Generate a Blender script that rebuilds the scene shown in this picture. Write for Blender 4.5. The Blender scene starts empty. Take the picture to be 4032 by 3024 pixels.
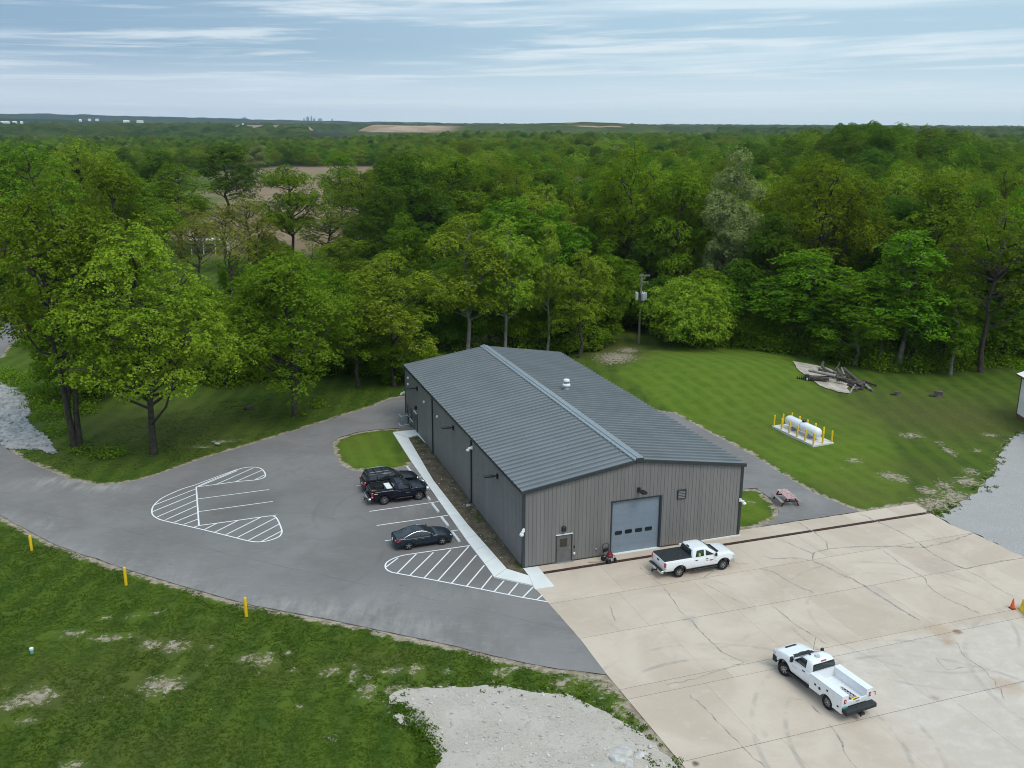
import bpy, bmesh, math, random
import numpy as np
from mathutils import Vector, Matrix, geometry
rng = np.random.default_rng(7)
R = math.radians
SC = bpy.context.scene
COL = SC.collection

# ------------------------------------------------------------------ camera, sky, sun, exposure
CAMH = 31.7
PITCH, ROLL, FPX = R(15.5099), R(0.27568), 3712.6
_fw = np.array([0, math.cos(PITCH), -math.sin(PITCH)])
_u0 = np.array([0, math.sin(PITCH), math.cos(PITCH)])
_r0 = np.array([1.0, 0, 0])
_rt = math.cos(ROLL) * _r0 + math.sin(ROLL) * _u0
_up = -math.sin(ROLL) * _r0 + math.cos(ROLL) * _u0
cam_d = bpy.data.cameras.new('camera')
cam = bpy.data.objects.new('camera', cam_d)
COL.objects.link(cam)
SC.camera = cam
cam_d.sensor_fit = 'HORIZONTAL'
cam_d.sensor_width = 36.0
cam_d.lens = 36.0 * FPX / 4032.0
cam_d.clip_start = 0.5
cam_d.clip_end = 40000
M = Matrix(((_rt[0], _up[0], -_fw[0], 0), (_rt[1], _up[1], -_fw[1], 0), (_rt[2], _up[2], -_fw[2], CAMH), (0, 0, 0, 1)))
cam.matrix_world = M

HAZE = 5e-5
SUN_EL, SUN_AZ = R(56), R(140)          # azimuth measured clockwise from +Y: the sun stands behind the camera, to its right
world = bpy.data.worlds.new('World')
SC.world = world
world.use_nodes = True
wt = world.node_tree
for n in list(wt.nodes):
    wt.nodes.remove(n)
def wn(t, **k):
    n = wt.nodes.new(t)
    for a, b in k.items():
        setattr(n, a, b)
    return n
wl = wt.links.new
wo = wn('ShaderNodeOutputWorld')
sky = wn('ShaderNodeTexSky', sky_type='NISHITA', sun_disc=False)
sky.sun_elevation, sky.sun_rotation = SUN_EL, SUN_AZ
sky.air_density, sky.dust_density, sky.ozone_density = 1.0, 1.0, 1.5
bg1 = wn('ShaderNodeBackground'); bg1.inputs[1].default_value = 0.09
wl(sky.outputs[0], bg1.inputs[0])
tc = wn('ShaderNodeTexCoord')
sep = wn('ShaderNodeSeparateXYZ'); wl(tc.outputs['Generated'], sep.inputs[0])
def wmath(op, a, b=None, c=None):
    n = wn('ShaderNodeMath', operation=op)
    for i, v in enumerate((a, b, c)):
        if v is None: continue
        if isinstance(v, (int, float)): n.inputs[i].default_value = v
        else: wl(v, n.inputs[i])
    return n.outputs[0]
zc = wmath('MAXIMUM', sep.outputs[2], 0.0)
inv = wmath('DIVIDE', 1.0, wmath('ADD', zc, 0.16))       # flat cloud deck seen in perspective
comb = wn('ShaderNodeCombineXYZ')
wl(wmath('MULTIPLY', sep.outputs[0], wmath('MULTIPLY', inv, 0.34)), comb.inputs[0])
wl(wmath('MULTIPLY_ADD', inv, 1.55, wmath('MULTIPLY', sep.outputs[0], 0.55)), comb.inputs[1])
def wnoise(scale, detail, rough, dist, off):
    mp = wn('ShaderNodeMapping'); mp.inputs['Location'].default_value = off
    wl(comb.outputs[0], mp.inputs[0])
    n = wn('ShaderNodeTexNoise'); wl(mp.outputs[0], n.inputs['Vector'])
    n.inputs['Scale'].default_value = scale; n.inputs['Detail'].default_value = detail
    n.inputs['Roughness'].default_value = rough; n.inputs['Distortion'].default_value = dist
    return n.outputs[0]
def wramp(v, a, b):
    n = wn('ShaderNodeMapRange', interpolation_type='SMOOTHSTEP'); wl(v, n.inputs[0])
    n.inputs[1].default_value = a; n.inputs[2].default_value = b
    return n.outputs[0]
def wmix(f, a, b):
    n = wn('ShaderNodeMix', data_type='RGBA')
    for s, v in ((n.inputs[0], f), (n.inputs[6], a), (n.inputs[7], b)):
        if isinstance(v, tuple): s.default_value = (*v, 1)
        elif isinstance(v, (int, float)): s.default_value = v
        else: wl(v, s)
    return n.outputs[2]
n1 = wnoise(0.9, 6, 0.55, 0.6, (3.1, 0.3, 0))
n2 = wnoise(2.6, 6, 0.6, 0.3, (9.7, 4.2, 0))
high = wramp(zc, 0.012, 0.075)
# deck: pale veil near the horizon, greyer blue bands higher up, darker toward -X (the shaded underside over there)
side = wramp(sep.outputs[0], 0.30, -0.55)
band_col = wmix(side, (0.43, 0.61, 0.74), (0.25, 0.39, 0.55))
veil_col = wmix(side, (0.65, 0.79, 0.87), (0.57, 0.68, 0.81))
white_col = (0.78, 0.86, 0.91)
bandm = wmath('MULTIPLY', wramp(n1, 0.37, 0.52), high)
streak = wramp(n2, 0.48, 0.66)
c0 = wmix(bandm, veil_col, band_col)
c1 = wmix(wmath('MULTIPLY', streak, wmath('MULTIPLY_ADD', high, 0.45, 0.25)), c0, white_col)
# thicker cloud overhead lets more light through than the far veil (an ordinary overcast sky)
lift = wmath('MULTIPLY_ADD', wramp(zc, 0.10, 0.9), 0.45, 1.0)
vs = wn('ShaderNodeVectorMath', operation='SCALE'); wl(c1, vs.inputs[0]); wl(lift, vs.inputs['Scale'])
bg2 = wn('ShaderNodeBackground'); wl(vs.outputs[0], bg2.inputs[0]); bg2.inputs[1].default_value = 1.0
mixw = wn('ShaderNodeMixShader'); mixw.inputs[0].default_value = 0.9
wl(bg1.outputs[0], mixw.inputs[1]); wl(bg2.outputs[0], mixw.inputs[2])
wl(mixw.outputs[0], wo.inputs[0])

sun_d = bpy.data.lights.new('sun', 'SUN')
sun = bpy.data.objects.new('sun', sun_d); COL.objects.link(sun)
sun_d.energy = 1.5
sun_d.angle = R(26)
sun_d.color = (1.0, 0.94, 0.85)
sdir = Vector((math.sin(SUN_AZ) * math.cos(SUN_EL), math.cos(SUN_AZ) * math.cos(SUN_EL), math.sin(SUN_EL)))
sun.rotation_euler = sdir.to_track_quat('Z', 'Y').to_euler()
sun.location = (40, -40, 120)
vsn = SC.view_settings
SC.display_settings.display_device = 'sRGB'
vsn.view_transform = 'Standard'; vsn.look = 'None'; vsn.gamma = 1.0; vsn.use_curve_mapping = False
vsn.exposure = 0.14
SC.render.engine = 'CYCLES'
SC.cycles.max_bounces = 6
SC.cycles.diffuse_bounces = 3
SC.cycles.glossy_bounces = 2
SC.cycles.transmission_bounces = 3
SC.cycles.volume_bounces = 0
SC.cycles.transparent_max_bounces = 4
SC.cycles.sample_clamp_indirect = 4
SC.cycles.use_denoising = True
SC.cycles.filter_width = 1.0

# ------------------------------------------------------------------ helpers
def ray(px, py):
    return _fw + _rt * (px - 2016) / FPX + _up * (1512 - py) / FPX
CP = np.array([0, 0, CAMH])
def at(px, py, z=0.0):
    """a point of the photograph (4032 x 3024) carried on to level z"""
    d = ray(px, py)
    return CP + d * ((z - CAMH) / d[2])
def at_depth(px, py, dep):
    d = ray(px, py)
    return CP + d * (dep / d[1])
BW, BL, BE, BR = 18.29, 38.58, 6.08, 7.48       # the metal building: width, length, eave, ridge
BO = np.array([.0268695, 1.9997297, 0]) * CAMH
BYAW = R(19.0898)
AX = np.array([math.cos(BYAW), math.sin(BYAW), 0]); AY = np.array([-math.sin(BYAW), math.cos(BYAW), 0])
def bloc(x, y, z=0.0):
    return BO + AX * x + AY * y + np.array([0, 0, z])
def to_b(p):
    q = np.asarray(p) - BO
    return q @ AX, q @ AY
def on_front(px, py, y=0.0):
    d = ray(px, py); o = CP - BO
    t = (y - o @ AY) / (d @ AY); q = o + d * t
    return q @ AX, q[2]
def on_left(px, py, x=0.0):
    d = ray(px, py); o = CP - BO
    t = (x - o @ AX) / (d @ AX); q = o + d * t
    return q @ AY, q[2]

def smooth_mesh(me, ang=35):
    me.polygons.foreach_set('use_smooth', [True] * len(me.polygons))
    try:
        me.set_sharp_from_angle(angle=R(ang))
    except Exception:
        pass

class MB:
    def __init__(s):
        s.v = []; s.f = []; s.m = []
    def add(s, vs, fs, mi=0):
        b = len(s.v); s.v += [tuple(float(c) for c in v) for v in vs]
        for f in fs:
            s.f.append([b + i for i in f]); s.m.append(mi)
        return s
    def box(s, c, d, mi=0, rz=0.0, mat=None):
        hx, hy, hz = d[0] / 2, d[1] / 2, d[2] / 2
        vs = [Vector((x, y, z)) for z in (-hz, hz) for y in (-hy, hy) for x in (-hx, hx)]
        m = mat if mat is not None else Matrix.Rotation(rz, 3, 'Z')
        vs = [m @ v + Vector(c) for v in vs]
        return s.add(vs, [(0, 2, 3, 1), (4, 5, 7, 6), (0, 1, 5, 4), (2, 6, 7, 3), (0, 4, 6, 2), (1, 3, 7, 5)], mi)
    def cbox(s, c, d, ch=0.03, mi=0, rz=0.0):
        """box with its vertical edges and top edge chamfered"""
        hx, hy, hz = d[0] / 2, d[1] / 2, d[2] / 2
        def ringp(ix, z):
            a, b = hx - ix, hy - ix; k = min(ch, a * .4, b * .4)
            return [(a, -b + k, z), (a, b - k, z), (a - k, b, z), (-a + k, b, z), (-a, b - k, z), (-a, -b + k, z), (-a + k, -b, z), (a - k, -b, z)]
        rings = [ringp(0, -hz), ringp(0, hz - ch), ringp(ch, hz)]
        m = Matrix.Rotation(rz, 3, 'Z')
        rings = [[tuple(m @ Vector(p) + Vector(c)) for p in r] for r in rings]
        return s.loft(rings, mi)
    def loft(s, rings, mi=0, cap=True):
        n = len(rings[0]); b = len(s.v)
        for r in rings: s.v += [tuple(float(c) for c in p) for p in r]
        for i in range(len(rings) - 1):
            for j in range(n):
                k = (j + 1) % n
                s.f.append([b + i * n + j, b + i * n + k, b + (i + 1) * n + k, b + (i + 1) * n + j]); s.m.append(mi)
        if cap:
            s.f.append([b + j for j in reversed(range(n))]); s.m.append(mi)
            s.f.append([b + (len(rings) - 1) * n + j for j in range(n)]); s.m.append(mi)
        return s
    def prism(s, poly, z0, z1, mi=0):
        a = sum(poly[i][0] * poly[(i + 1) % len(poly)][1] - poly[(i + 1) % len(poly)][0] * poly[i][1] for i in range(len(poly)))
        if a < 0: poly = list(reversed(poly))
        return s.loft([[(p[0], p[1], z0) for p in poly], [(p[0], p[1], z1) for p in poly]], mi)
    def tube(s, pts, rad, n=8, mi=0, cap=True):
        pts = [Vector(p) for p in pts]
        if not hasattr(rad, '__len__'): rad = [rad] * len(pts)
        rings = []; prev = None
        for i, p in enumerate(pts):
            t = (pts[min(i + 1, len(pts) - 1)] - pts[max(i - 1, 0)]).normalized()
            if prev is None:
                a = t.orthogonal().normalized()
            else:
                a = prev - t * prev.dot(t)
                a = a.normalized() if a.length > 1e-6 else t.orthogonal().normalized()
            prev = a; bb = t.cross(a)
            rings.append([p + (a * math.cos(2 * math.pi * k / n) + bb * math.sin(2 * math.pi * k / n)) * rad[i] for k in range(n)])
        return s.loft(rings, mi, cap)
    def lathe(s, prof, n=20, mi=0, origin=(0, 0, 0), axis='Z', cap=True):
        rings = []
        for r, z in prof:
            ring = []
            for k in range(n):
                c, q = math.cos(2 * math.pi * k / n) * r, math.sin(2 * math.pi * k / n) * r
                p = (c, q, z) if axis == 'Z' else ((z, c, q) if axis == 'X' else (q, z, c))
                ring.append((p[0] + origin[0], p[1] + origin[1], p[2] + origin[2]))
            rings.append(ring)
        return s.loft(rings, mi, cap)
    def mesh(s, name, mats, smooth=None):
        me = bpy.data.meshes.new(name)
        me.from_pydata(s.v, [], s.f)
        for m in (mats if isinstance(mats, (list, tuple)) else [mats]): me.materials.append(m)
        if any(s.m): me.polygons.foreach_set('material_index', s.m)
        if smooth: smooth_mesh(me, smooth)
        me.update()
        return me
    def build(s, name, mats, parent=None, smooth=None):
        return link(name, s.mesh(name, mats, smooth), parent)

def link(name, data, parent=None):
    o = bpy.data.objects.new(name, data); COL.objects.link(o)
    if parent is not None: o.parent = parent
    return o
def tag(o, label=None, cat=None, group=None, kind=None):
    if label: o['label'] = label
    if cat: o['category'] = cat
    if group: o['group'] = group
    if kind: o['kind'] = kind
    return o
def thing(name, label, cat, loc=(0, 0, 0), rz=0.0, group=None):
    o = link(name, None); o.location = loc; o.rotation_euler = (0, 0, rz); o.empty_display_size = .3
    return tag(o, label, cat, group)
def copy_tree(o, parent=None):
    c = o.copy(); COL.objects.link(c)
    if parent is not None: c.parent = parent
    for ch in list(o.children): copy_tree(ch, c)
    return c

# ---------------------------------------------------------------- materials
class NB:
    """short-hand for building a node material"""
    def __init__(s, name):
        s.m = bpy.data.materials.new(name); s.m.use_nodes = True
        s.t = s.m.node_tree
        for n in list(s.t.nodes): s.t.nodes.remove(n)
        s.out = s.t.nodes.new('ShaderNodeOutputMaterial')
        s.pos = s.new('ShaderNodeNewGeometry').outputs['Position']
        s.obj = None
    def new(s, t, **k):
        n = s.t.nodes.new(t)
        for a, b in k.items(): setattr(n, a, b)
        return n
    def set(s, sock, v):
        if isinstance(v, bpy.types.NodeSocket): s.t.links.new(v, sock)
        elif isinstance(v, tuple) and len(v) == 3 and sock.type == 'RGBA': sock.default_value = (*v, 1)
        else: sock.default_value = v
    def math(s, op, a, b=None, c=None, clamp=False):
        n = s.new('ShaderNodeMath', operation=op, use_clamp=clamp)
        for i, v in enumerate((a, b, c)):
            if v is not None: s.set(n.inputs[i], v)
        return n.outputs[0]
    def noise(s, scale, detail=4, rough=.55, vec=None, dist=0.0, stretch=None, w=0.0, rot=None):
        v = vec if vec is not None else s.pos
        if stretch or w or rot:
            mp = s.new('ShaderNodeMapping'); s.set(mp.inputs[0], v)
            if stretch: mp.inputs['Scale'].default_value = stretch
            if rot: mp.inputs['Rotation'].default_value = (0, 0, rot)
            mp.inputs['Location'].default_value = (w, w * 1.7, w * .3)
            v = mp.outputs[0]
        n = s.new('ShaderNodeTexNoise'); s.set(n.inputs['Vector'], v)
        n.inputs['Scale'].default_value = scale; n.inputs['Detail'].default_value = detail
        n.inputs['Roughness'].default_value = rough; n.inputs['Distortion'].default_value = dist
        return n.outputs[0]
    def ramp(s, v, a, b, lo=0.0, hi=1.0):
        n = s.new('ShaderNodeMapRange', interpolation_type='SMOOTHSTEP'); s.set(n.inputs[0], v)
        n.inputs[1].default_value = a; n.inputs[2].default_value = b; n.inputs[3].default_value = lo; n.inputs[4].default_value = hi
        return n.outputs[0]
    def mix(s, f, a, b, mode='MIX'):
        n = s.new('ShaderNodeMix', data_type='RGBA', blend_type=mode)
        s.set(n.inputs[0], f); s.set(n.inputs[6], a); s.set(n.inputs[7], b)
        return n.outputs[2]
    def attr(s, name, out='Fac'):
        n = s.new('ShaderNodeAttribute'); n.attribute_name = name
        return n.outputs[out]
    def bump(s, h, strength=.4, dist=.05):
        n = s.new('ShaderNodeBump'); s.set(n.inputs['Height'], h)
        n.inputs['Strength'].default_value = strength; n.inputs['Distance'].default_value = dist
        return n.outputs[0]
    def pbr(s, color, rough=.6, metal=0.0, spec=.5, normal=None, coat=0.0):
        b = s.new('ShaderNodeBsdfPrincipled')
        s.set(b.inputs['Base Color'], color); s.set(b.inputs['Roughness'], rough); s.set(b.inputs['Metallic'], metal)
        s.set(b.inputs['Specular IOR Level'], spec)
        if coat: b.inputs['Coat Weight'].default_value = coat; b.inputs['Coat Roughness'].default_value = .06
        if normal is not None: s.set(b.inputs['Normal'], normal)
        s.t.links.new(b.outputs[0], s.out.inputs[0])
        return s.m

def simple(name, col, rough=.55, metal=0.0, spec=.5, var=.12, scale=3.0, coat=0.0, bump=0.0):
    """paint, plastic or metal with faint uneven wear"""
    b = NB(name)
    f = b.noise(scale, 5, .6)
    c = b.mix(b.ramp(f, .3, .7), tuple(x * (1 - var) for x in col), tuple(min(1, x * (1 + var)) for x in col))
    r = b.ramp(b.noise(scale * 2.3, 3), .3, .7, max(.03, rough * .85), min(1, rough * 1.15))
    nrm = b.bump(b.noise(scale * 9, 3), bump, .02) if bump else None
    return b.pbr(c, r, metal, spec, nrm, coat)

MAT = {}
b = NB('wall_panel')
f = b.noise(1.6, 5, .6, stretch=(1, 1, .06)); sz = b.new('ShaderNodeSeparateXYZ'); b.set(sz.inputs[0], b.pos)
c = b.mix(b.ramp(f, .3, .7), (.172, .165, .160), (.205, .197, .190))
dirt = b.math('MULTIPLY', b.ramp(sz.outputs[2], .75, .05), b.ramp(b.noise(2.2, 5, .7), .3, .7))
c = b.mix(b.math('MULTIPLY', dirt, .45), c, (.25, .215, .175))
MAT['wall_panel'] = b.pbr(c, b.ramp(b.noise(3, 3), .3, .7, .45, .6), 0, .4, b.bump(b.noise(.7, 3, .5), .25, .03))
MAT['wall_dark'] = simple('dark_trim', (.028, .036, .040), .4, 0, .5, .1, 2)
MAT['roof'] = simple('roof_metal', (.168, .186, .197), .42, .0, .5, .07, .35, bump=.0)
MAT['ridge'] = simple('ridge_metal', (.23, .265, .285), .4, .0, .5, .05, .6)
MAT['door_grey'] = simple('door_paint', (.13, .13, .125), .5)
MAT['overhead'] = simple('overhead_paint', (.20, .245, .295), .5, var=.04)
MAT['glass'] = simple('dark_glass', (.020, .025, .027), .04, 0, .85, .2)
MAT['glass_amber'] = simple('dim_glass', (.035, .032, .026), .1, 0, .6, .3, 5)
MAT['black'] = simple('black_plastic', (.013, .013, .015), .5)
MAT['rubber'] = simple('tyre_rubber', (.018, .018, .018), .8, 0, .3, .2, 8)
MAT['white_plastic'] = simple('white_plastic', (.78, .78, .78), .4, var=.03)
MAT['white_paint'] = simple('white_car_paint', (.80, .81, .82), .28, 0, .5, .015, .8, coat=.6)
MAT['navy_paint'] = simple('navy_car_paint', (.0045, .0065, .016), .25, .0, .45, .1, 1, coat=.0)
MAT['blue_paint'] = simple('blue_black_car_paint', (.010, .018, .030), .24, .0, .5, .1, 1, coat=.0)
MAT['black_paint'] = simple('black_car_paint', (.006, .007, .010), .25, .0, .45, .1, 1, coat=.0)
MAT['chrome'] = simple('bright_metal', (.62, .62, .63), .18, .95, .5, .06)
MAT['alloy'] = simple('wheel_alloy', (.42, .42, .43), .35, .8, .5, .1, 6)
MAT['steel'] = simple('galvanised_steel', (.38, .40, .42), .45, .6, .5, .15, 5)
MAT['red_lens'] = simple('red_lens', (.42, .012, .02), .15, 0, .6, .2, 6, coat=.6)
MAT['clear_lens'] = simple('clear_lens', (.55, .56, .56), .12, .1, .7, .2, 9, coat=.6)
MAT['amber'] = simple('amber_lens', (.6, .22, .02), .2, 0, .6)
MAT['vinyl'] = simple('black_vinyl', (.025, .029, .031), .62, 0, .35, .12, 2)
MAT['yellow'] = simple('yellow_sleeve', (.80, .50, .012), .45, 0, .45, .06, 3)
MAT['yellow_faded'] = simple('yellow_concrete_paint', (.72, .53, .03), .6, 0, .4, .12, 2, bump=.2)
MAT['orange'] = simple('cone_orange', (.72, .11, .02), .5, 0, .4, .08, 4)
MAT['tank_white'] = simple('tank_white', (.80, .81, .82), .4, 0, .45, .03, 1.2)
MAT['pad_concrete'] = simple('new_concrete', (.64, .62, .59), .85, 0, .2, .06, 1.5, bump=.15)
MAT['stop_concrete'] = simple('wheel_stop_paint', (.62, .63, .63), .8, 0, .25, .1, 4, bump=.2)
MAT['sidewalk'] = simple('sidewalk_concrete', (.72, .735, .71), .85, 0, .2, .035, .7, bump=.08)
b = NB('marking_paint')
c = b.mix(b.ramp(b.noise(1.5, 4), .3, .7), (.72, .725, .73), (.80, .80, .80)); c = b.mix(b.math('MULTIPLY', b.ramp(b.noise(6, 6, .75), .60, .74), .7), c, (.24, .235, .23))
MAT['marking'] = b.pbr(c, .7, 0, .3)
MAT['grate'] = simple('rusty_grate', (.075, .036, .026), .8, .1, .3, .35, 5, bump=.4)
MAT['transformer'] = simple('transformer_grey', (.52, .55, .57), .5, .0, .4, .08, 4)
MAT['barn_white'] = simple('barn_siding', (.80, .77, .72), .7, 0, .3, .07, .9)
MAT['barn_brown'] = simple('barn_trim', (.16, .085, .055), .8, 0, .3, .25, 2)
MAT['pole_wood'] = simple('pole_wood', (.22, .20, .172), .85, 0, .2, .25, 4, bump=.4)
MAT['log_wood'] = simple('weathered_log', (.105, .090, .077), .9, 0, .15, .4, 2.5, bump=.6)
MAT['log_pale'] = simple('bleached_log', (.27, .255, .23), .9, 0, .15, .3, 2.5, bump=.6)
MAT['log_dark'] = simple('damp_log', (.06, .048, .042), .9, 0, .15, .4, 2.5, bump=.6)
MAT['rust_iron'] = simple('rusty_iron', (.055, .045, .04), .8, .3, .3, .4, 6, bump=.4)
MAT['stone'] = simple('pale_limestone', (.33, .33, .325), .9, 0, .2, .22, .9, bump=.4)
MAT['chunk'] = simple('broken_concrete', (.50, .475, .44), .9, 0, .2, .2, 2, bump=.6)
MAT['table_red'] = None
MAT['ac_grey'] = simple('condenser_grey', (.20, .23, .24), .5, .2, .4, .12, 6)
MAT['ac_pale'] = simple('condenser_top', (.40, .42, .42), .5, .2, .4, .12, 6)
MAT['engine_red'] = simple('engine_red', (.17, .010, .018), .35, 0, .5, .15, 9, coat=.3)
MAT['teal'] = simple('teal_pipe', (.08, .42, .40), .5)
MAT['hivis'] = simple('hivis_green', (.25, .50, .03), .7)
MAT['tan'] = simple('tan_cloth', (.30, .22, .11), .9, 0, .1, .35, 20)
MAT['seat_grey'] = simple('seat_cloth', (.16, .17, .17), .9)
MAT['crack'] = simple('crack_fill', (.355, .315, .275), .95, 0, .1, .3, 3)
MAT['joint'] = simple('joint_filler', (.22, .20, .18), .95, 0, .1, .3, 3)
MAT['ridge_bldg'] = simple('far_tower', (.30, .40, .48), .6, 0, .3, .15, .01)
MAT['far_white'] = simple('far_shed_white', (.82, .82, .82), .6, 0, .3, .05, .05)
b = NB('table_boards')
g1 = b.noise(4.0, 5, .6); g2 = b.noise(14.0, 4, .6)
c = b.mix(b.ramp(g1, .36, .56), (.36, .085, .085), (.50, .36, .34))
c = b.mix(b.ramp(g2, .52, .66), c, (.58, .53, .50))
MAT['table_red'] = b.pbr(c, .8, 0, .2)
MAT['table_frame'] = simple('table_frame_red', (.13, .014, .018), .7, 0, .3, .3, 5)

# ================================================================== GROUND
def Z(o, s):
    return lambda pts: [(o[0] + x * s, o[1] + y * s) for x, y in pts]
r1 = Z((1500, 1300), .67812); r2 = Z((500, 1600), .67812); r3 = Z((2400, 1900), .7378)
r4 = Z((2900, 1250), .51245); r5 = Z((0, 1900), .678); r6 = Z((1200, 2200), .678)
def W2(pts, z=0.0):
    return [tuple(at(x, y, z)[:2]) for x, y in pts]
def inside(P, poly):
    x, y = P[:, 0], P[:, 1]; r = np.zeros(len(P), bool); n = len(poly)
    for i in range(n):
        x0, y0 = poly[i]; x1, y1 = poly[(i + 1) % n]
        if y0 == y1: continue
        r ^= ((y0 > y) != (y1 > y)) & (x < (x1 - x0) * (y - y0) / (y1 - y0) + x0)
    return r
def edist(P, poly, closed=True):
    d = np.full(len(P), 1e9); n = len(poly)
    for i in range(n if closed else n - 1):
        a = np.array(poly[i]); b_ = np.array(poly[(i + 1) % n]); ab = b_ - a; L = ab @ ab
        if L < 1e-9: continue
        t = np.clip(((P - a) @ ab) / L, 0, 1)
        d = np.minimum(d, np.hypot(*(P - a - t[:, None] * ab).T))
    return d
_vn = {}
def vnoise(P, scale, seed=0):
    """smooth value noise, numpy"""
    if seed not in _vn: _vn[seed] = np.random.default_rng(1000 + seed).random((256, 256))
    T = _vn[seed]; q = np.asarray(P, float)[:, :2] * scale
    i = np.floor(q).astype(int); f = q - i; f = f * f * (3 - 2 * f)
    a = T[i[:, 0] % 256, i[:, 1] % 256]; b_ = T[(i[:, 0] + 1) % 256, i[:, 1] % 256]
    c = T[i[:, 0] % 256, (i[:, 1] + 1) % 256]; d = T[(i[:, 0] + 1) % 256, (i[:, 1] + 1) % 256]
    return (a * (1 - f[:, 0]) + b_ * f[:, 0]) * (1 - f[:, 1]) + (c * (1 - f[:, 0]) + d * f[:, 0]) * f[:, 1]
def sstep(v, a, b_):
    t = np.clip((v - a) / (b_ - a), 0, 1); return t * t * (3 - 2 * t)
def ragged(poly, step, amp, seed=1):
    g = np.random.default_rng(seed); out = []
    for i in range(len(poly)):
        a = np.array(poly[i]); b_ = np.array(poly[(i + 1) % len(poly)]); L = np.linalg.norm(b_ - a)
        k = max(1, int(L / step)); nrm = np.array([-(b_ - a)[1], (b_ - a)[0]]) / max(L, 1e-6)
        for j in range(k):
            p = a + (b_ - a) * j / k
            out.append(tuple(p + nrm * (g.normal() * amp if j else 0)))
    return out

south = W2([(0, 2029), (75, 2069), (197, 2134), (339, 2188), (502, 2242), (651, 2286), (780, 2324), (881, 2353), (1003, 2385), (1180, 2417), (1356, 2452), (1553, 2493), (1736, 2532), (1912, 2574), (2081, 2612), (2203, 2634), (2390, 2656)])
west_apron = [tuple(bloc(x, y)[:2]) for x, y in ((0.1, -14.7), (0.15, -10.4), (-0.08, -5.3), (-0.25, -2.84))]
walk_outer = W2([(1946, 2276), (1892, 2200), (1849, 2148), (1727, 1973), (1622, 1824), (1619, 1834)][:5])
isl = W2([(1617, 1835), (1517, 1854), (1436, 1859), (1381, 1851), (1341, 1830), (1314, 1783), (1310, 1742), (1334, 1722), (1402, 1702), (1483, 1691), (1565, 1686)])
bback = [tuple(bloc(-0.3, BL - 4.2)[:2]), tuple(bloc(-0.3, BL + .3)[:2]), tuple(bloc(BW + .5, BL + .3)[:2])]
back_out = [tuple(bloc(x, y)[:2]) for x, y in ((BW + 4.9, BL - 3.0), (BW + 3.5, BL + 4.5), (BW - 2.5, BL + 8), (6, BL + 9), (0, BL + 8.0))]
north = W2([(1470, 1600), (1348, 1637), (1178, 1691), (1076, 1722), (975, 1753), (839, 1793), (703, 1839), (595, 1878), (500, 1899), (419, 1908), (365, 1908), (273, 1887), (182, 1850), (82, 1805), (0, 1746)])
offl = [(-62, 100), (-74, 111), (-78, 121)]
far_in = W2([(0, 1405), (29, 1365), (87, 1307), (140, 1240), (190, 1190), (300, 1130)])
far_out = W2([(330, 1085), (190, 1130), (116, 1170), (0, 1235)])
offo = [(-98, 150), (-101, 128), (-95, 104), (-78, 88), (-60, 79)]
lot_poly = south + west_apron + walk_outer + isl + bback[:2] + back_out[::-1][0:0] + [tuple(bloc(BW + .5, BL + .3)[:2])] + back_out + north + offl + far_in + far_out + offo
road_r = [tuple(bloc(BW + .5, BL + .2)[:2]), tuple(bloc(BW + 4.9, BL - 3.0)[:2])] + W2([(2653, 1625), (2788, 1700), (2956, 1788), (3069, 1860), (3207, 1942), (3382, 2013)]) + W2([(2992, 2073), (3049, 2051), (3066, 2024), (3064, 1998), (3033, 1962), (2977, 1921)]) + [tuple(bloc(BW + 1.2, 9.0)[:2]), tuple(bloc(BW + .5, 14)[:2])]
apron = [tuple(bloc(x, y)[:2]) for x, y in ((0.02, 0.0), (BW, 0.0), (BW, .82), (36.45, .82), (36.2, -1.2), (36.0, -3.7), (36.5, -5.6), (37.1, -12), (37.6, -30), (0.6, -30), (0.3, -22), (0.1, -14.7), (0.15, -10.4), (-0.08, -5.3), (-0.25, -2.84), (0.0, -1.0))]
gravel_r = W2([(4032, 1700), (3990, 1720), (3955, 1760), (3935, 1800), (3925, 1840), (3905, 1870), (3880, 1900), (3850, 1930), (3800, 1970), (3760, 2000), (3720, 2020), (3670, 2024)]) + [tuple(bloc(x, y)[:2]) for x, y in ((36.3, -1.6), (36.05, -3.7), (36.55, -5.6), (37.15, -12), (37.6, -28), (75, -28), (85, 20))] + [(74, 99)]
gravel_f = W2(r6([(490, 800), (520, 775), (600, 752), (700, 745), (900, 748), (1100, 738), (1250, 760), (1400, 780), (1520, 785), (1580, 810), (1640, 840), (1750, 890), (1810, 930), (1880, 965), (1960, 1010), (2040, 1075), (2150, 1190), (2190, 1240)])) + [tuple(bloc(.35, -24)[:2]), tuple(bloc(.2, -29)[:2]), (-3, 36.0)] + W2(r6([(740, 1280), (760, 1215), (755, 1100), (720, 1050), (680, 1000), (640, 975), (560, 965), (495, 912), (600, 890), (575, 850), (490, 842)]))
rip = W2([(-60, 1500), (0, 1510), (35, 1528), (60, 1535), (90, 1555), (105, 1575), (102, 1600), (120, 1630), (95, 1650), (110, 1670), (140, 1695), (165, 1715), (195, 1735), (200, 1765), (215, 1785), (180, 1780), (150, 1767), (120, 1768), (70, 1768), (40, 1770), (20, 1755), (0, 1737), (-40, 1690)])
mulch = W2([(1609, 1727), (1646, 1718)]) + [tuple(bloc(0, 28.6)[:2]), tuple(bloc(0, 0)[:2]), ] + W2([(2083, 2270), (1995, 2243), (1839, 2066), (1703, 1890)])
log_pad_px = ([(3118, 1425), (3150, 1430), (3260, 1452), (3330, 1490), (3345, 1551), (3300, 1546), (3250, 1530), (3200, 1500), (3160, 1472), (3135, 1450)])
MOUND = at(2870, 1470)
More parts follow.
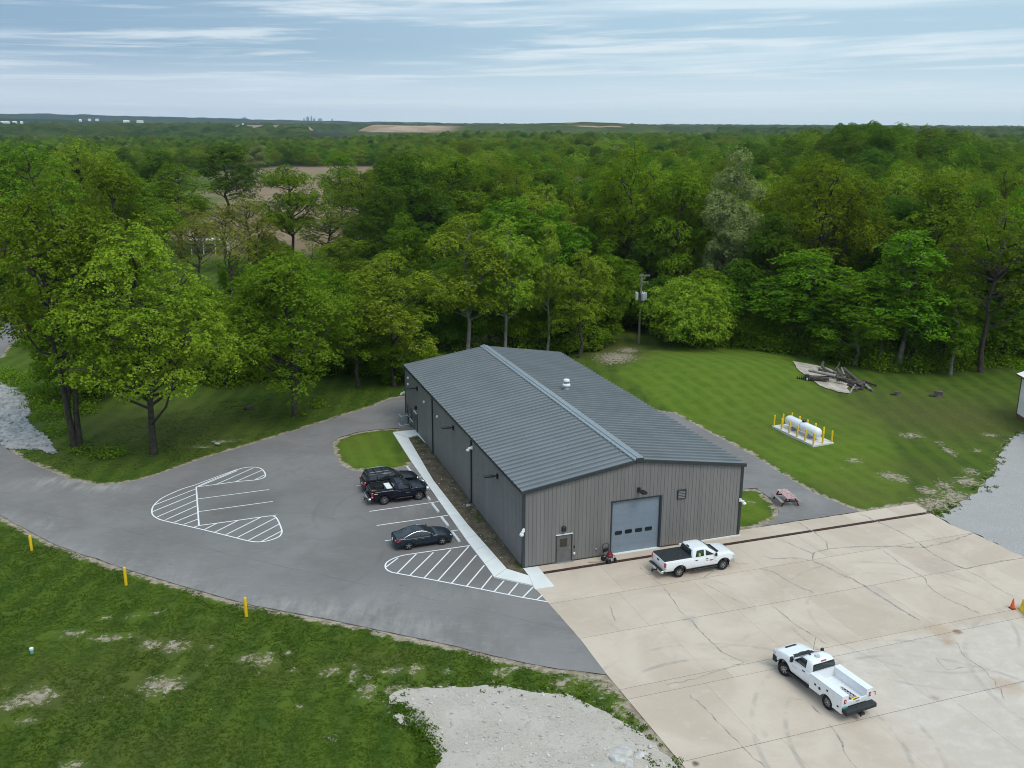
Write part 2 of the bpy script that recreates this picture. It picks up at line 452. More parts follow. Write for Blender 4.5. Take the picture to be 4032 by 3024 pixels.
def hz(P):
    P = np.asarray(P, float).reshape(-1, np.asarray(P).shape[-1])[:, :2]
    m = at(2790, 1480)[:2]; d1 = np.hypot((P[:, 0] - m[0]) / 17, (P[:, 1] - m[1]) / 13)
    h = 1.8 * np.exp(-d1 ** 2 * 1.1)
    m = at(3130, 1520)[:2]; d2 = np.hypot((P[:, 0] - m[0]) / 13, (P[:, 1] - m[1]) / 10)
    h += .35 * np.exp(-d2 ** 2)
    m = at(3290, 1440)[:2]; d3 = np.hypot((P[:, 0] - m[0]) / 16, (P[:, 1] - m[1]) / 9)
    h -= .1 * np.exp(-d3 ** 2)
    return h
paved = [lot_poly, road_r, apron, gravel_r, gravel_f, mulch]
def paved_mask(P):
    m = np.zeros(len(P), bool)
    for q in paved: m |= inside(P, q)
    return m
def hground(P):
    P = np.asarray(P, float)[:, :2]
    dmin = np.full(len(P), 1e9); near = (np.abs(P[:, 0]) < 120) & (P[:, 1] < 190)
    ins = np.zeros(len(P), bool)
    if near.any():
        Q = P[near]; dd = np.full(len(Q), 1e9); ii = np.zeros(len(Q), bool)
        for q in paved:
            dd = np.minimum(dd, edist(Q, q)); ii |= inside(Q, q)
        dmin[near] = dd; ins[near] = ii
    k = np.where(ins, 0, sstep(dmin, .5, 5))
    h = hz(P) * k + (vnoise(P, .35, 1) - .5) * .16 * k + (vnoise(P, .11, 2) - .5) * .3 * k - .025
    far = sstep(np.hypot(P[:, 0], P[:, 1]), 150, 400)
    h += (vnoise(P, .012, 3) - .5) * 3 * far
    return np.where(ins, np.minimum(h, 0) - .05, h), dmin, ins
def at_ground(px, py):
    z = 0.0
    for _ in range(12):
        p = at(px, py, z); z = .6 * z + .4 * float(hground(p[None])[0][0])
    p = at(px, py, z); return p
log_pad = [tuple(at_ground(*p)[:2]) for p in log_pad_px]

bare_px = []
for o, s, lst in (((0, 1900), .678, [(70, 1280, 80, 30), (220, 1235, 110, 50), (950, 1180, 130, 50), (1530, 1030, 60, 40), (1010, 950, 70, 40), (640, 890, 120, 20), (420, 870, 80, 20), (1920, 1095, 50, 25), (2050, 1140, 30, 20), (2130, 1210, 50, 45), (2070, 1080, 25, 20), (2140, 1080, 20, 15), (2030, 1050, 20, 15), (1680, 1000, 20, 15), (900, 760, 30, 10), (790, 770, 40, 12), (1000, 715, 20, 10), (1210, 960, 25, 12), (870, 940, 60, 30), (1420, 1030, 50, 20), (1700, 1095, 40, 10), (1670, 1220, 25, 10), (150, 1380, 60, 20), (420, 1640, 80, 30), (620, 780, 30, 10), (740, 790, 25, 10)]),
                  ((1200, 2200), .678, [(1150, 660, 60, 25), (650, 640, 35, 35), (150, 655, 50, 25), (285, 695, 30, 20), (360, 765, 50, 45), (300, 630, 20, 14), (370, 635, 20, 14), (510, 650, 60, 20), (840, 650, 30, 10), (1240, 605, 60, 25), (1430, 645, 60, 20), (1480, 730, 60, 20), (1620, 690, 110, 24), (1760, 740, 80, 50), (1870, 860, 70, 60), (1990, 1010, 80, 80), (520, 760, 60, 30), (440, 450, 30, 10), (120, 410, 20, 10)]),
                  ((2900, 1250), .51245, [(1340, 910, 80, 20), (1640, 1030, 40, 40), (1180, 1210, 90, 30), (1270, 1235, 60, 25), (1600, 1290, 60, 40), (1800, 1180, 60, 25), (1560, 1430, 200, 50), (1480, 1330, 80, 40), (1780, 1260, 100, 40), (900, 1100, 60, 20), (120, 1420, 40, 15), (790, 1155, 30, 10), (1850, 1020, 40, 15), (1700, 1380, 120, 60), (1950, 900, 60, 15), (1560, 960, 40, 12)])):
    for x, y, a, c in lst: bare_px.append((o[0] + x * s, o[1] + y * s, a * s, c * s))
bare_px += [(2425, 1432, 80, 30), (2470, 1395, 40, 16), (2430, 1440, 45, 16), (2400, 1425, 40, 10), (880, 1732, 60, 6), (800, 1755, 40, 6), (370, 1550, 6, 4)]
def bare_of(P):
    v = np.zeros(len(P))
    for x, y, a, c in bare_px:
        p = at(x, y)[:2]; sx = abs(at(x + a, y)[0] - p[0]); sy = abs(at(x, y - c)[1] - at(x, y + c)[1]) / 2
        e = .6 * ((P[:, 0] - p[0]) / sx) ** 2 + .6 * ((P[:, 1] - p[1]) / sy) ** 2
        v = np.maximum(v, np.exp(-e * .75))
    return v
field_poly = [tuple(at(x, y)[:2]) for x, y in ((640, 930), (700, 850), (790, 780), (960, 700), (975, 664), (1340, 657), (1560, 668), (1700, 690), (1640, 760), (1420, 960), (1200, 990), (900, 985))]
lawn_polys = [[tuple(at(x, y)[:2]) for x, y in q] for q in (((1090, 985), (1400, 985), (1420, 1180), (1150, 1130)), ((720, 985), (960, 985), (960, 1060), (740, 1060)), ((480, 765), (680, 765), (660, 850), (490, 860)))]
# the wood: its near edge, as photo column -> distance from the camera
FX = np.array([-1500, 130, 300, 500, 700, 900, 1200, 1500, 1700, 2000, 2330, 2420, 2540, 2700, 2900, 3150, 3350, 3600, 4032, 5500])
FD = np.array([158, 158, 104, 112, 114, 112, 117, 118, 122, 126, 131, 146, 146, 133, 133, 131, 124, 121, 124, 128])
def px_of(P):
    q = np.asarray(P, float) - CP; z = q @ _fw
    return 2016 + FPX * (q @ _rt) / z, 1512 - FPX * (q @ _up) / z
def wood_edge(P):
    """metres beyond the near edge of the wood"""
    px = 2016 + FPX * P[:, 0] / np.maximum(P[:, 1], 1) * .964
    return P[:, 1] - np.interp(px, FX, FD)

lawn_r_ = W2([(2400, 1500), (2560, 1590), (2900, 1760), (3370, 2020), (3560, 2000), (3600, 1900), (3500, 1650), (3250, 1560), (3090, 1420), (2900, 1360), (2560, 1390)])
lawn_i_ = isl + [tuple(at(1546, 1706)[:2])]
lawn_s_ = W2([(2992, 2072), (3049, 2049), (3066, 2024), (3033, 1962), (2977, 1921)]) + [tuple(bloc(BW + .4, 7)[:2]), tuple(bloc(BW + .4, .9)[:2])]
xs = np.concatenate([-np.geomspace(9000, 92, 26), np.arange(-90, 90.01, .62), np.geomspace(92, 9000, 26)])
ys = np.concatenate([-np.geomspace(9000, 60, 9), np.arange(-45, 28, 9), np.arange(30, 178, .62), np.geomspace(180, 9000, 40)])
GX, GY = np.meshgrid(xs, ys)
P = np.stack([GX.ravel(), GY.ravel()], 1)
gz, gdist, gins = hground(P)
nx, ny = len(xs), len(ys)
me = bpy.data.meshes.new('ground')
idx = np.arange(nx * ny).reshape(ny, nx)
F = np.stack([idx[:-1, :-1], idx[:-1, 1:], idx[1:, 1:], idx[1:, :-1]], -1).reshape(-1, 4)
me.vertices.add(nx * ny); me.vertices.foreach_set('co', np.column_stack([P, gz]).ravel())
me.loops.add(F.size); me.loops.foreach_set('vertex_index', F.ravel().astype(np.int32))
me.polygons.add(len(F)); me.polygons.foreach_set('loop_start', np.arange(0, F.size, 4, dtype=np.int32))
me.polygons.foreach_set('loop_total', np.full(len(F), 4, np.int32))
me.update(calc_edges=True)
me.polygons.foreach_set('use_smooth', np.ones(len(F), bool))
we = wood_edge(P)
def fattr(me, name, v):
    a = me.attributes.new(name, 'FLOAT', 'POINT'); a.data.foreach_set('value', np.asarray(v, np.float32))
nearm = (np.abs(P[:, 0]) < 90) & (P[:, 1] > 28) & (P[:, 1] < 178)
bare = np.zeros(len(P)); bare[nearm] = bare_of(P[nearm])
edge_d = np.full(len(P), 1e9)
edge_d[nearm] = np.minimum(edist(P[nearm], lot_poly), np.minimum(edist(P[nearm], road_r), edist(P[nearm], apron)))
edge_v = np.where(gins, 1.0, 1 - sstep(edge_d, .05, 1.25))
gd = np.full(len(P), 1e9); gd[nearm] = np.minimum(edist(P[nearm], gravel_f), edist(P[nearm], gravel_r))
bare = np.maximum(bare, .62 * (1 - sstep(gd, .1, 1.6)))
mown = np.zeros(len(P))
for q in (lawn_r_, lawn_i_, lawn_s_): mown = np.maximum(mown, np.where(inside(P, q), 1.0, 0) * sstep(edist(P, q), 0, 1.5))
fattr(me, 'mown', mown)
fattr(me, 'bare', bare); fattr(me, 'verge', edge_v)
fl = np.zeros(len(P)); fl[inside(P, field_poly)] = 1
lw = np.zeros(len(P))
for q in lawn_polys: lw[inside(P, q)] = 1
fattr(me, 'field', fl)
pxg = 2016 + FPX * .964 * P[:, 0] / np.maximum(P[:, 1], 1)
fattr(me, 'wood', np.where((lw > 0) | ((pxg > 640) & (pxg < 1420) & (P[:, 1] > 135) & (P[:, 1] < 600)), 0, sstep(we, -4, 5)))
# shaggy, browner grass on the flat beyond the tank
fx, fy = at(3740, 1640)[:2]
rough = np.exp(-(((P[:, 0] - fx) / 15) ** 2 + ((P[:, 1] - fy) / 9) ** 2))
fx, fy = at(600, 1680)[:2]
rough = np.maximum(rough, .8 * np.exp(-(((P[:, 0] - fx) / 13) ** 2 + ((P[:, 1] - fy) / 9) ** 2)))
fx, fy = at(2440, 1390)[:2]
rough = np.maximum(rough, 1.0 * np.exp(-(((P[:, 0] - fx) / 5) ** 2 + ((P[:, 1] - fy) / 9) ** 2)))
fx, fy = at(300, 2700)[:2]
rough = np.maximum(rough, .6 * np.exp(-(((P[:, 0] - fx) / 9) ** 2 + ((P[:, 1] - fy) / 4) ** 2)))
for qx, qy, qa, qb, qw in ((640, 2540, 4, 1.8, .7), (200, 2760, 4, 1.6, .7), (1000, 2640, 5, 2, .5), (1500, 2600, 4, 1.6, .5), (600, 2950, 6, 2, .6), (3400, 1950, 6, 4, .6), (3600, 1850, 6, 4, .6), (3000, 1700, 5, 6, .35)):
    fx, fy = at(qx, qy)[:2]; rough = np.maximum(rough, qw * np.exp(-(((P[:, 0] - fx) / qa) ** 2 + ((P[:, 1] - fy) / qb) ** 2)))
fattr(me, 'rough', rough)
b = NB('ground_turf')
n_big = b.noise(.09, 3, .5); n_mid = b.noise(.55, 4, .6); n_fine = b.noise(3.2, 5, .65); n_vf = b.noise(11, 3, .6)
gA, gB, gC = (.048, .090, .011), (.078, .118, .016), (.032, .063, .009)
c = b.mix(b.ramp(n_mid, .35, .65), gA, gB)
c = b.mix(b.ramp(n_fine, .56, .72), c, gC)
c = b.mix(b.math('MULTIPLY', b.ramp(n_vf, .5, .75), .6), c, (.105, .140, .026))
c = b.mix(b.math('MULTIPLY', b.ramp(n_big, .45, .65), .5), c, (.042, .092, .010))
# mown stripes
sx = b.new('ShaderNodeSeparateXYZ'); b.set(sx.inputs[0], b.pos)
wv = b.math('SINE', b.math('MULTIPLY_ADD', sx.outputs[0], 2.6, b.math('MULTIPLY', b.noise(.12, 2), 6)))
c = b.mix(b.math('MULTIPLY', b.ramp(wv, -.5, .8), .42), c, (.110, .160, .016))
lush = b.mix(b.ramp(n_mid, .3, .7), (.080, .142, .013), (.118, .182, .020)); lush = b.mix(b.math('MULTIPLY', b.ramp(n_fine, .5, .75), .45), lush, (.048, .095, .010)); lush = b.mix(b.math('MULTIPLY', b.ramp(n_big, .5, .66), .5), lush, (.120, .150, .022))
wv2 = b.math('SINE', b.math('MULTIPLY_ADD', b.math('ADD', b.math('MULTIPLY', sx.outputs[0], .94), b.math('MULTIPLY', sx.outputs[1], .34)), 3.3, b.math('MULTIPLY', b.noise(.10, 2), 7)))
lush = b.mix(b.math('MULTIPLY', b.ramp(wv2, -.4, .7), .36), lush, (.145, .205, .024))
c = b.mix(b.attr('mown'), c, lush)
c = b.mix(b.math('MULTIPLY', b.attr('rough'), .75), c, b.mix(b.ramp(n_fine, .4, .65), (.075, .085, .020), (.125, .105, .045)))
soil = b.mix(b.ramp(b.noise(2.1, 5, .6), .35, .65), (.27, .215, .155), (.42, .36, .28))
soil = b.mix(b.ramp(n_vf, .55, .7), soil, (.20, .16, .11))
bm = b.math('ADD', b.attr('bare'), b.math('MULTIPLY', b.math('SUBTRACT', b.noise(2.6, 8, .8, dist=.2), .5), 3.4))
bmask = b.math('MULTIPLY', b.ramp(bm, .62, .98), b.ramp(b.attr('bare'), .08, .4))
vm = b.math('ADD', b.attr('verge'), b.math('MULTIPLY', b.math('SUBTRACT', b.noise(.8, 6, .75), .53), 2.3))
vmask = b.ramp(vm, .50, .74)
scat = b.ramp(b.math('ADD', b.noise(.9, 7, .75, w=40), b.math('MULTIPLY', b.ramp(b.noise(.1, 2, w=9), .45, .62), .10)), .72, .77)
near = b.ramp(sx.outputs[1], 64, 48)
scat = b.math('MULTIPLY', scat, near)
c = b.mix(b.math('MAXIMUM', b.math('MAXIMUM', bmask, vmask), scat), c, soil)
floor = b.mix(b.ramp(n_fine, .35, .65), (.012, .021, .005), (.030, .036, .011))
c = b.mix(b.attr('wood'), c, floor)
fld = b.mix(b.ramp(b.noise(.05, 5, .6), .3, .7), (.20, .145, .085), (.27, .20, .125))
c = b.mix(b.attr('field'), c, fld)
hgt = b.math('ADD', b.math('MULTIPLY', n_fine, 1.0), b.math('MULTIPLY', n_vf, .5))
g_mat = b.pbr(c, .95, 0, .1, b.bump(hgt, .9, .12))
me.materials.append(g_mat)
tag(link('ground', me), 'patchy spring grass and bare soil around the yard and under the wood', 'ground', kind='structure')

# ---------------------------------------------------------------- sheets
def sheet(name, poly, z, mat, cell=None, zf=None, parent=None):
    V = [Vector(p) for p in poly]; E = [(i, (i + 1) % len(V)) for i in range(len(V))]
    if cell:
        A = np.array(poly); lo, hi = A.min(0), A.max(0)
        gx, gy = np.meshgrid(np.arange(lo[0], hi[0], cell), np.arange(lo[1], hi[1], cell))
        Q = np.stack([gx.ravel(), gy.ravel()], 1); Q += np.random.default_rng(5).uniform(-.2, .2, Q.shape) * cell
        k = inside(Q, poly); Q = Q[k]; Q = Q[edist(Q, poly) > cell * .3]
        V += [Vector(q) for q in Q]
    v, e, f, *_ = geometry.delaunay_2d_cdt(V, E, [], 1, 1e-5)
    vv = np.array([(p.x, p.y) for p in v])
    zz = np.full(len(vv), z) if zf is None else zf(vv)
    me = bpy.data.meshes.new(name)
    fs = []
    for t in f:
        a = (vv[t[1]] - vv[t[0]]); c_ = (vv[t[2]] - vv[t[0]])
        fs.append(list(t) if a[0] * c_[1] - a[1] * c_[0] > 0 else list(reversed(t)))
    me.from_pydata([(p[0], p[1], h) for p, h in zip(vv, zz)], [], fs)
    me.materials.append(mat); me.update()
    me.polygons.foreach_set('use_smooth', [True] * len(me.polygons))
    return link(name, me, parent), vv

b = NB('asphalt')
dd = b.attr('dust')
f = b.noise(.16, 5, .6, dist=.4); g = b.noise(26, 3, .7); s_ = b.noise(.9, 5, .62, stretch=(1, 3.5, 1), rot=.25)
c = b.mix(b.ramp(f, .36, .62), (.188, .176, .169), (.224, .211, .203))
c = b.mix(b.math('MULTIPLY', b.ramp(s_, .50, .70), .45), c, (.262, .248, .238))
c = b.mix(b.math('MULTIPLY', b.ramp(b.noise(.35, 4, .6, w=20), .58, .7), .25), c, (.138, .130, .125))
c = b.mix(b.math('MULTIPLY', b.ramp(g, .52, .8), .35), c, (.32, .32, .32))
c = b.mix(b.math('MULTIPLY', b.ramp(g, .48, .2), .4), c, (.085, .085, .088))
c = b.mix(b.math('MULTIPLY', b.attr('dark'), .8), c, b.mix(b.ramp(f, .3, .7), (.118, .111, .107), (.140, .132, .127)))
dm = b.math('MULTIPLY', dd, b.ramp(b.noise(.7, 7, .72, stretch=(1.8, .45, 1), rot=-.9), .34, .70), clamp=True)
c = b.mix(dm, c, (.43, .405, .37))
sab = b.new('ShaderNodeSeparateXYZ'); b.set(sab.inputs[0], b.pos)
for (p_, q_), wd_, am_ in ((r2([(330, 800), (1700, 1105)]), .07, .35), (r2([(-700, 330), (900, 1000)]), .05, .25), (r2([(330, 620), (1480, 20)]), .05, .3)):
    pa, pb_ = at(*p_)[:2], at(*q_)[:2]; n_ = np.array([-(pb_ - pa)[1], (pb_ - pa)[0]]); n_ /= np.linalg.norm(n_)
    dl = b.math('ABSOLUTE', b.math('ADD', b.math('ADD', b.math('MULTIPLY', sab.outputs[0], float(n_[0])), b.math('MULTIPLY', sab.outputs[1], float(n_[1]))), b.math('MULTIPLY_ADD', b.noise(.25, 3), .5, float(-(n_ @ pa)) - .25)))
    c = b.mix(b.math('MULTIPLY', b.ramp(dl, wd_, wd_ * .3), b.math('MULTIPLY', b.ramp(b.noise(.4, 4, .7), .35, .6), am_)), c, (.09, .088, .088))
for cx_, cy_, rd_, am_ in ((-19, 66, 7.5, .22), (-19, 66, 9.2, .22), (-30, 88, 9.0, .2), (-30, 88, 10.7, .2), (-9, 74, 6, .25), (-9, 74, 7.6, .25), (-14, 86, 5.5, .2), (-14, 86, 7.2, .2)):
    dxx = b.math('SUBTRACT', sab.outputs[0], float(cx_)); dyy = b.math('SUBTRACT', sab.outputs[1], float(cy_))
    ee = b.math('ABSOLUTE', b.math('SUBTRACT', b.math('SQRT', b.math('ADD', b.math('MULTIPLY', dxx, dxx), b.math('MULTIPLY', dyy, dyy))), float(rd_)))
    c = b.mix(b.math('MULTIPLY', b.ramp(ee, .28, .08), b.math('MULTIPLY', b.ramp(b.noise(.22, 5, .7, w=rd_), .45, .65), am_)), c, (.10, .098, .097))
c = b.mix(b.math('MULTIPLY', b.ramp(b.noise(.9, 3, .5, w=55), .70, .76), .45), c, (.11, .107, .105))
MAT['asphalt'] = b.pbr(c, .88, 0, .25, b.bump(g, .35, .012))

def dust_of(P):
    v = np.zeros(len(P))
    sd = edist(P, south, closed=False)
    v = .40 * np.exp(-sd / .9) * (.35 + .65 * sstep(vnoise(P, .14, 8), .3, .7))
    for x, y, a, c_, w in ((1300, 2405, 260, 34, .75), (1560, 2470, 260, 30, .6), (1850, 2535, 200, 24, .5), (1080, 2380, 140, 22, .6), (720, 2250, 80, 18, .6), (1750, 2330, 260, 30, .25), (230, 1900, 150, 22, .95), (420, 1920, 110, 16, .8), (170, 2070, 60, 24, .5), (1620, 2010, 40, 14, .5), (1560, 2050, 30, 14, .4), (3090, 2000, 60, 22, .35), (3180, 1960, 100, 20, .2), (1700, 1990, 40, 12, .35)):
        p = at(x, y)[:2]; sx_ = abs(at(x + a, y)[0] - p[0]); sy_ = abs(at(x, y - c_)[1] - at(x, y + c_)[1]) / 2
        v = np.maximum(v, w * np.exp(-((P[:, 0] - p[0]) / sx_) ** 2 - ((P[:, 1] - p[1]) / sy_) ** 2))
    return np.clip(v, 0, 1)
lot, vv = sheet('asphalt_lot', ragged(lot_poly, 1.0, .035, 3), 0.0, MAT['asphalt'], 1.4)
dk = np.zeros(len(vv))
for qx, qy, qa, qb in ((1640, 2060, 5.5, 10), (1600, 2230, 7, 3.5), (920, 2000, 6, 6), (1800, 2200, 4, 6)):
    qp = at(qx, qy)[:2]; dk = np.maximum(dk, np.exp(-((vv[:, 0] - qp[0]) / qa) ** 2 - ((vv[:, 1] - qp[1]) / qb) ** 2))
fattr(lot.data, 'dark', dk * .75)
fattr(lot.data, 'dust', dust_of(vv)); tag(lot, 'grey asphalt parking lot and drive curving past the building', 'asphalt', kind='structure')
rr, vv = sheet('asphalt_road', ragged(road_r, 1.0, .03, 4), -0.004, MAT['asphalt'], 1.4)
fattr(rr.data, 'dust', dust_of(vv)); tag(rr, 'narrow asphalt drive beside the tank lawn', 'road', kind='structure')

# painted lines: strips lying on the asphalt
def strip(px_pts, w=.11, name='parking_line', z=.004, closed=False):
    P_ = [np.array(p) for p in W2(px_pts)]
    if closed: P_ = P_ + [P_[0]]
    L, R_ = [], []
    for i, p in enumerate(P_):
        a = P_[max(i - 1, 0)]; c_ = P_[min(i + 1, len(P_) - 1)]
        if closed and i in (0, len(P_) - 1): a, c_ = P_[-2], P_[1]
        t = (c_ - a) / max(np.linalg.norm(c_ - a), 1e-6); n = np.array([-t[1], t[0]]) * w / 2
        L.append(p + n); R_.append(p - n)
    m = MB(); n = len(P_)
    m.add([(*q, z) for q in L] + [(*q, z) for q in R_], [(n + i, n + i + 1, i + 1, i) for i in range(n - 1)])
    return m.build(name, MAT['marking'], lot)
def stripes(lst, conv, name='hatch_stripe', w=.11):
    for a, c_ in lst: strip(conv([a, c_]), w, name, z=.0045)
for a, c_ in (((1330, 463), (1735, 405)), ((1368, 535), (1765, 480)), ((1408, 610), (1810, 553)), ((1450, 692), (1868, 632)), ((1498, 781), (1930, 717))):
    strip(r2([a, c_]), .11)
def arc(pts, n=6):
    """Catmull-Rom through the given points"""
    out = []
    p = [pts[0]] + list(pts) + [pts[-1]]
    for i in range(1, len(p) - 2):
        a, b_, c_, d = map(np.array, p[i - 1:i + 3])
        for k in range(n):
            t = k / n
            out.append(tuple(.5 * ((2 * b_) + (-a + c_) * t + (2 * a - 5 * b_ + 4 * c_ - d) * t * t + (-a + 3 * b_ - 3 * c_ + d) * t ** 3)))
    out.append(pts[-1]); return out
strip(arc(r2([(1993, 808), (1840, 830), (1680, 853), (1600, 866), (1545, 884), (1510, 905), (1500, 925), (1506, 945), (1530, 960), (1560, 968), (1700, 993), (1900, 1031), (2080, 1066)])) + r6([(1250, 222), (1410, 250)]), .12, 'hatch_outline')
stripes([((30, 1375), (100, 1322)), ((95, 1410), (205, 1300)), ((170, 1422), (305, 1290)), ((250, 1440), (405, 1275)), ((330, 1455), (510, 1255)), ((410, 1470), (555, 1305)), ((495, 1490), (600, 1365)), ((580, 1505), (645, 1425)), ((655, 1520), (715, 1455)), ((740, 1535), (795, 1470)), ((825, 1550), (885, 1490)), ((905, 1565), (935, 1540))], r1)
strip(arc(r2([(402, 468), (500, 425), (560, 402), (640, 368), (690, 355), (740, 353), (780, 362), (800, 385), (803, 405), (785, 418), (740, 428), (640, 437), (520, 453), (402, 468)])), .12, 'hatch_outline')
strip(arc(r2([(400, 455), (320, 480), (260, 505), (200, 535), (160, 570), (145, 600), (150, 630), (180, 652), (220, 665), (320, 688), (450, 718), (600, 755), (700, 780), (760, 787), (820, 780), (880, 758), (898, 735), (898, 715), (885, 680), (868, 648), (845, 637), (800, 640), (600, 668), (418, 692)])), .12, 'hatch_outline')
strip(arc(r2([(400, 455), (500, 417), (640, 366)])), .11, 'hatch_outline', z=.0055)
strip(r2([(402, 468), (410, 580), (418, 692)]), .13, 'hatch_outline', z=.0055)
for a, c_ in (((408, 538), (826, 483)), ((412, 612), (847, 552)), ((846, 636), (868, 630))): strip(r2([a, c_]), .1)
stripes([((155, 575), (402, 478)), ((150, 611), (403, 508)), ((175, 642), (405, 543)), ((225, 658), (407, 577)), ((275, 673), (410, 617)), ((330, 685), (412, 655)), ((390, 702), (425, 688)), ((410, 468), (640, 374)), ((520, 452), (735, 357)), ((625, 440), (790, 368)), ((745, 425), (800, 398)), ((450, 715), (525, 678)), ((512, 730), (650, 660)), ((575, 745), (775, 645)), ((640, 762), (868, 645)), ((705, 778), (885, 683)), ((780, 785), (895, 725))], r2)

# concrete apron: slabs with recessed joints, a rusty trench drain, cracks
def clip(poly, a, b_, c_):
    out = []
    for i in range(len(poly)):
        p, q = poly[i], poly[(i + 1) % len(poly)]
        dp, dq = a * p[0] + b_ * p[1] - c_, a * q[0] + b_ * q[1] - c_
        if dp <= 0: out.append(p)
        if dp * dq < 0:
            t = dp / (dp - dq); out.append((p[0] + (q[0] - p[0]) * t, p[1] + (q[1] - p[1]) * t))
    return out
b = NB('apron_concrete')
f1 = b.noise(.16, 5, .6, dist=.8); f2 = b.noise(1.1, 6, .65); f3 = b.noise(30, 2, .7)
oi = b.new('ShaderNodeObjectInfo')
c = b.mix(b.ramp(b.math('ADD', f1, b.math('MULTIPLY_ADD', oi.outputs['Random'], .16, -.08)), .34, .64), (.50, .405, .318), (.585, .487, .392))
c = b.mix(b.math('MULTIPLY', b.ramp(f2, .52, .72), .4), c, (.615, .525, .45))
c = b.mix(b.math('MULTIPLY', b.ramp(b.noise(.5, 6, .7, dist=1.2, stretch=(1, 2.2, 1)), .55, .75), .4), c, (.40, .355, .315))
c = b.mix(b.math('MULTIPLY', b.ramp(f3, .55, .8), .25), c, (.38, .34, .30))
sxy = b.new('ShaderNodeSeparateXYZ'); b.set(sxy.inputs[0], b.pos)
# the older, greyer pour in the corner past the second long joint
def bline(nx_, ny_):
    return b.math('ADD', b.math('MULTIPLY', sxy.outputs[0], float(nx_)), b.math('MULTIPLY', sxy.outputs[1], float(ny_)))
ly = b.math('SUBTRACT', bline(AY[0], AY[1]), float(BO @ AY)); lx = b.math('SUBTRACT', bline(AX[0], AX[1]), float(BO @ AX))
grey = b.math('MULTIPLY', b.ramp(b.math('ADD', lx, b.math('MULTIPLY', b.noise(.3, 4), 5)), 13, 18), b.ramp(ly, -16.5, -17.4))
c = b.mix(b.math('MULTIPLY', grey, .5), c, b.mix(b.ramp(f2, .4, .65), (.535, .485, .43), (.61, .565, .51)))
def tyre(cx, cy, rad, w, amt):
    global c
    p = bloc(cx, cy)
    dx = b.math('SUBTRACT', sxy.outputs[0], float(p[0])); dy = b.math('SUBTRACT', sxy.outputs[1], float(p[1]))
    r_ = b.math('SQRT', b.math('ADD', b.math('MULTIPLY', dx, dx), b.math('MULTIPLY', dy, dy)))
    e = b.math('ABSOLUTE', b.math('SUBTRACT', r_, rad))
    m = b.math('MULTIPLY', b.ramp(e, w, w * .3), b.math('MULTIPLY', b.ramp(b.noise(.35, 5, .7, w=cx), .42, .62), amt))
    c = b.mix(m, c, (.27, .25, .225))
for t in ((4.5, -23, 8.2, .20, .5), (4.5, -23, 9.9, .20, .4), (15, -27, 9.0, .2, .4), (15, -27, 10.8, .2, .35), (22, -15, 6.5, .18, .3), (22, -15, 8.3, .18, .3), (30, -26, 10, .25, .35), (8, -9, 5.2, .2, .2)): tyre(*t)
def stain(cx, cy, rx, amt, col):
    global c
    p = bloc(cx, cy)
    dx = b.math('SUBTRACT', sxy.outputs[0], float(p[0])); dy = b.math('SUBTRACT', sxy.outputs[1], float(p[1]))
    r_ = b.math('SQRT', b.math('ADD', b.math('MULTIPLY', dx, dx), b.math('MULTIPLY', dy, dy)))
    m = b.math('MULTIPLY', b.ramp(b.math('ADD', r_, b.math('MULTIPLY', b.noise(1.3, 6, .7), rx * 1.6)), rx * 1.8, rx * 1.0), amt)
    c = b.mix(m, c, col)
for (x, y), rx, amt, col in ((r3([(1770, 790)])[0], 1.3, .5, (.40, .27, .16)), (r3([(1860, 797)])[0], .45, .8, (.22, .13, .08)), (r3([(1810, 850)])[0], .7, .5, (.36, .23, .13)), (r3([(2120, 1085)])[0], 1.2, .45, (.42, .27, .17)), (r3([(1735, 1150)])[0], .4, .6, (.33, .24, .17)), (r3([(430, 735)])[0], .9, .35, (.33, .31, .28)), (r3([(1440, 580)])[0], 1.1, .35, (.40, .33, .32)), (r3([(1730, 440)])[0], 2.0, .25, (.37, .32, .30)), (r3([(560, 440)])[0], 1.5, .25, (.32, .29, .25)), (r3([(460, 1500)])[0], .3, .9, (.10, .085, .075))):
    q = to_b(at(x, y)); stain(q[0], q[1], rx, amt, col)
MAT['apron'] = b.pbr(c, .9, 0, .2, b.bump(f3, .2, .008))
base, _ = sheet('concrete_apron', apron, -.012, MAT['joint'])
tag(base, 'tan concrete yard of cracked slabs in front of the grey building', 'concrete yard', kind='structure')
apron_b = [to_b((p[0], p[1], 0)) for p in apron]
ygr = [(.82, -.98), (-1.36, -5.6), (-5.6, -10.4), (-10.4, -16.35), (-16.35, -17.35), (-17.35, -23.2), (-23.2, -30)]
xg = [-1, 5.6, 11.4, 17.0, 22.6, 28.4, 33.0, 39]
k = 0
for yi, (y1, y0) in enumerate(ygr):
    off = (.4, 0, -.5, .3, 1.5, -.4, .8)[yi]
    for xi in range(len(xg) - 1):
        g_ = .020 if yi not in (4,) else .015; gx_ = .009
        a0 = xg[xi] + (off if xi else 0); a1 = xg[xi + 1] + (off if xi < len(xg) - 2 else 0)
        q = clip(apron_b, -1, 0, -(a0 + gx_ * .5)); q = clip(q, 1, 0, a1 - gx_ * .5)
        q = clip(q, 0, -1, -(y0 + g_)); q = clip(q, 0, 1, y1 - g_)
        q = [p for i, p in enumerate(q) if i == 0 or math.hypot(p[0] - q[i - 1][0], p[1] - q[i - 1][1]) > 1e-3]
        if len(q) < 3: continue
        k += 1
        MB().prism([tuple(bloc(*p)[:2]) for p in q], -.05, .002 + .004 * ((k * 7) % 5) / 5).build('concrete_slab', MAT['apron'], base)
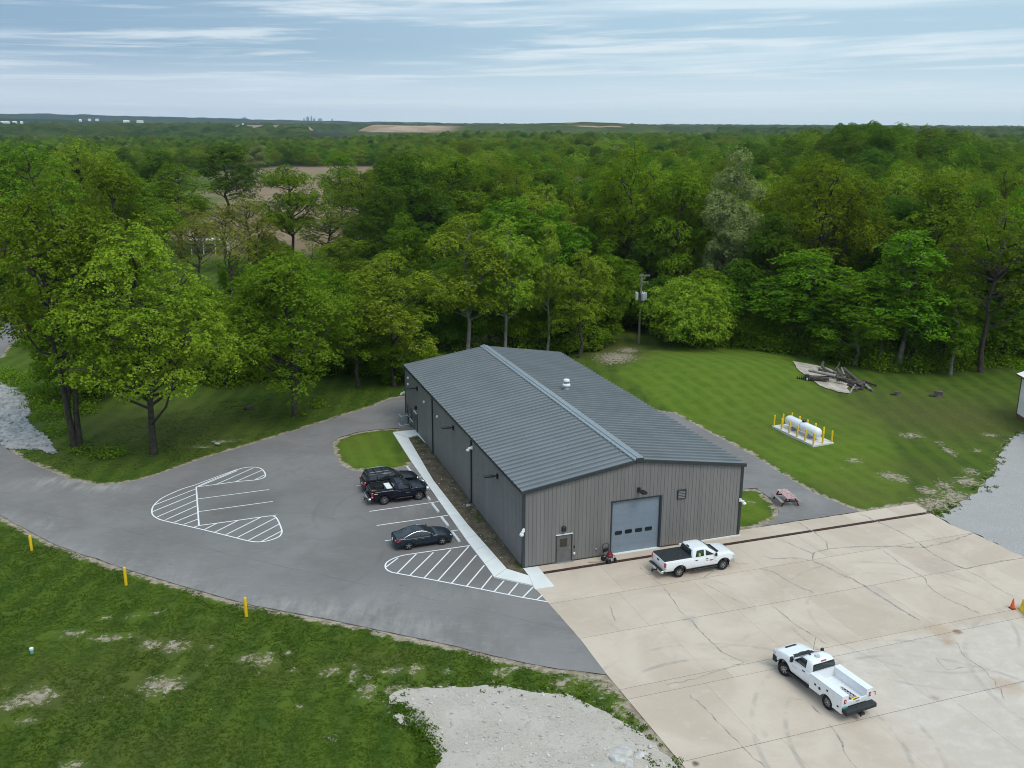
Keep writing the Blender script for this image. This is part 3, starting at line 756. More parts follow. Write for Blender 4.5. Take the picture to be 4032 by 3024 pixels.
# trench drain: grate lengths laid end to end
gm = MB()
gm.box((0, 0, -.01), (.93, .30, .03))
for i in range(6): gm.box((-.39 + i * .156, 0, .012), (.05, .30, .018))
gm.box((0, .135, .0125), (.93, .025, .017)); gm.box((0, -.135, .0125), (.93, .025, .017))
gme = gm.mesh('grate', MAT['grate'])
for i in range(37):
    o = link('grate', gme, base); o.location = bloc(.95 + i * .955, -1.17, -.012); o.rotation_euler = (0, 0, BYAW)
def crack(px_pts, w, seed):
    g_ = np.random.default_rng(seed); pts = [np.array(p) for p in W2(px_pts)]; Q = []
    for i in range(len(pts) - 1):
        L = np.linalg.norm(pts[i + 1] - pts[i]); n = max(2, int(L / .35)); t = (pts[i + 1] - pts[i]) / L; nn = np.array([-t[1], t[0]])
        for j in range(n): Q.append(pts[i] + t * L * j / n + nn * g_.normal() * .05 * (j > 0))
    Q.append(pts[-1]); m = MB(); A = []; B_ = []
    for i, p in enumerate(Q):
        t = Q[min(i + 1, len(Q) - 1)] - Q[max(i - 1, 0)]; t /= np.linalg.norm(t); nn = np.array([-t[1], t[0]])
        ww = w * (.25 + g_.random() * 1.5) * (.3 if i in (0, len(Q) - 1) else 1)
        A.append((*(p + nn * ww / 2), .0095)); B_.append((*(p - nn * ww / 2), .0095))
    n = len(Q); m.add(A + B_, [(n + i, n + i + 1, i + 1, i) for i in range(n - 1)])
    m.build('crack', MAT['crack'], base)
for i, (w, pts) in enumerate(((.10, [(820, 390), (870, 408), (960, 402), (1040, 410), (1085, 415)]), (.10, [(1085, 415), (1090, 375), (1165, 355), (1300, 343), (1500, 340), (1690, 345), (1800, 320), (1940, 270)]), (.07, [(1165, 355), (1150, 310), (1100, 270), (1000, 210)]),
                              (.11, [(1085, 415), (1200, 470), (1360, 550), (1450, 610), (1560, 680), (1660, 738)]), (.08, [(1330, 165), (1480, 230), (1620, 300), (1740, 390), (1880, 455)]), (.07, [(1460, 360), (1560, 440), (1670, 500), (1720, 570), (1800, 620), (1980, 700)]), (.06, [(1880, 455), (1990, 510), (2060, 560), (2160, 608)]), (.08, [(1830, 440), (1900, 460), (2040, 430), (2110, 415), (2212, 405)]), (.07, [(880, 290), (960, 325), (1090, 385)]),
                              (.06, [(800, 460), (870, 475), (960, 530), (1090, 590)]), (.05, [(470, 520), (520, 495), (560, 470)]), (.07, [(390, 735), (440, 735), (480, 790), (540, 850), (600, 905), (720, 960)]), (.06, [(870, 660), (960, 735), (1060, 800), (1170, 865)]), (.05, [(430, 1130), (560, 1260), (700, 1400), (830, 1523)]), (.07, [(1080, 1190), (1130, 1240)]), (.05, [(960, 1150), (1030, 1160)]), (.06, [(1170, 1290), (1210, 1340), (1260, 1450), (1320, 1523)]), (.05, [(1850, 850), (1900, 930), (1990, 990), (2060, 1060), (2110, 1160)]), (.05, [(160, 450), (230, 510), (290, 560), (380, 690), (430, 735)]), (.05, [(0, 660), (30, 740)]), (.05, [(500, 540), (600, 590), (700, 640)]), (.06, [(640, 430), (750, 435)]), (.05, [(1740, 930), (1800, 1000), (1960, 980)]), (.05, [(300, 1080), (480, 1040), (720, 960)]))):
    crack(r3(pts), w * 1.15, i)

# sidewalk slabs, raised a step above the lot
w_out = W2([(1546, 1705), (1622, 1824), (1727, 1973), (1849, 2148), (1892, 2200), (1946, 2276)])
w_in = W2([(1608, 1727), (1703, 1890), (1839, 2066), (1995, 2243)])
def along(poly, t):
    A = np.array(poly); L = np.r_[0, np.cumsum(np.linalg.norm(np.diff(A, axis=0), axis=1))]; s_ = t * L[-1]
    return np.array([np.interp(s_, L, A[:, 0]), np.interp(s_, L, A[:, 1])])
swalk = thing('sidewalk', 'pale concrete sidewalk between the parked vehicles and the planting bed', 'sidewalk')
swalk['kind'] = 'structure'
NS = 15
for i in range(NS):
    t0, t1 = i / NS + .0006, (i + 1) / NS - .0006
    q = [along(w_out, t0), along(w_out, t1), along(w_in, t1), along(w_in, t0)]
    MB().prism([tuple(p) for p in q], -.05, .10).build('concrete_slab', MAT['sidewalk'], swalk)
q = W2([(1547, 1704), (1645, 1694)]) + [tuple(bloc(-.02, 29.3)[:2])] + W2([(1644, 1716), (1609, 1726)])
MB().prism(q, -.05, .10).build('concrete_slab', MAT['sidewalk'], swalk)
q = W2([(1949, 2276), (2097, 2308), (2082, 2271), (1996, 2244)])
MB().prism(q, -.05, .10).build('concrete_slab', MAT['sidewalk'], swalk)
q = [tuple(bloc(-.05, -.03)[:2])] + W2([(2117, 2231), (2183, 2309), (2106, 2321), (2084, 2270)])
MB().prism(q, -.05, .03).build('concrete_slab', MAT['sidewalk'], swalk)
b = NB('mulch_bed')
c = b.mix(b.ramp(b.noise(1.3, 6, .7), .38, .62), (.085, .068, .046), (.155, .126, .088))
c = b.mix(b.ramp(b.noise(9, 4, .7), .6, .72), c, (.24, .215, .18))
c = b.mix(b.ramp(b.noise(.6, 4, .6, w=30), .56, .68), c, (.055, .072, .022))
bed, _ = sheet('planting_bed', mulch, .06, b.pbr(c, .95, 0, .1, b.bump(b.noise(8, 5, .7), .9, .06)))
tag(bed, 'brown earth planting bed along the grey side wall', 'planting bed', kind='structure')
b = NB('gravel')
f = b.noise(7, 6, .85); f2 = b.noise(.35, 5, .6)
c = b.mix(b.ramp(f, .3, .7), (.25, .240, .232), (.50, .48, .465))
c = b.mix(b.math('MULTIPLY', b.ramp(f2, .42, .62), .55), c, (.36, .335, .305))
c = b.mix(b.math('MULTIPLY', b.ramp(b.noise(1.2, 6, .7, stretch=(.35, 1.3, 1), rot=.4), .55, .7), .4), c, (.24, .225, .205))
gr_mat = b.pbr(c, .95, 0, .1, b.bump(f, .8, .04))
o, _ = sheet('gravel_lot', ragged(gravel_r, .7, .16, 9), .006, gr_mat)
tag(o, 'blue-grey gravel lot beside the concrete yard', 'gravel', kind='structure')
b = NB('pale_gravel')
f = b.noise(11, 5, .8); f2 = b.noise(.45, 5, .65)
c = b.mix(b.ramp(f, .3, .7), (.40, .352, .30), (.60, .535, .46))
c = b.mix(b.math('MULTIPLY', b.ramp(f2, .45, .62), .55), c, (.585, .53, .465))
c = b.mix(b.ramp(b.noise(.8, 6, .7, w=11), .60, .70), c, (.42, .375, .32))
def gz_f(vv):
    d = edist(vv, gravel_f)
    return .012 + sstep(d, 0, 2.2) * (.10 + .18 * vnoise(vv, .45, 12) + .08 * vnoise(vv, 1.7, 13))
o, _ = sheet('gravel_heap', ragged(gravel_f, .45, .16, 10), .01, b.pbr(c, .95, 0, .1, b.bump(f, 1.0, .06)), .5, gz_f)
tag(o, 'pale crushed stone spread beside the concrete yard', 'gravel', kind='structure')
b = NB('log_pad')
c = b.mix(b.ramp(b.noise(.9, 6, .65), .35, .65), (.33, .28, .225), (.50, .45, .385))
o, _ = sheet('log_yard', ragged(log_pad, .8, .12, 12), .0, b.pbr(c, .95, 0, .1), .8, lambda vv: hground(vv)[0] + .10)
tag(o, 'bare sandy patch under the old logs', 'bare ground', kind='structure')

# ================================================================== THE GREY METAL BUILDING
bld = thing('metal_building', 'long grey ribbed metal building with low gabled roof and overhead door', 'building', BO, BYAW)
def roof_z(x): return BE + (BR - BE) * (1 - abs(x - BW / 2) / (BW / 2))
# foundation and inner shell (kept behind the panels)
m = MB(); m.box((BW / 2, BL / 2, .06), (BW - .30, BL - .30, .20)); m.build('foundation', MAT['pad_concrete'], bld)
# front door geometry
ohx0, _z = on_front(*r1([(1331, 1290)])[0]); ohx1, _z = on_front(*r1([(1612, 1253)])[0])
_, ohz = on_front(*r1([(1475, 981)])[0])
mdx0, _z = on_front(*r1([(1014, 1352)])[0]); mdx1, _z = on_front(*r1([(1108, 1335)])[0]); _, mdz = on_front(*r1([(1062, 1186)])[0])
RIBS = (.12, .424, .729)
def panel_mesh(w, htop, z0=.0, skip=None):
    """ribbed sheet seen from outside: +x along wall, outward = -y; htop(x) gives its upper edge; narrow recessed grooves"""
    m = MB(); xs_ = [0.0]
    for r_ in RIBS:
        if r_ + .04 < w: xs_ += [r_ - .032, r_ - .016, r_ + .016, r_ + .032]
    xs_.append(w); ds = [0.0]
    for r_ in RIBS:
        if r_ + .04 < w: ds += [0.0, .024, .024, 0.0]
    ds.append(0.0)
    A = [(x, d, z0) for x, d in zip(xs_, ds)]; B_ = [(x, d, htop(x)) for x, d in zip(xs_, ds)]
    n = len(A); m.add(A + B_, [(i, i + 1, n + i + 1, n + i) for i in range(n - 1)])
    m.add([(0, 0, z0), (0, .05, z0), (0, .05, htop(0)), (0, 0, htop(0))], [(0, 3, 2, 1)]); m.add([(w, 0, z0), (w, .05, z0), (w, .05, htop(w)), (w, 0, htop(w))], [(0, 1, 2, 3)])
    return m
PW = .9144
for i in range(20):
    x0 = i * PW; x1 = min(x0 + PW, BW); w = x1 - x0 - .003
    parts = []
    cuts = sorted({0.0, w} | {t - x0 for t in (ohx0, ohx1, mdx0, mdx1) if 0 < t - x0 < w})
    m = MB()
    full = panel_mesh(w, lambda x, x0=x0: roof_z(x0 + x) - .10)
    hits = [(a, c_, h) for a, c_, h in ((ohx0, ohx1, ohz), (mdx0, mdx1, mdz)) if c_ > x0 and a < x1]
    if not hits: m = full
    else:
        a, c_, h = hits[0]
        bmx = bmesh.new(); me_ = full.mesh('t', MAT['wall_panel']); bmx.from_mesh(me_); bpy.data.meshes.remove(me_)
        for co, no in (((a - x0, 0, 0), (1, 0, 0)), ((c_ - x0, 0, 0), (1, 0, 0)), ((0, 0, h), (0, 0, 1))):
            bmesh.ops.bisect_plane(bmx, geom=bmx.verts[:] + bmx.edges[:] + bmx.faces[:], plane_co=co, plane_no=no)
        kill = [f_ for f_ in bmx.faces if a - x0 < f_.calc_center_median().x < c_ - x0 and f_.calc_center_median().z < h]
        bmesh.ops.delete(bmx, geom=kill, context='FACES')
        me_ = bpy.data.meshes.new('wall_panel'); bmx.to_mesh(me_); bmx.free(); me_.materials.append(MAT['wall_panel'])
        if len(me_.polygons):
            o = link('wall_panel', me_, bld); o.location = (x0, -.002, .02)
        continue
    o = m.build('wall_panel', MAT['wall_panel'], bld); o.location = (x0, -.002, .02)
sp = panel_mesh(PW - .003, lambda x: BE - .07).mesh('wall_panel', MAT['wall_panel'])
ldy0, _z = on_left(1540 + 412 * .229, 1420 + 1190 * .229); ldy1, _z = on_left(1540 + 462 * .229, 1420 + 1250 * .229); _, ldz = on_left(1540 + 432 * .229, 1420 + 900 * .229)
nL = int(BL / PW) + 1
for i in range(nL):
    y0 = i * PW
    o = link('wall_panel', sp, bld) if y0 + PW < BL else panel_mesh(BL - y0 - .003, lambda x: BE - .07).build('wall_panel', MAT['wall_panel'], bld)
    o.rotation_euler = (0, 0, -math.pi / 2); o.location = (-.002, y0 + min(PW, BL - y0) - .0015, .02)
m = MB(); m.box((BW - .02, BL / 2, BE / 2), (.03, BL - .1, BE - .1)); m.prism([(0.05, BL - .05), (BW - .05, BL - .05), (BW - .05, BL), (.05, BL)], .02, BE - .1)
m.add([(0, BL - .01, BE - .1), (BW, BL - .01, BE - .1), (BW / 2, BL - .01, BR - .1)], [(0, 2, 1)])
m.build('rear_wall', MAT['wall_panel'], bld)
m = MB(); m.box((.35, BL / 2, BE / 2), (.02, BL - .8, BE - .2)); m.box((BW / 2, .35, BE / 2), (BW - .8, .02, BE - .2)); m.build('inner_wall', MAT['black'], bld)
# corner trims, rake and eave trims, downpipes
def trim(c_, d, name='trim'): m = MB(); m.box(c_, d); return m.build(name, MAT['wall_dark'], bld)
trim((.06, -.03, BE / 2 + .02), (.20, .05, BE - .12), 'corner_trim'); trim((-.03, .055, BE / 2 + .02), (.05, .21, BE - .12), 'corner_trim')
trim((BW - .06, -.03, BE / 2 + .02), (.20, .05, BE - .12), 'corner_trim'); trim((BW + .03, .055, BE / 2 + .02), (.05, .21, BE - .12), 'corner_trim')
trim((-.03, BL - .06, BE / 2 + .02), (.05, .2, BE - .12), 'corner_trim')
OV = .16
for sgn in (0, 1):
    xa, xb = (-.18, BW / 2 + .0) if sgn == 0 else (BW + .18, BW / 2)
    for y_ in (-.12, BL + .12):
        m = MB(); za, zb = roof_z(xa), roof_z(xb)
        m.add([(xa, y_ - .06, za - .20), (xa, y_ + .06, za - .20), (xa, y_ + .06, za + .07), (xa, y_ - .06, za + .07), (xb, y_ - .06, zb - .20), (xb, y_ + .06, zb - .20), (xb, y_ + .06, zb + .07), (xb, y_ - .06, zb + .07)],
              [(0, 4, 5, 1), (3, 2, 6, 7), (0, 3, 7, 4), (1, 5, 6, 2), (0, 1, 2, 3), (4, 7, 6, 5)])
        m.build('rake_trim', MAT['wall_dark'], bld)
for x_, s_ in ((-.10, -1), (BW + .10, 1)):
    m = MB(); zz = roof_z(0)
    m.box((x_ + s_ * .045, BL / 2, zz - .115), (.02, BL + .3, .15)); m.box((x_, BL / 2, zz - .19), (.11, BL + .3, .02)); m.box((x_ - s_ * .045, BL / 2, zz - .14), (.02, BL + .3, .10))
    m.build('gutter', MAT['wall_dark'], bld)
for px, py in ((1540 + 728 * .229, 1420 + 1500 * .229), (1540 + 1385 * .229, 1420 + 1500 * .229)):
    y_, _z = on_left(px, py)
    m = MB(); m.cbox((-.07, y_, BE / 2 - .1), (.11, .15, BE - .35), .02); m.box((-.15, y_, .12), (.25, .12, .1)); m.build('downpipe', MAT['wall_dark'], bld)
# base trim and sill strips
m = MB(); m.box(((ohx1 + BW) / 2, -.02, .055), (BW - ohx1 - .2, .06, .05)); m.build('base_trim', MAT['wall_dark'], bld)
m = MB(); m.box(((BW + 13.0) / 2, -.09, .05), (BW - 12.8, .12, .085)); m.build('sill', MAT['sidewalk'], bld)
m = MB(); m.box(((mdx1 + ohx0) / 2, -.02, .055), (ohx0 - mdx1 - .1, .06, .05)); m.build('base_trim', MAT['wall_dark'], bld)
m = MB(); m.box((mdx0 / 2, -.02, .055), (mdx0 - .15, .06, .05)); m.build('base_trim', MAT['wall_dark'], bld)
m = MB(); m.box((-.02, BL / 2, .055), (.06, BL - .3, .05)); m.build('base_trim', MAT['wall_dark'], bld)
# roof: one standing-seam sheet per bay on each slope
RP = BL / 52.0
slope = math.atan2(BR - BE, BW / 2); RL = (BW / 2 + .12) / math.cos(slope)
m = MB()
prof = [(0, .0), (RP * .30, .0), (RP * .305, .010), (RP * .33, .010), (RP * .335, .0), (RP * .62, .0), (RP * .635, .125), (RP * .72, .125), (RP * .86, .0), (RP - .002, .0)]
A = [(0, y, z) for y, z in prof]; B_ = [(RL, y, z) for y, z in prof]; n = len(A)
m.add(A + B_, [(i, n + i, n + i + 1, i + 1) for i in range(n - 1)])
m.add(A + [(0, y, -.02) for y, z in prof], [(i, i + 1, n + i + 1, n + i) for i in range(n - 1)])
rme = m.mesh('roof_panel', MAT['roof'])
m = MB(); prof2 = [(RP - .002 - y, z) for y, z in prof[::-1]]
A = [(0, y, z) for y, z in prof2]; B_ = [(RL, y, z) for y, z in prof2]
m.add(A + B_, [(i, n + i, n + i + 1, i + 1) for i in range(n - 1)]); m.add(A + [(0, y, -.02) for y, z in prof2], [(i, i + 1, n + i + 1, n + i) for i in range(n - 1)])
rme2 = m.mesh('roof_panel', MAT['roof'])
for i in range(52):
    for s_ in (0, 1):
        o = link('roof_panel', rme if s_ == 0 else rme2, bld)
        if s_ == 0:
            o.location = (-.12, i * RP, roof_z(-.12) + .045); o.rotation_euler = (0, -slope, 0)
        else:
            o.location = (BW + .12, (i + 1) * RP, roof_z(-.12) + .045); o.rotation_euler = (0, -slope, math.pi)
m = MB(); zr = BR + .05
pr = [(-.46, zr - .03), (-.44, zr + .055), (-.17, zr + .085), (-.15, zr + .145), (0, zr + .175), (.15, zr + .145), (.17, zr + .085), (.44, zr + .055), (.46, zr - .03)]
m.loft([[(BW / 2 + x, y_, z) for x, z in pr] for y_ in (-.20, BL + .20)]); m.build('ridge_cap', MAT['ridge'], bld)
m = MB(); m.box((BW / 2, -.22, zr - .02), (.62, .08, .30)); m.build('ridge_end_cap', MAT['wall_dark'], bld)
# roof ventilator
d = ray(2230, 1535); o_ = CP - BO
vx = None
for t in np.linspace(40, 140, 4000):
    q = o_ + d * t; x_, y_ = q @ AX, q @ AY
    if 0 < x_ < BW and q[2] < roof_z(x_) + .08: vx, vy = x_, y_; break
vent = thing('roof_ventilator', 'white capped round ventilator standing on the far roof slope', 'ventilator', bloc(vx, vy, roof_z(vx) + .04), BYAW); vent.scale = (.62, .62, .75)
m = MB(); m.lathe([(.50, -.15), (.50, .12), (.36, .42), (.36, .62)], 20); m.build('base', MAT['steel'], vent, 40)
m = MB(); m.lathe([(.40, .50), (.56, .56), (.62, .70), (.58, .82), (.40, .90)], 24); m.build('collar', MAT['white_plastic'], vent, 40)
m = MB(); m.lathe([(.40, .88), (.40, 1.22)], 20); m.build('neck', MAT['steel'], vent, 40)
m = MB(); m.lathe([(.44, 1.16), (.50, 1.20), (.50, 1.34), (.42, 1.44), (.0, 1.47)], 24); m.build('cap', MAT['white_plastic'], vent, 40)
# overhead door
od = bld
jw = .10
m = MB(); hh = ohz
m.box((ohx0 + .02, .06, hh / 2), (.06, .20, hh)); m.box((ohx1 - .02, .06, hh / 2), (.06, .20, hh)); m.box(((ohx0 + ohx1) / 2, .06, hh - .02), (ohx1 - ohx0, .20, .05))
m.box((ohx1 + .05, -.02, hh / 2), (.10, .05, hh)); m.box((ohx0 - .03, -.02, hh / 2), (.05, .04, hh)); m.box(((ohx0 + ohx1) / 2, -.02, hh + .03), (ohx1 - ohx0 + .2, .05, .07))
frame = m.build('overhead_door_frame', MAT['wall_dark'], bld)
n = 7; ph = (hh - .05) / n; wid = ohx1 - ohx0 - .08
_, wz = on_front(*r1([(1467, 1165)])[0], y=.12); wrow = int((wz - .03) / ph)
door = MB(); door.box(((ohx0 + ohx1) / 2, .20, hh / 2), (wid, .02, hh - .06)); door = door.build('overhead_door', MAT['overhead'], bld)
for i in range(n):
    m = MB(); m.box(((ohx0 + ohx1) / 2, .15, .03 + ph * (i + .5)), (wid, .05, ph - .006)); p = m.build('door_panel', MAT['overhead'], door)
    if i == wrow:
        for px, py in ((1379, 1177), (1437, 1168), (1496, 1160), (1553, 1152)):
            x_, z_ = on_front(*r1([(px, py)])[0], y=.12)
            m = MB(); a, c_, k = .31, .165, .09
            out = [(a, -c_ + k), (a, c_ - k), (a - .03, c_ - .03), (a - k, c_), (-a + k, c_), (-a + .03, c_ - .03), (-a, c_ - k), (-a, -c_ + k), (-a + .03, -c_ + .03), (-a + k, -c_), (a - k, -c_), (a - .03, -c_ + .03)]
            m.loft([[(x_ + u, .123, z_ + v) for u, v in out], [(x_ + u * .97, .108, z_ + v * .95) for u, v in out]]); m.build('window_frame', MAT['black'], p)
            m = MB(); m.loft([[(x_ + u * .86, .109, z_ + v * .80) for u, v in out], [(x_ + u * .86, .104, z_ + v * .80) for u, v in out]]); m.build('window', MAT['glass'], p)
m = MB(); m.box(((ohx0 + ohx1) / 2, .12, .02), (wid + .2, .5, .03)); m.build('door_sill', MAT['sidewalk'], bld)
# person door
fr = MB(); w = mdx1 - mdx0; cx = (mdx0 + mdx1) / 2
fr.box((mdx0 + .03, .02, mdz / 2), (.06, .12, mdz)); fr.box((mdx1 - .03, .02, mdz / 2), (.06, .12, mdz)); fr.box((cx, .02, mdz - .03), (w - .12, .12, .06))
fr = fr.build('door_frame', MAT['wall_dark'], bld)
m = MB(); m.box((cx, -.05, mdz + .025), (w + .04, .10, .05)); m.build('drip_cap', MAT['white_plastic'], fr)
m = MB(); m.box((cx, .03, mdz / 2 - .01), (w - .13, .05, mdz - .09)); pd = m.build('entry_door', MAT['door_grey'], bld)
x_, z_ = on_front(*r1([(1060, 1234)])[0])
m = MB(); m.box((x_, .003, z_), (.60, .02, .66)); m.box((x_, -.004, z_), (.02, .01, .5)); m.build('window', MAT['glass_amber'], pd)
m = MB(); m.box((x_, .006, z_), (.70, .012, .76)); m.build('window_frame', MAT['door_grey'], pd)
x_, z_ = on_front(*r1([(1096, 1262)])[0]); m = MB(); m.box((x_, -.01, z_), (.07, .03, .16)); m.tube([(x_ - .03, -.02, z_), (x_ - .03, -.07, z_), (x_ - .13, -.07, z_)], .012, 6); m.build('handle', MAT['steel'], pd)
m = MB(); m.box((cx, -.06, .03), (w + .1, .2, .03)); m.build('door_sill', MAT['steel'], bld)
def wall_box(px, py, w, h, d, mat, name, label, cat, left=False):
    if left:
        y_, z_ = on_left(px, py, -d / 2); m = MB(); m.cbox((0, 0, 0), (d, w, h), .015); loc = bloc(-d / 2 - .01, y_, z_)
    else:
        x_, z_ = on_front(px, py, -d / 2); m = MB(); m.cbox((0, 0, 0), (w, d, h), .015); loc = bloc(x_, -d / 2 - .01, z_)
    o = m.build(name, mat); o.location = loc; o.rotation_euler = (0, 0, BYAW); return tag(o, label, cat)
p = r1([(1063, 1154)])[0]; wall_box(*p, .30, .34, .22, MAT['black'], 'wall_light', 'small black wall light above the front entry door', 'wall light')
p = r1([(1122, 1256)])[0]; wall_box(*p, .09, .17, .06, MAT['black'], 'keypad', 'black keypad on the grey wall beside the front entry door', 'keypad')
p = r1([(1122, 1295)])[0]; wall_box(*p, .15, .16, .08, MAT['white_plastic'], 'outlet_box', 'white outlet box low on the wall beside the entry door', 'outlet box')
p = r1([(1249, 1271)])[0]; wall_box(*p, .13, .13, .09, MAT['steel'], 'hose_tap', 'small grey tap on the wall beside the pressure washer', 'tap')
wall_box(1540 + 423 * .229, 1420 + 810 * .229, .3, .34, .22, MAT['black'], 'wall_light', 'small black wall light above the side entry door', 'wall light', True)
wall_box(1540 + 322 * .229, 1420 + 950 * .229, .25, .4, .14, MAT['steel'], 'disconnect_box', 'grey electrical box on the side wall above the air conditioner', 'electrical box', True)
# louvred vent
lx, lz = on_front(2460 + 988 * .226, 1890 + 243 * .226)
lv = thing('louvre_vent', 'square grey louvre vent high on the front wall', 'vent', bloc(lx, -.03, lz), BYAW)
s = .34
m = MB()
for a in (-1, 1): m.box((a * s, -.02, 0), (.07, .1, 2 * s + .07)); m.box((0, -.021, a * s), (2 * s - .07, .098, .07))
m.build('frame', MAT['wall_dark'], lv)
for i in range(5):
    m = MB(); m.box((0, -.02, -s + .085 + i * .128), (2 * s - .08, .012, .125), mat=Matrix.Rotation(R(-52), 3, 'X')); m.build('slat', MAT['wall_panel'], lv)
m = MB(); m.box((0, .012, 0), (2 * s, .01, 2 * s)); m.build('backing', MAT['black'], lv)
# shoebox flood lights on brackets
def flood(loc, rz, label):
    t = thing('flood_light', label, 'flood light', loc, rz)
    m = MB(); m.cbox((0, -.06, 0), (.24, .12, .40), .02); m.build('bracket', MAT['black'], t)
    m = MB(); m.tube([(0, -.08, .02), (.0, -.34, .05)], .06, 8)
    m.build('arm', MAT['black'], t)
    m = MB(); m.loft([[(x * w_, y, z + dz) for x, z in ((-1, -.05), (1, -.05), (1, .05), (-1, .05))] for y, w_, dz in ((-.30, .12, .05), (-.42, .21, .06), (-.95, .24, .09), (-1.12, .16, .08))])
    m.build('lamp_head', MAT['black'], t, 30); return t
fx_, fz_ = on_front(2460 + 240 * .226, 1890 + 165 * .226); flood(bloc(fx_, -.03, fz_), BYAW, 'black flood light on the front wall above the overhead door')
for (px, py), lb in (((1540 + 455 * .229, 1420 + 478 * .229), 'black flood light on the side wall by the rear corner'), ((1540 + 1080 * .229, 1420 + 1152 * .229), 'black flood light on the side wall between the two downpipes'), ((1780 + 470 * .3856, 1620 + 660 * .3856), 'black flood light on the side wall near the front corner')):
    y_, z_ = on_left(px, py); flood(bloc(-.03, y_, z_), BYAW - math.pi / 2, lb)
# cameras and small white fittings
def camera_box(loc, rz, label, name='security_camera'):
    t = thing(name, label, 'security camera', loc, rz)
    m = MB(); m.cbox((0, -.10, .05), (.16, .2, .26), .03); m.build('bracket', MAT['white_plastic'], t)
    m = MB(); m.tube([(0, -.14, .0), (0, -.40, -.06)], [.10, .12], 10); m.lathe([(.0, -.26), (.13, -.24), (.17, -.14), (.13, -.06), (.0, -.04)], 12, origin=(0, -.42, -.02)); m.build('camera_body', MAT['white_plastic'], t, 40); return t
fx_, fz_ = on_front(2020 + 95 * .425, 1850 + 572 * .425); camera_box(bloc(fx_ + .05, -.05, fz_ + .1), BYAW - .8, 'white security camera low on the front corner by the planting bed')
fx_, fz_ = on_front(2460 + 1985 * .226, 1890 + 352 * .226); camera_box(bloc(fx_, -.05, fz_), BYAW + .8, 'white security camera on the front corner by the picnic table')
y_, z_ = on_left(1540 + 240 * .229, 1420 + 548 * .229); camera_box(bloc(-.04, BL - .1, z_), BYAW - 2.0, 'white security camera on the rear corner above the asphalt drive')
y_, z_ = on_left(1540 + 1415 * .229, 1420 + 1505 * .229); camera_box(bloc(-.04, y_, z_), BYAW - 1.9, 'white security camera on a stalk beside the front downpipe')
for px, py, lb in ((300, 296, 'round white disc fitting highest on the side wall'), (298, 404, 'white round fitting on the side wall just above the rear flood light'), (574, 710, 'small white fitting on the wall above the side entry door'), (800, 963, 'small white fitting on the wall just past the rear downpipe')):
    y_, z_ = on_left(1540 + px * .229, 1420 + py * .229)
    m = MB(); m.lathe([(.0, -.16), (.10, -.15), (.14, -.08), (.14, .0)], 12, axis='X'); o = m.build('wall_fitting', MAT['white_plastic'], None, 40)
    o.location = bloc(-.01, y_, z_); o.rotation_euler = (0, 0, BYAW); tag(o, lb, 'wall fitting')
# side windows and side door
for px, py in ((295, 835), (361, 920)):
    y_, z_ = on_left(1540 + px * .229, 1420 + py * .229)
    wf = MB()
    for a in (-1, 1): wf.box((-.04, y_ + a * .52, z_), (.08, .07, 1.25)); wf.box((-.041, y_, z_ + a * .60), (.078, .97, .07))
    wf = wf.build('window', MAT['door_grey'], bld)
    m = MB(); m.box((-.015, y_, z_), (.02, .98, 1.14)); m.build('pane', MAT['glass'], wf)
    m = MB(); m.box((-.09, y_, z_ - .66), (.14, 1.2, .06)); m.build('sill', MAT['white_plastic'], wf)
    m = MB(); m.box((-.035, y_, z_), (.02, .96, .03)); m.box((-.036, y_, z_), (.02, .03, 1.12)); m.build('muntin', MAT['door_grey'], wf)
yc = (ldy0 + ldy1) / 2; w = abs(ldy1 - ldy0); w = max(.95, min(1.2, w))
m = MB(); m.box((-.04, yc - w / 2, ldz / 2), (.09, .07, ldz)); m.box((-.04, yc + w / 2, ldz / 2), (.09, .07, ldz)); m.box((-.04, yc, ldz), (.09, w + .07, .07)); fr2 = m.build('door_frame', MAT['wall_dark'], bld)
m = MB(); m.box((-.09, yc, ldz + .06), (.14, w + .1, .05)); m.build('drip_cap', MAT['white_plastic'], fr2)
m = MB(); m.box((-.03, yc, ldz / 2), (.05, w - .07, ldz - .05)); pd2 = m.build('entry_door', MAT['door_grey'], bld)
m = MB(); m.box((-.06, yc - .12, 1.35), (.02, .30, .95)); m.build('window', MAT['glass'], pd2)
m = MB(); m.box((-.07, yc + .38, 1.0), (.05, .10, .14)); m.build('handle', MAT['steel'], pd2)

# ================================================================== PROPS
def bollard(loc, label, group, h=1.25, r_=.10, rz=0):
    t = thing('bollard', label, 'bollard', loc, rz, group)
    m = MB(); m.lathe([(r_, -.1), (r_, h - r_ * .9), (r_ * .87, h - r_ * .45), (r_ * .5, h - r_ * .1), (0, h)], 14); m.build('sleeve', MAT['yellow'], t, 40)
    m = MB(); m.lathe([(r_ * 1.02, h * .80), (r_ * 1.02, h * .82)], 14); m.build('band', MAT['yellow_faded'], t, 40)
    return t
for px, py, lb in ((125, 2167, 'yellow bollard in the grass beside the drive, farthest up the road'), (497, 2304, 'yellow bollard in the grass, middle one of the roadside row'), (970, 2427, 'yellow bollard in the grass, closest to the concrete yard')):
    bollard(at_ground(px, py), lb, 'yellow bollards along the grass verge', 1.42 if px > 300 else 1.25, .105)
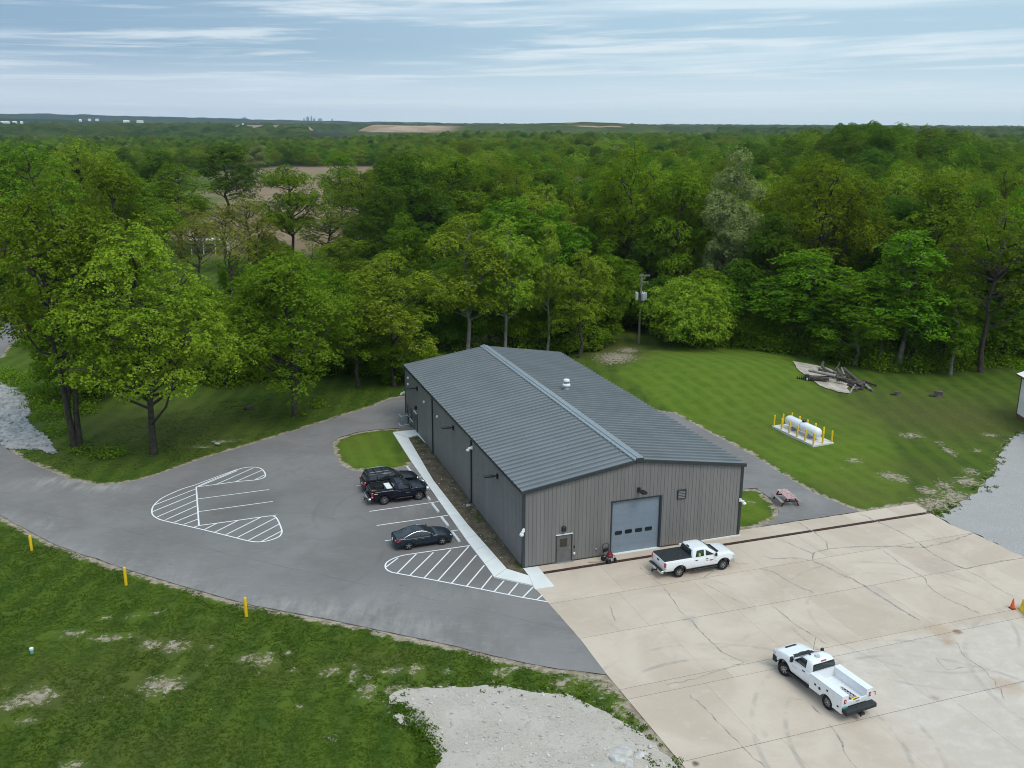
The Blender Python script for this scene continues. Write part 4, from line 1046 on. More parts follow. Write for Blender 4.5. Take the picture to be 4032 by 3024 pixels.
# propane tank
t1, t2, t3 = (at_ground(*p) for p in ((3038.3, 1682), (3200.4, 1761.4), (3285.8, 1748.5)))
e1 = (t2 - t1); e1[2] = 0; Lp = np.linalg.norm(e1); e1 /= Lp
e2 = np.array([-e1[1], e1[0], 0]); Wp = float((t3 - t2) @ e2)
TO = t1.copy(); TO[2] = min(float(hground(p[None])[0][0]) for p in (t1, t2, t3, t1 + e2 * Wp)) + .12
TR = math.atan2(e1[1], e1[0])
m = MB(); m.cbox((Lp / 2, Wp / 2, -.25), (Lp, Wp, .7), .02); pad = m.build('concrete_pad', MAT['pad_concrete']); pad.location = TO; pad.rotation_euler = (0, 0, TR)
tag(pad, 'pale rectangular concrete pad under the white propane tank', 'concrete pad', kind='structure')
def tl(x, y, z=.10): return TO + e1 * x + e2 * y + np.array([0, 0, z])
tank = thing('propane_tank', 'white horizontal propane tank lying on a concrete pad inside yellow bollards', 'tank', tl(Lp / 2, Wp * .52), TR)
rr_, hl = .53, 2.35
pr = [(0, -hl - .34), (.2, -hl - .32), (.36, -hl - .24), (.47, -hl - .11), (rr_, -hl + .06), (rr_, hl - .06), (.47, hl + .11), (.36, hl + .24), (.2, hl + .32), (0, hl + .34)]
m = MB(); m.lathe(pr, 28, axis='X', origin=(0, 0, .82)); m.build('shell', MAT['tank_white'], tank, 40)
m = MB(); m.lathe([(rr_ + .012, -.015), (rr_ + .012, .015)], 28, axis='X', origin=(0, 0, .82)); m.build('seam_band', MAT['steel'], tank, 40)
for s_ in (-1, 1):
    m = MB(); m.box((s_ * 1.35, 0, .16), (.28, .86, .33)); m.box((s_ * 1.35, 0, .04), (.4, 1.0, .08)); m.build('saddle', MAT['steel'], tank)
m = MB(); m.lathe([(.20, 1.30), (.22, 1.36), (.22, 1.48), (.15, 1.56), (0, 1.58)], 16, origin=(.12, 0, 0)); m.build('valve_dome', MAT['blue_paint'], tank, 40)
m = MB(); m.tube([(.1, -.53, .9), (.1, -.62, .7), (.1, -.62, .15)], .025, 6); m.build('pipe', MAT['steel'], tank)
# bollards: five spaces along the long sides, one at mid-length of each short side
bp = []
for i in range(6): bp.append((.16 + (Lp - .32) * i / 5, .16, 'road side')); bp.append((.16 + (Lp - .32) * i / 5, Wp - .16, 'wood side'))
bp += [(.16, Wp * .5, 'end'), (Lp - .16, Wp * .5, 'end2')]
names = ['first', 'second', 'third', 'fourth', 'fifth', 'last']
k = {'road side': 0, 'wood side': 0}
for x_, y_, sd in bp:
    if sd in k:
        lb = f'yellow bollard on the tank pad, {names[k[sd]]} from the barnless end of the {sd} row'.replace('barnless end', 'building end'); k[sd] += 1
    else: lb = 'yellow bollard at mid-width of the tank pad end, ' + ('facing the grey building' if sd == 'end' else 'facing the gravel lot')
    bollard(tl(x_, y_, .05), lb, 'yellow bollards round the propane tank', 1.30, .095)
# picnic table
pts = [at(3020 + x * .0723, 1900 + y * .0723) for x, y in ((400, 900), (830, 1275), (1660, 1255))]
p0 = at(3020 + 520 * .0723, 1900 + 370 * .0723, .76); p1 = at(3020 + 1110 * .0723, 1900 + 915 * .0723, .76); p2 = at(3020 + 1640 * .0723, 1900 + 895 * .0723, .76)
ctr = (p0 + (p2 - p1) * .5 + p1) / 2 + (p2 - p1) * .25; ctr = (p0 + p2) / 2; axv = p1 - p0; PT = math.atan2(axv[1], axv[0])
tb = thing('picnic_table', 'faded red picnic table standing on the asphalt drive', 'picnic table', (ctr[0], ctr[1], 0), PT); tb.scale = (1.18, 1.18, 1.06)
for i in range(5):
    m = MB(); m.box((0, -.30 + i * .15, .745), (1.85, .14, .038)); m.build('plank', MAT['table_red'], tb)
for s_ in (-1, 1):
    m = MB(); m.box((0, s_ * .68, .44), (1.85, .25, .038)); m.build('bench', MAT['log_pale'], tb)
for e_ in (-1, 1):
    m = MB(); m.box((e_ * .68, 0, .40), (.04, 1.5, .09)); m.build('crossbeam', MAT['table_frame'], tb)
    m = MB(); m.box((e_ * .68, 0, .70), (.04, .66, .09)); m.build('crossbeam', MAT['table_frame'], tb)
    for s_ in (-1, 1):
        m = MB(); m.tube([(e_ * .73, s_ * .27, .72), (e_ * .73, s_ * .66, 0)], .055, 4); m.build('leg', MAT['table_frame'], tb)
m = MB(); m.tube([(-.66, 0, .38), (0, 0, .70)], .035, 4); m.tube([(.66, 0, .38), (0, 0, .70)], .035, 4); m.build('brace', MAT['table_frame'], tb)
# pressure washer
pw0 = at(2360 + 640 * .0603, 2130 + 1340 * .0603)
pw = thing('pressure_washer', 'red and black wheeled pressure washer in front of the overhead door', 'pressure washer', (pw0[0], pw0[1], .01), BYAW + .25)
for s_ in (-1, 1):
    for yy, rad in ((.32, .19), (-.24, .15)):
        wv_ = MB(); wv_.lathe([(rad * .55, -.05), (rad * .95, -.05), (rad, -.02), (rad, .02), (rad * .95, .05), (rad * .55, .05)], 16, axis='X', origin=(s_ * .36, yy, rad)); w_ = wv_.build('wheel', MAT['rubber'], pw, 40)
        m = MB(); m.lathe([(rad * .55, -.03), (rad * .55, .03)], 12, axis='X', origin=(s_ * .36, yy, rad)); m.build('hub', MAT['steel'], w_)
m = MB()
for s_ in (-1, 1):
    m.tube([(s_ * .28, -.40, .12), (s_ * .28, -.30, .48), (s_ * .28, .0, .52), (s_ * .28, .22, .30), (s_ * .27, .40, .25), (s_ * .27, .46, .75), (s_ * .27, .50, 1.18), (s_ * .2, .52, 1.24)], .024, 8)
m.tube([(-.22, .52, 1.24), (.22, .52, 1.24)], .026, 8); m.tube([(-.27, .47, .95), (.27, .47, .95)], .016, 6); m.tube([(-.28, -.40, .12), (.28, -.40, .12)], .024, 8); m.box((0, .05, .22), (.56, .75, .03)); m.build('frame', MAT['black'], pw, 40)
m = MB(); m.cbox((.02, -.02, .50), (.44, .42, .36), .10); m.lathe([(.0, .20), (.14, .19), (.18, .10), (.18, 0)], 16, origin=(.02, -.05, .62)); m.build('engine_cover', MAT['engine_red'], pw, 40)
m = MB(); m.cbox((-.02, -.05, .31), (.40, .36, .18), .03); m.cbox((.0, -.30, .27), (.24, .16, .2), .03); m.build('pump', MAT['steel'], pw, 40)
m = MB(); m.tube([(-.18, -.1, .35), (-.42, -.05, .2), (-.75, .30, .03), (-1.15, .55, .02), (-1.45, .72, .02)], .018, 6); m.build('hose', MAT['rust_iron'], pw, 40)
m = MB(); m.cbox((0, .47, .75), (.46, .04, .30), .02); m.build('control_plate', MAT['black'], pw)
# condenser unit
ac0 = at(1540 + 160 * .229, 1420 + 1108 * .229)
ac = thing('air_conditioner', 'grey outdoor air conditioning condenser beside the rear corner of the building', 'air conditioner', (ac0[0] + .3, ac0[1] + .45, 0), BYAW)
m = MB(); m.cbox((0, 0, .50), (.86, .86, .94), .06); m.build('casing', MAT['ac_grey'], ac)
for i in range(9): 
    pass
m = MB(); m.cbox((0, 0, 1.0), (.90, .90, .06), .03); m.lathe([(.34, 1.03), (.36, 1.07), (.30, 1.07)], 20); m.build('top_cover', MAT['ac_pale'], ac)
m = MB()
for i in range(7): m.tube([(-.34, -.30 + i * .1, 1.075), (.34, -.30 + i * .1, 1.075)], .008, 4)
m.build('fan_grille', MAT['black'], ac)
m = MB()
for i in range(8): m.box((-.05, -.435, .16 + i * .10), (.68, .02, .03)); m.box((-.435, 0, .16 + i * .10), (.02, .68, .03))
m.build('louvre', MAT['ac_pale'], ac)
m = MB(); m.tube([(.40, -.2, .3), (.62, -.3, .25), (.85, -.3, .3), (1.2, -.5, .5)], .03, 6); m.box((.66, -.35, .35), (.2, .2, .5)); m.build('pipe', MAT['ac_pale'], ac)
m = MB(); m.cbox((0, 0, .01), (1.05, 1.05, .06), .02); m.build('base_pad', MAT['pad_concrete'], ac)
# wheel stops
stops = []
for (a, c_), lb in (((r1([(150, 797)])[0], r1([(175, 825)])[0]), None), ((r1([(255, 950)])[0], r1([(284, 989)])[0]), None), ((r1([(292, 1007)])[0], r1([(340, 1067)])[0]), None), ((r1([(346, 1085)])[0], r1([(396, 1148)])[0]), None), ((r1([(410, 1170)])[0], r1([(459, 1242)])[0]), None)):
    stops.append((at(*a), at(*c_)))
dref = stops[3][1] - stops[3][0]; dref /= np.linalg.norm(dref); SL = 1.75
labs = ['white concrete wheel stop at the nose of the black SUV', 'white concrete wheel stop under the front of the dark blue pickup', 'white concrete wheel stop of the empty stall beside the blue pickup', 'white concrete wheel stop of the empty stall beside the dark sedan', 'white concrete wheel stop in front of the dark sedan']
m = MB(); prs = [(-.12, 0), (.12, 0), (.12, .09), (.08, .16), (-.08, .16), (-.12, .09)]
m.loft([[(x_ * (1 if abs(x_) < .86 else 1), y, z) for y, z in prs] for x_ in (-SL / 2, SL / 2)]); sme = m.mesh('wheel_stop', MAT['stop_concrete'])
for i, (a, c_) in enumerate(stops):
    mid = a + dref * SL / 2 if i == 0 else (c_ - dref * SL / 2 if i == 1 else (a + c_) / 2)
    o = link('wheel_stop', sme); o.location = (mid[0], mid[1], .004); o.rotation_euler = (0, 0, math.atan2(dref[1], dref[0])); tag(o, labs[i], 'wheel stop', 'white wheel stops along the sidewalk')
# traffic cone, painted barrier
cp_ = at(3900 + 1010 * .0844, 2300 + 1130 * .0844)
cone = thing('traffic_cone', 'orange traffic cone with black base at the end of the yellow barrier', 'traffic cone', (cp_[0], cp_[1], .005), .3)
m = MB(); m.cbox((0, 0, .025), (.40, .40, .05), .06); m.build('base', MAT['rubber'], cone)
m = MB(); m.lathe([(.155, .05), (.035, .72), (.0, .73)], 20); m.build('cone_body', MAT['orange'], cone, 40)
b0 = at(3900 + 1150 * .0844, 2300 + 1130 * .0844); b1_ = at(4032, 2300 + 1330 * .0844 + 10)
dv = at(4032, 2452) - at(3996, 2411); BRZ = math.atan2(dv[1], dv[0])
bar = thing('concrete_barrier', 'yellow painted concrete barrier at the edge of the yard', 'barrier', (b0[0] + .18, b0[1] - .05, .005), BRZ)
prb = [(-.30, 0), (.30, 0), (.30, .10), (.17, .28), (.10, .76), (-.10, .76), (-.17, .28), (-.30, .10)]
m = MB(); m.loft([[(x_, y + .3, z) for y, z in prb] for x_ in (0, 3.0)]); m.build('barrier_body', MAT['yellow_faded'], bar)
m = MB(); m.box((.5, .3, .77), (.25, .08, .03)); m.build('lifting_slot', MAT['barn_brown'], bar)
# clean-out pipe
c0_ = at_ground(126, 2572)
co = thing('cleanout_pipe', 'short teal and white clean-out pipe standing in the grass', 'pipe', c0_)
m = MB(); m.lathe([(.10, -.1), (.10, .22)], 14); m.build('pipe', MAT['teal'], co, 40)
m = MB(); m.lathe([(.115, .20), (.125, .22), (.125, .36), (.08, .37), (.08, .39), (0, .39)], 14); m.build('cap', MAT['white_plastic'], co, 40)
# utility pole
pb = at_ground(2515, 1352); ph_ = None
ztop = CAMH - (1) * 0
dtop = ray(2517, 1081); ztop = float((CP + dtop * (pb[1] / dtop[1]))[2]); hp = ztop - pb[2]
pole = thing('utility_pole', 'grey wooden utility pole carrying three transformers at the edge of the wood', 'utility pole', pb, R(-3))
m = MB(); m.tube([(0, 0, -.2), (0, 0, hp * .5), (0, 0, hp + .1)], [.19, .165, .13], 10); m.build('post', MAT['pole_wood'], pole, 40)
def zpx(py): d = ray(2517, py); return float((CP + d * (pb[1] / d[1]))[2]) - pb[2]
for py, ln in ((1085, 2.4), (1109, 2.1)):
    z_ = zpx(py); m = MB(); m.box((0, -.14, z_), (ln, .11, .13)); m.build('crossarm', MAT['pole_wood'], pole)
    m = MB(); m.tube([(-.6, -.2, z_), (0, -.2, z_ - .75), (.6, -.2, z_)], .02, 5); m.build('brace', MAT['steel'], pole)
    for i in range(6):
        m = MB(); m.lathe([(.05, 0), (.07, .05), (.04, .08), (.06, .13), (0, .17)], 8, origin=(-ln / 2 + .12 + i * (ln - .24) / 5, -.14, z_ + .06 if py < 1100 else z_ - .25)); m.build('insulator', MAT['steel'], pole, 40)
zt = zpx(1166)
for dx, dy, sc in ((-.62, -.25, .9), (.30, -.50, 1.05), (.62, -.05, 1.0)):
    m = MB(); m.lathe([(.26 * sc, -.55), (.28 * sc, -.5), (.28 * sc, .45), (.30 * sc, .47), (.30 * sc, .52), (.2 * sc, .58), (0, .6)], 16, origin=(dx, dy, zt)); tf = m.build('transformer', MAT['transformer'], pole, 40)
    m = MB(); m.lathe([(.05, .55), (.07, .62), (.04, .66), (.06, .74), (0, .80)], 8, origin=(dx - .1, dy, zt)); m.build('bushing', MAT['white_plastic'], tf, 40)
m = MB(); m.box((0, 0, zt), (1.1, .12, .1)); m.build('mount', MAT['rust_iron'], pole)
# log pile, disc harrow, stumps
lp = thing('log_pile', 'tangled heap of weathered logs and limbs on sandy ground by the wood', 'log pile', (0, 0, 0))
L_ = Z((3100, 1400), 360 / 2212)
def gl(px, py, dz): p = at_ground(px, py); return (p[0], p[1], p[2] + dz)
logs = [('log_dark', .26, [(740, 390), (900, 430), (1060, 480), (1260, 560)], .9, .5), ('log_wood', .2, [(850, 280), (830, 350), (900, 410), (1080, 480), (1250, 540)], 1.7, .8), ('log_dark', .3, [(960, 450), (1150, 470), (1330, 560)], .4, .3), ('log_wood', .22, [(1190, 400), (1270, 500), (1400, 600)], 1.4, .4), ('log_wood', .25, [(1350, 420), (1500, 520), (1650, 620), (1830, 720)], 1.6, .6), ('log_pale', .12, [(1300, 400), (1340, 460), (1390, 560)], 1.6, .7), ('log_dark', .3, [(1250, 560), (1450, 640), (1640, 700)], .3, .4), ('log_wood', .16, [(1150, 570), (1350, 590), (1500, 620), (1740, 720), (1850, 760)], 1.0, .5), ('log_wood', .22, [(1560, 560), (1700, 660), (1840, 760)], .9, .3), ('log_pale', .2, [(1900, 740), (1990, 800), (2080, 850)], .55, .15), ('log_wood', .19, [(1830, 660), (1930, 760), (2070, 850)], .6, .2), ('log_pale', .14, [(1640, 720), (1580, 780), (1500, 900)], .4, .1), ('log_wood', .24, [(1620, 830), (1680, 780), (1750, 780)], .3, .3), ('log_dark', .25, [(1450, 700), (1650, 760), (1830, 800)], .25, .2), ('log_dark', .14, [(1820, 640), (2000, 690), (2160, 720)], .8, .4), ('log_dark', .3, [(1100, 500), (1300, 520), (1500, 560)], .9, .8), ('log_wood', .1, [(1130, 420), (1220, 350), (1260, 270)], 1.2, 1.9)]
for mt, rad, pts_, za, zb in logs:
    q = L_(pts_); n = len(q); m = MB()
    # the lie of each log: ground position under it plus its height in the heap
    P3 = [gl(x, y + 6, (za + (zb - za) * i / (n - 1)) * .48) for i, (x, y) in enumerate(q)]
    m.tube(P3, [rad * (1 - .25 * i / n) for i in range(n)], 9); m.build('log', MAT[mt], lp, 50)
hpx = L_([(850, 640)])[0]
h0 = at_ground(*hpx)
hv = at_ground(*L_([(1110, 640)])[0]) - at_ground(*L_([(420, 545)])[0])
har = thing('disc_harrow', 'rusty disc harrow parked in front of the old logs', 'disc harrow', h0, math.atan2(hv[1], hv[0]))
for gx in (-3.0, 1.7):
    for i in range(5):
        m = MB(); m.lathe([(.03, -.03), (.28, .0), (.29, .012), (.03, .0)], 16, axis='X', origin=(gx + i * .24, .2 if gx < 0 else -.1, .29)); m.build('disc', MAT['rust_iron'], har, 40)
    m = MB(); m.tube([(gx - .1, .2 if gx < 0 else -.1, .29), (gx + 1.1, .2 if gx < 0 else -.1, .29)], .04, 6); m.build('axle', MAT['rust_iron'], har)
m = MB(); m.box((-.3, 0, .55), (4.2, .12, .12)); m.box((-.3, .7, .55), (3.6, .12, .12)); m.box((-1.6, .35, .56), (.12, .8, .1)); m.box((1.2, .35, .56), (.12, .8, .1)); m.box((-1.9, -.1, .5), (.4, .5, .8)); m.build('frame', MAT['rust_iron'], har)
m = MB(); m.cbox((-.4, -.05, .42), (2.2, .5, .34), .08); m.build('weight_box', MAT['log_dark'], har)
m = MB(); m.lathe([(.1, -.06), (.24, -.06), (.27, 0), (.24, .06), (.1, .06)], 16, axis='X', origin=(-1.95, -.2, .35)); m.build('wheel', MAT['stop_concrete'], har, 40)
pl = L_([(500, 360), (1145, 540)])
a3, b3 = gl(pl[0][0], pl[0][1] + 28, .95), gl(pl[1][0], pl[1][1] + 18, .85)
a3 = np.array(a3); b3 = np.array(b3); mid = (a3 + b3) / 2
m = MB(); m.tube([a3 - mid, -.02 * (b3 - mid), b3 - mid], [.17, .2, .21], 12); o = m.build('log', MAT['log_pale'], None, 50); o.location = mid; tag(o, 'long straight bleached log resting on the disc harrow', 'log')
def blob(rad, seed, sx=1, sy=1, sz=1, sub=2, amp=.25):
    bm_ = bmesh.new(); bmesh.ops.create_icosphere(bm_, subdivisions=sub, radius=rad); g_ = np.random.default_rng(seed)
    k1 = g_.normal(size=(5, 3)) * 2.2 / rad; ph_ = g_.random(5) * 6.28
    for v in bm_.verts:
        d_ = sum(math.sin(float(k1[i] @ np.array(v.co)) + ph_[i]) for i in range(5)) / 5
        v.co *= 1 + amp * d_; v.co.x *= sx; v.co.y *= sy; v.co.z *= sz
    me_ = bpy.data.meshes.new('rock'); bm_.to_mesh(me_); bm_.free(); return me_
def stump(px, py, rad, h, label, rz=0):
    p = at_ground(px, py); t = thing('tree_stump', label, 'stump', p, rz)
    m = MB(); rings = []
    for z_, k_ in ((-.1, 1.35), (.1, 1.2), (h * .6, 1.0), (h, .95)):
        rings.append([(math.cos(a) * rad * k_ * (1 + .12 * math.sin(3 * a + z_)), math.sin(a) * rad * k_ * (1 + .1 * math.cos(5 * a)), z_) for a in np.linspace(0, 2 * math.pi, 14, endpoint=False)])
    m.loft(rings); m.build('trunk', MAT['log_wood'], t, 50)
    m = MB(); m.tube([(-rad, -.1, .15), (-rad * 2.6, -.2, .12)], [.2, .12], 7); m.build('root', MAT['log_dark'], t, 50)
stump(3600 + 490 * .1953, 1300 + 1330 * .1953, .48, .62, 'wide grey tree stump in the open grass before the wood')
stump(2900 + 1240 * .51245, 1250 + 595 * .51245, .36, .4, 'low dark stump at the foot of the twin pale trunks')
stump(985, 1612, .3, .4, 'small dark stump in the shaded grass beyond the drive')
# rocks at the near edge
for i, (x, y, rad, sz, lb) in enumerate(((380, 900, .42, .7, 'largest pale broken concrete lump in the stone heap'), (560, 960, .34, .5, 'broken concrete lump beside the dark gap in the stone heap'), (60, 975, .27, .6, 'pale angular stone at the near edge of the stone heap'), (790, 780, .30, .5, 'pale flat stone beside the weeds at the yard edge'), (912, 752, .16, .6, 'small white stone beside the yard edge weeds'), (975, 722, .12, .6, 'smallest white stone above the yard edge weeds'), (1000, 605, .13, .5, 'lone small white stone nearer the yard slab edge'), (440, 745, .5, .45, 'long grey concrete lump along the ridge of the stone heap'))):
    p = at(2360 + x * .199, 2820 + y * .199, .1)
    o = link('rock', blob(rad, 40 + i, 1.25, .9, sz, 2, .35)); o.data.materials.append(MAT['chunk']); smooth_mesh(o.data, 28); o.location = (p[0], p[1], .1 + rad * sz * .45); o.rotation_euler = (0, 0, i * 1.3)
    tag(o, lb, 'rock', 'loose rocks at the foot of the yard')
for i, (px, py, rad, lb) in enumerate(((855, 1749, .22, 'small white rock in the grass beside the drive'), (1780 + 172 * .3856, 1620 + 968 * .3856, .2, 'white stone in the planting bed below the downpipe'), (2050 + 0, 1620 + 1500 * .3856 + 60, .0, ''))):
    if not lb: continue
    p = at(px, py, .05); o = link('rock', blob(rad, 60 + i, 1.4, .9, .6, 2, .3)); o.data.materials.append(MAT['stone']); smooth_mesh(o.data, 30); o.location = (p[0], p[1], .08 + rad * .2); tag(o, lb, 'rock')
# riprap: joined stones
def stones(name, poly, n, r0, r1_, seed, mat, zf, label, cat):
    g_ = np.random.default_rng(seed); A = np.array(poly); lo, hi = A.min(0), A.max(0); V = []; Fc = []
    bm_ = bmesh.new(); bmesh.ops.create_icosphere(bm_, subdivisions=1, radius=1.0)
    bv = np.array([v.co[:] for v in bm_.verts]); bf = np.array([[v.index for v in f_.verts] for f_ in bm_.faces]); bm_.free()
    Q = g_.uniform(lo, hi, (n * 4, 2)); Q = Q[inside(Q, poly)][:n]; hz_ = zf(Q)
    for i, q in enumerate(Q):
        s_ = np.exp(g_.uniform(math.log(r0), math.log(r1_))); a = g_.uniform(0, 6.28)
        v = bv * (1 + g_.normal(size=(len(bv), 1)) * .22) * (s_ * np.array([1.25, .85, .62]))
        v = v @ np.array([[math.cos(a), math.sin(a), 0], [-math.sin(a), math.cos(a), 0], [0, 0, 1]])
        ti = g_.uniform(-.6, .6); v = v @ np.array([[1, 0, 0], [0, math.cos(ti), math.sin(ti)], [0, -math.sin(ti), math.cos(ti)]])
        Fc.append(bf + len(V) * len(bv)); V.append(v + [q[0], q[1], hz_[i] + s_ * .25])
    me_ = bpy.data.meshes.new(name); me_.from_pydata(np.concatenate(V).tolist(), [], np.concatenate(Fc).tolist()); me_.materials.append(mat)
    return tag(link(name, me_), label, cat, kind='stuff')
stones('riprap', rip, 4200, .14, .36, 3, MAT['stone'], lambda q: hground(q)[0] + .03, 'pale broken riprap stones piled beside the drive', 'riprap')
stones('pebbles', gravel_f, 900, .03, .10, 5, MAT['chunk'], gz_f, 'small loose stones lying on the pale gravel', 'pebbles')
stones('bed_stones', mulch, 110, .02, .06, 6, MAT['chunk'], lambda q: np.full(len(q), .06), 'small pale stones scattered over the planting bed', 'pebbles')
# white barn
q0 = at(4002, 1640); d1 = np.array([.35, -1.0, 0]); d1 /= np.linalg.norm(d1)
d1 = at(4032, 1659.5) - q0; d1[2] = 0; d1 /= np.linalg.norm(d1); d2 = np.array([-d1[1], d1[0], 0]); BH = float((CP + ray(4022, 1478) * (q0[1] / ray(4022, 1478)[1]))[2])
barn = thing('barn', 'white sided barn with brown base trim standing beside the gravel lot', 'barn', q0, math.atan2(d1[1], d1[0]))
bl_, bw_ = 16.0, 10.0
m = MB(); m.box((bl_ / 2, bw_ / 2, BH / 2 + .2), (bl_, bw_, BH - .4)); m.build('wall', MAT['barn_white'], barn)
for i in range(17):
    m = MB(); m.box((.5 + i * .95, -.012, BH / 2 + .2), (.06, .03, BH - .42)); m.build('batten', MAT['barn_white'], barn)
m = MB(); m.box((bl_ / 2, bw_ / 2, .18), (bl_ + .08, bw_ + .08, .42)); m.build('base_board', MAT['barn_brown'], barn)
m = MB(); m.box((-.04, -.0, BH / 2), (.08, .16, BH - .1)); m.build('corner_trim', MAT['barn_brown'], barn)
m = MB(); m.box((-.05, bw_ / 2, BH / 2 + .2), (.05, bw_, BH - .4)); m.build('end_wall', MAT['barn_brown'], barn)
m = MB(); pr = [(-.5, BH - .05), (bw_ / 2, BH + 2.0), (bw_ + .5, BH - .05), (bw_ + .5, BH + .1), (bw_ / 2, BH + 2.15), (-.5, BH + .1)]
m.loft([[(x_, y, z) for y, z in pr] for x_ in (-.4, bl_ + .4)]); m.build('roof', MAT['barn_white'], barn)
m = MB(); m.box((bl_ / 2, -.52, BH - .0), (bl_ + .8, .05, .2)); m.build('fascia', MAT['barn_brown'], barn)

# ================================================================== VEHICLES   (x forward, y to the driver's side, z up; rear axle at x = 0)
PROF = [(0, .80), (.05, .93), (.16, .985), (.45, 1.0), (.72, .985), (.90, .955), (.97, .90), (1.0, .80)]
class Body:
    """lower body from stations (x, zbottom, ztop, halfwidth) and a cabin from levels (z, xrear, xfront, halfwidth)"""
    def __init__(s, st, cab=None, prof=PROF):
        s.st = np.array(st, float); s.cab = np.array(cab, float) if cab is not None else None; s.prof = np.array(prof)
    def stx(s, x): return [np.interp(x, s.st[:, 0], s.st[:, k]) for k in (1, 2, 3)]
    def hw(s, x, z):
        zb, zt, w = s.stx(x)
        if s.cab is not None and z > s.cab[0, 0] + .0: return float(np.interp(z, s.cab[:, 0], s.cab[:, 3]))
        t = (z - zb) / max(zt - zb, .01); return float(w * np.interp(t, s.prof[:, 0], s.prof[:, 1]))
    def xf(s, z): return float(np.interp(z, s.cab[:, 0], s.cab[:, 2]))
    def xr(s, z): return float(np.interp(z, s.cab[:, 0], s.cab[:, 1]))
    def lower(s, crown=.03, dx=.12):
        xs_ = []
        for a, c_ in zip(s.st[:-1, 0], s.st[1:, 0]):
            n = max(1, int(abs(c_ - a) / dx)); xs_ += [a + (c_ - a) * i / n for i in range(n)]
        xs_.append(s.st[-1, 0]); rings = []
        for x in xs_:
            zb, zt, w = s.stx(x); half = [(w * k, zb + (zt - zb) * t) for t, k in s.prof]
            top = [(w * .55, zt + crown * .7), (0, zt + crown)]
            pts = half + top + [(-y, z) for y, z in [(w * .55, zt + crown * .7)] + half[::-1]]
            rings.append([(x, y, z) for y, z in pts])
        m = MB(); m.loft(rings); return m
    def cabin(s, m=None, cr=.16):
        m = m or MB(); rings = []
        for i, (z, xr_, xf_, w) in enumerate(s.cab):
            k = min(cr, (xf_ - xr_) * .22, w * .32); f = .35 * k
            out = [(xf_, 0), (xf_ - f * .2, w * .5), (xf_ - f, w - k), (xf_ - k * 1.3, w - k * .15), (xf_ - k * 2.2, w), ((xf_ + xr_) / 2, w * 1.006), (xr_ + k * 1.2, w), (xr_ + k * .35, w - k * .25), (xr_, w - k * 1.1), (xr_ - .01, 0)]
            pts = out + [(x, -y) for x, y in out[-2:0:-1]]
            rings.append([(x, y, z) for x, y in pts])
        m.loft(rings); return m
    def side(s, pts, off=.008, th=.02, sgn=1):
        """plate that follows the flank; pts in (x, z)"""
        o = [(x, sgn * (s.hw(x, z) + off), z) for x, z in pts]; i = [(x, sgn * (s.hw(x, z) + off - th), z) for x, z in pts]
        return o, i
def plate(m, o, i, mi=0):
    n = len(o); c_ = np.mean(o, 0); ci = np.mean(i, 0)
    nrm = np.cross(np.array(o[1]) - o[0], np.array(o[2]) - o[0]); flip = nrm @ (c_ - ci) < 0
    if flip: o = o[::-1]; i = i[::-1]
    m.add(o + i, [list(range(n)), [n + k for k in reversed(range(n))]] + [(k, n + k, n + (k + 1) % n, (k + 1) % n) for k in range(n)], mi)
def patch(m, pts, fn, th=.02, cell=.09):
    """curved pane: the polygon pts in (u, v) laid on the surface fn(u, v, offset)"""
    A = np.array(pts); lo, hi = A.min(0), A.max(0); V = [Vector(p) for p in pts]; N = len(V)
    gx, gy = np.meshgrid(np.arange(lo[0] + cell / 2, hi[0], cell), np.arange(lo[1] + cell / 2, hi[1], cell)); Q = np.stack([gx.ravel(), gy.ravel()], 1)
    Q = Q[inside(Q, [tuple(p) for p in pts])]; Q = Q[edist(Q, [tuple(p) for p in pts]) > cell * .25] if len(Q) else Q
    v, e, f, *_ = geometry.delaunay_2d_cdt(V + [Vector(q) for q in Q], [(i, (i + 1) % N) for i in range(N)], [], 1, 1e-6)
    o = [fn(p.x, p.y, 0) for p in v]; i_ = [fn(p[0], p[1], -th) for p in pts]
    m.add(o, [list(t) for t in f]); rim = [fn(p[0], p[1], 0) for p in pts]; m.add(rim + i_, [(k, (k + 1) % N, N + (k + 1) % N, N + k) for k in range(N)])
def rnd(pts, r_=.06, n=3):
    """round the corners of a polygon"""
    out = []; N = len(pts)
    for i in range(N):
        p = np.array(pts[i]); a = np.array(pts[i - 1]) - p; b_ = np.array(pts[(i + 1) % N]) - p; la, lb = np.linalg.norm(a), np.linalg.norm(b_)
        k = min(r_, la * .4, lb * .4); A = p + a / la * k; B_ = p + b_ / lb * k
        for j in range(n + 1):
            t = j / n; out.append(tuple((1 - t) ** 2 * A + 2 * t * (1 - t) * p + t * t * B_))
    return out
def carve(me, cuts, mats):
    """boolean away wheel wells and beds; cut faces get material slot 1"""
    ob = bpy.data.objects.new('t', me); COL.objects.link(ob); tmp = []
    for mb in cuts:
        c_ = bpy.data.objects.new('c', mb.mesh('c', mats[0])); COL.objects.link(c_); tmp.append(c_)
        md = ob.modifiers.new('b', 'BOOLEAN'); md.operation = 'DIFFERENCE'; md.object = c_; md.solver = 'EXACT'
    dg = bpy.context.evaluated_depsgraph_get(); dg.update()
    r_ = bpy.data.meshes.new_from_object(ob.evaluated_get(dg)); bpy.data.objects.remove(ob)
    for c_ in tmp: bpy.data.objects.remove(c_)
    return r_
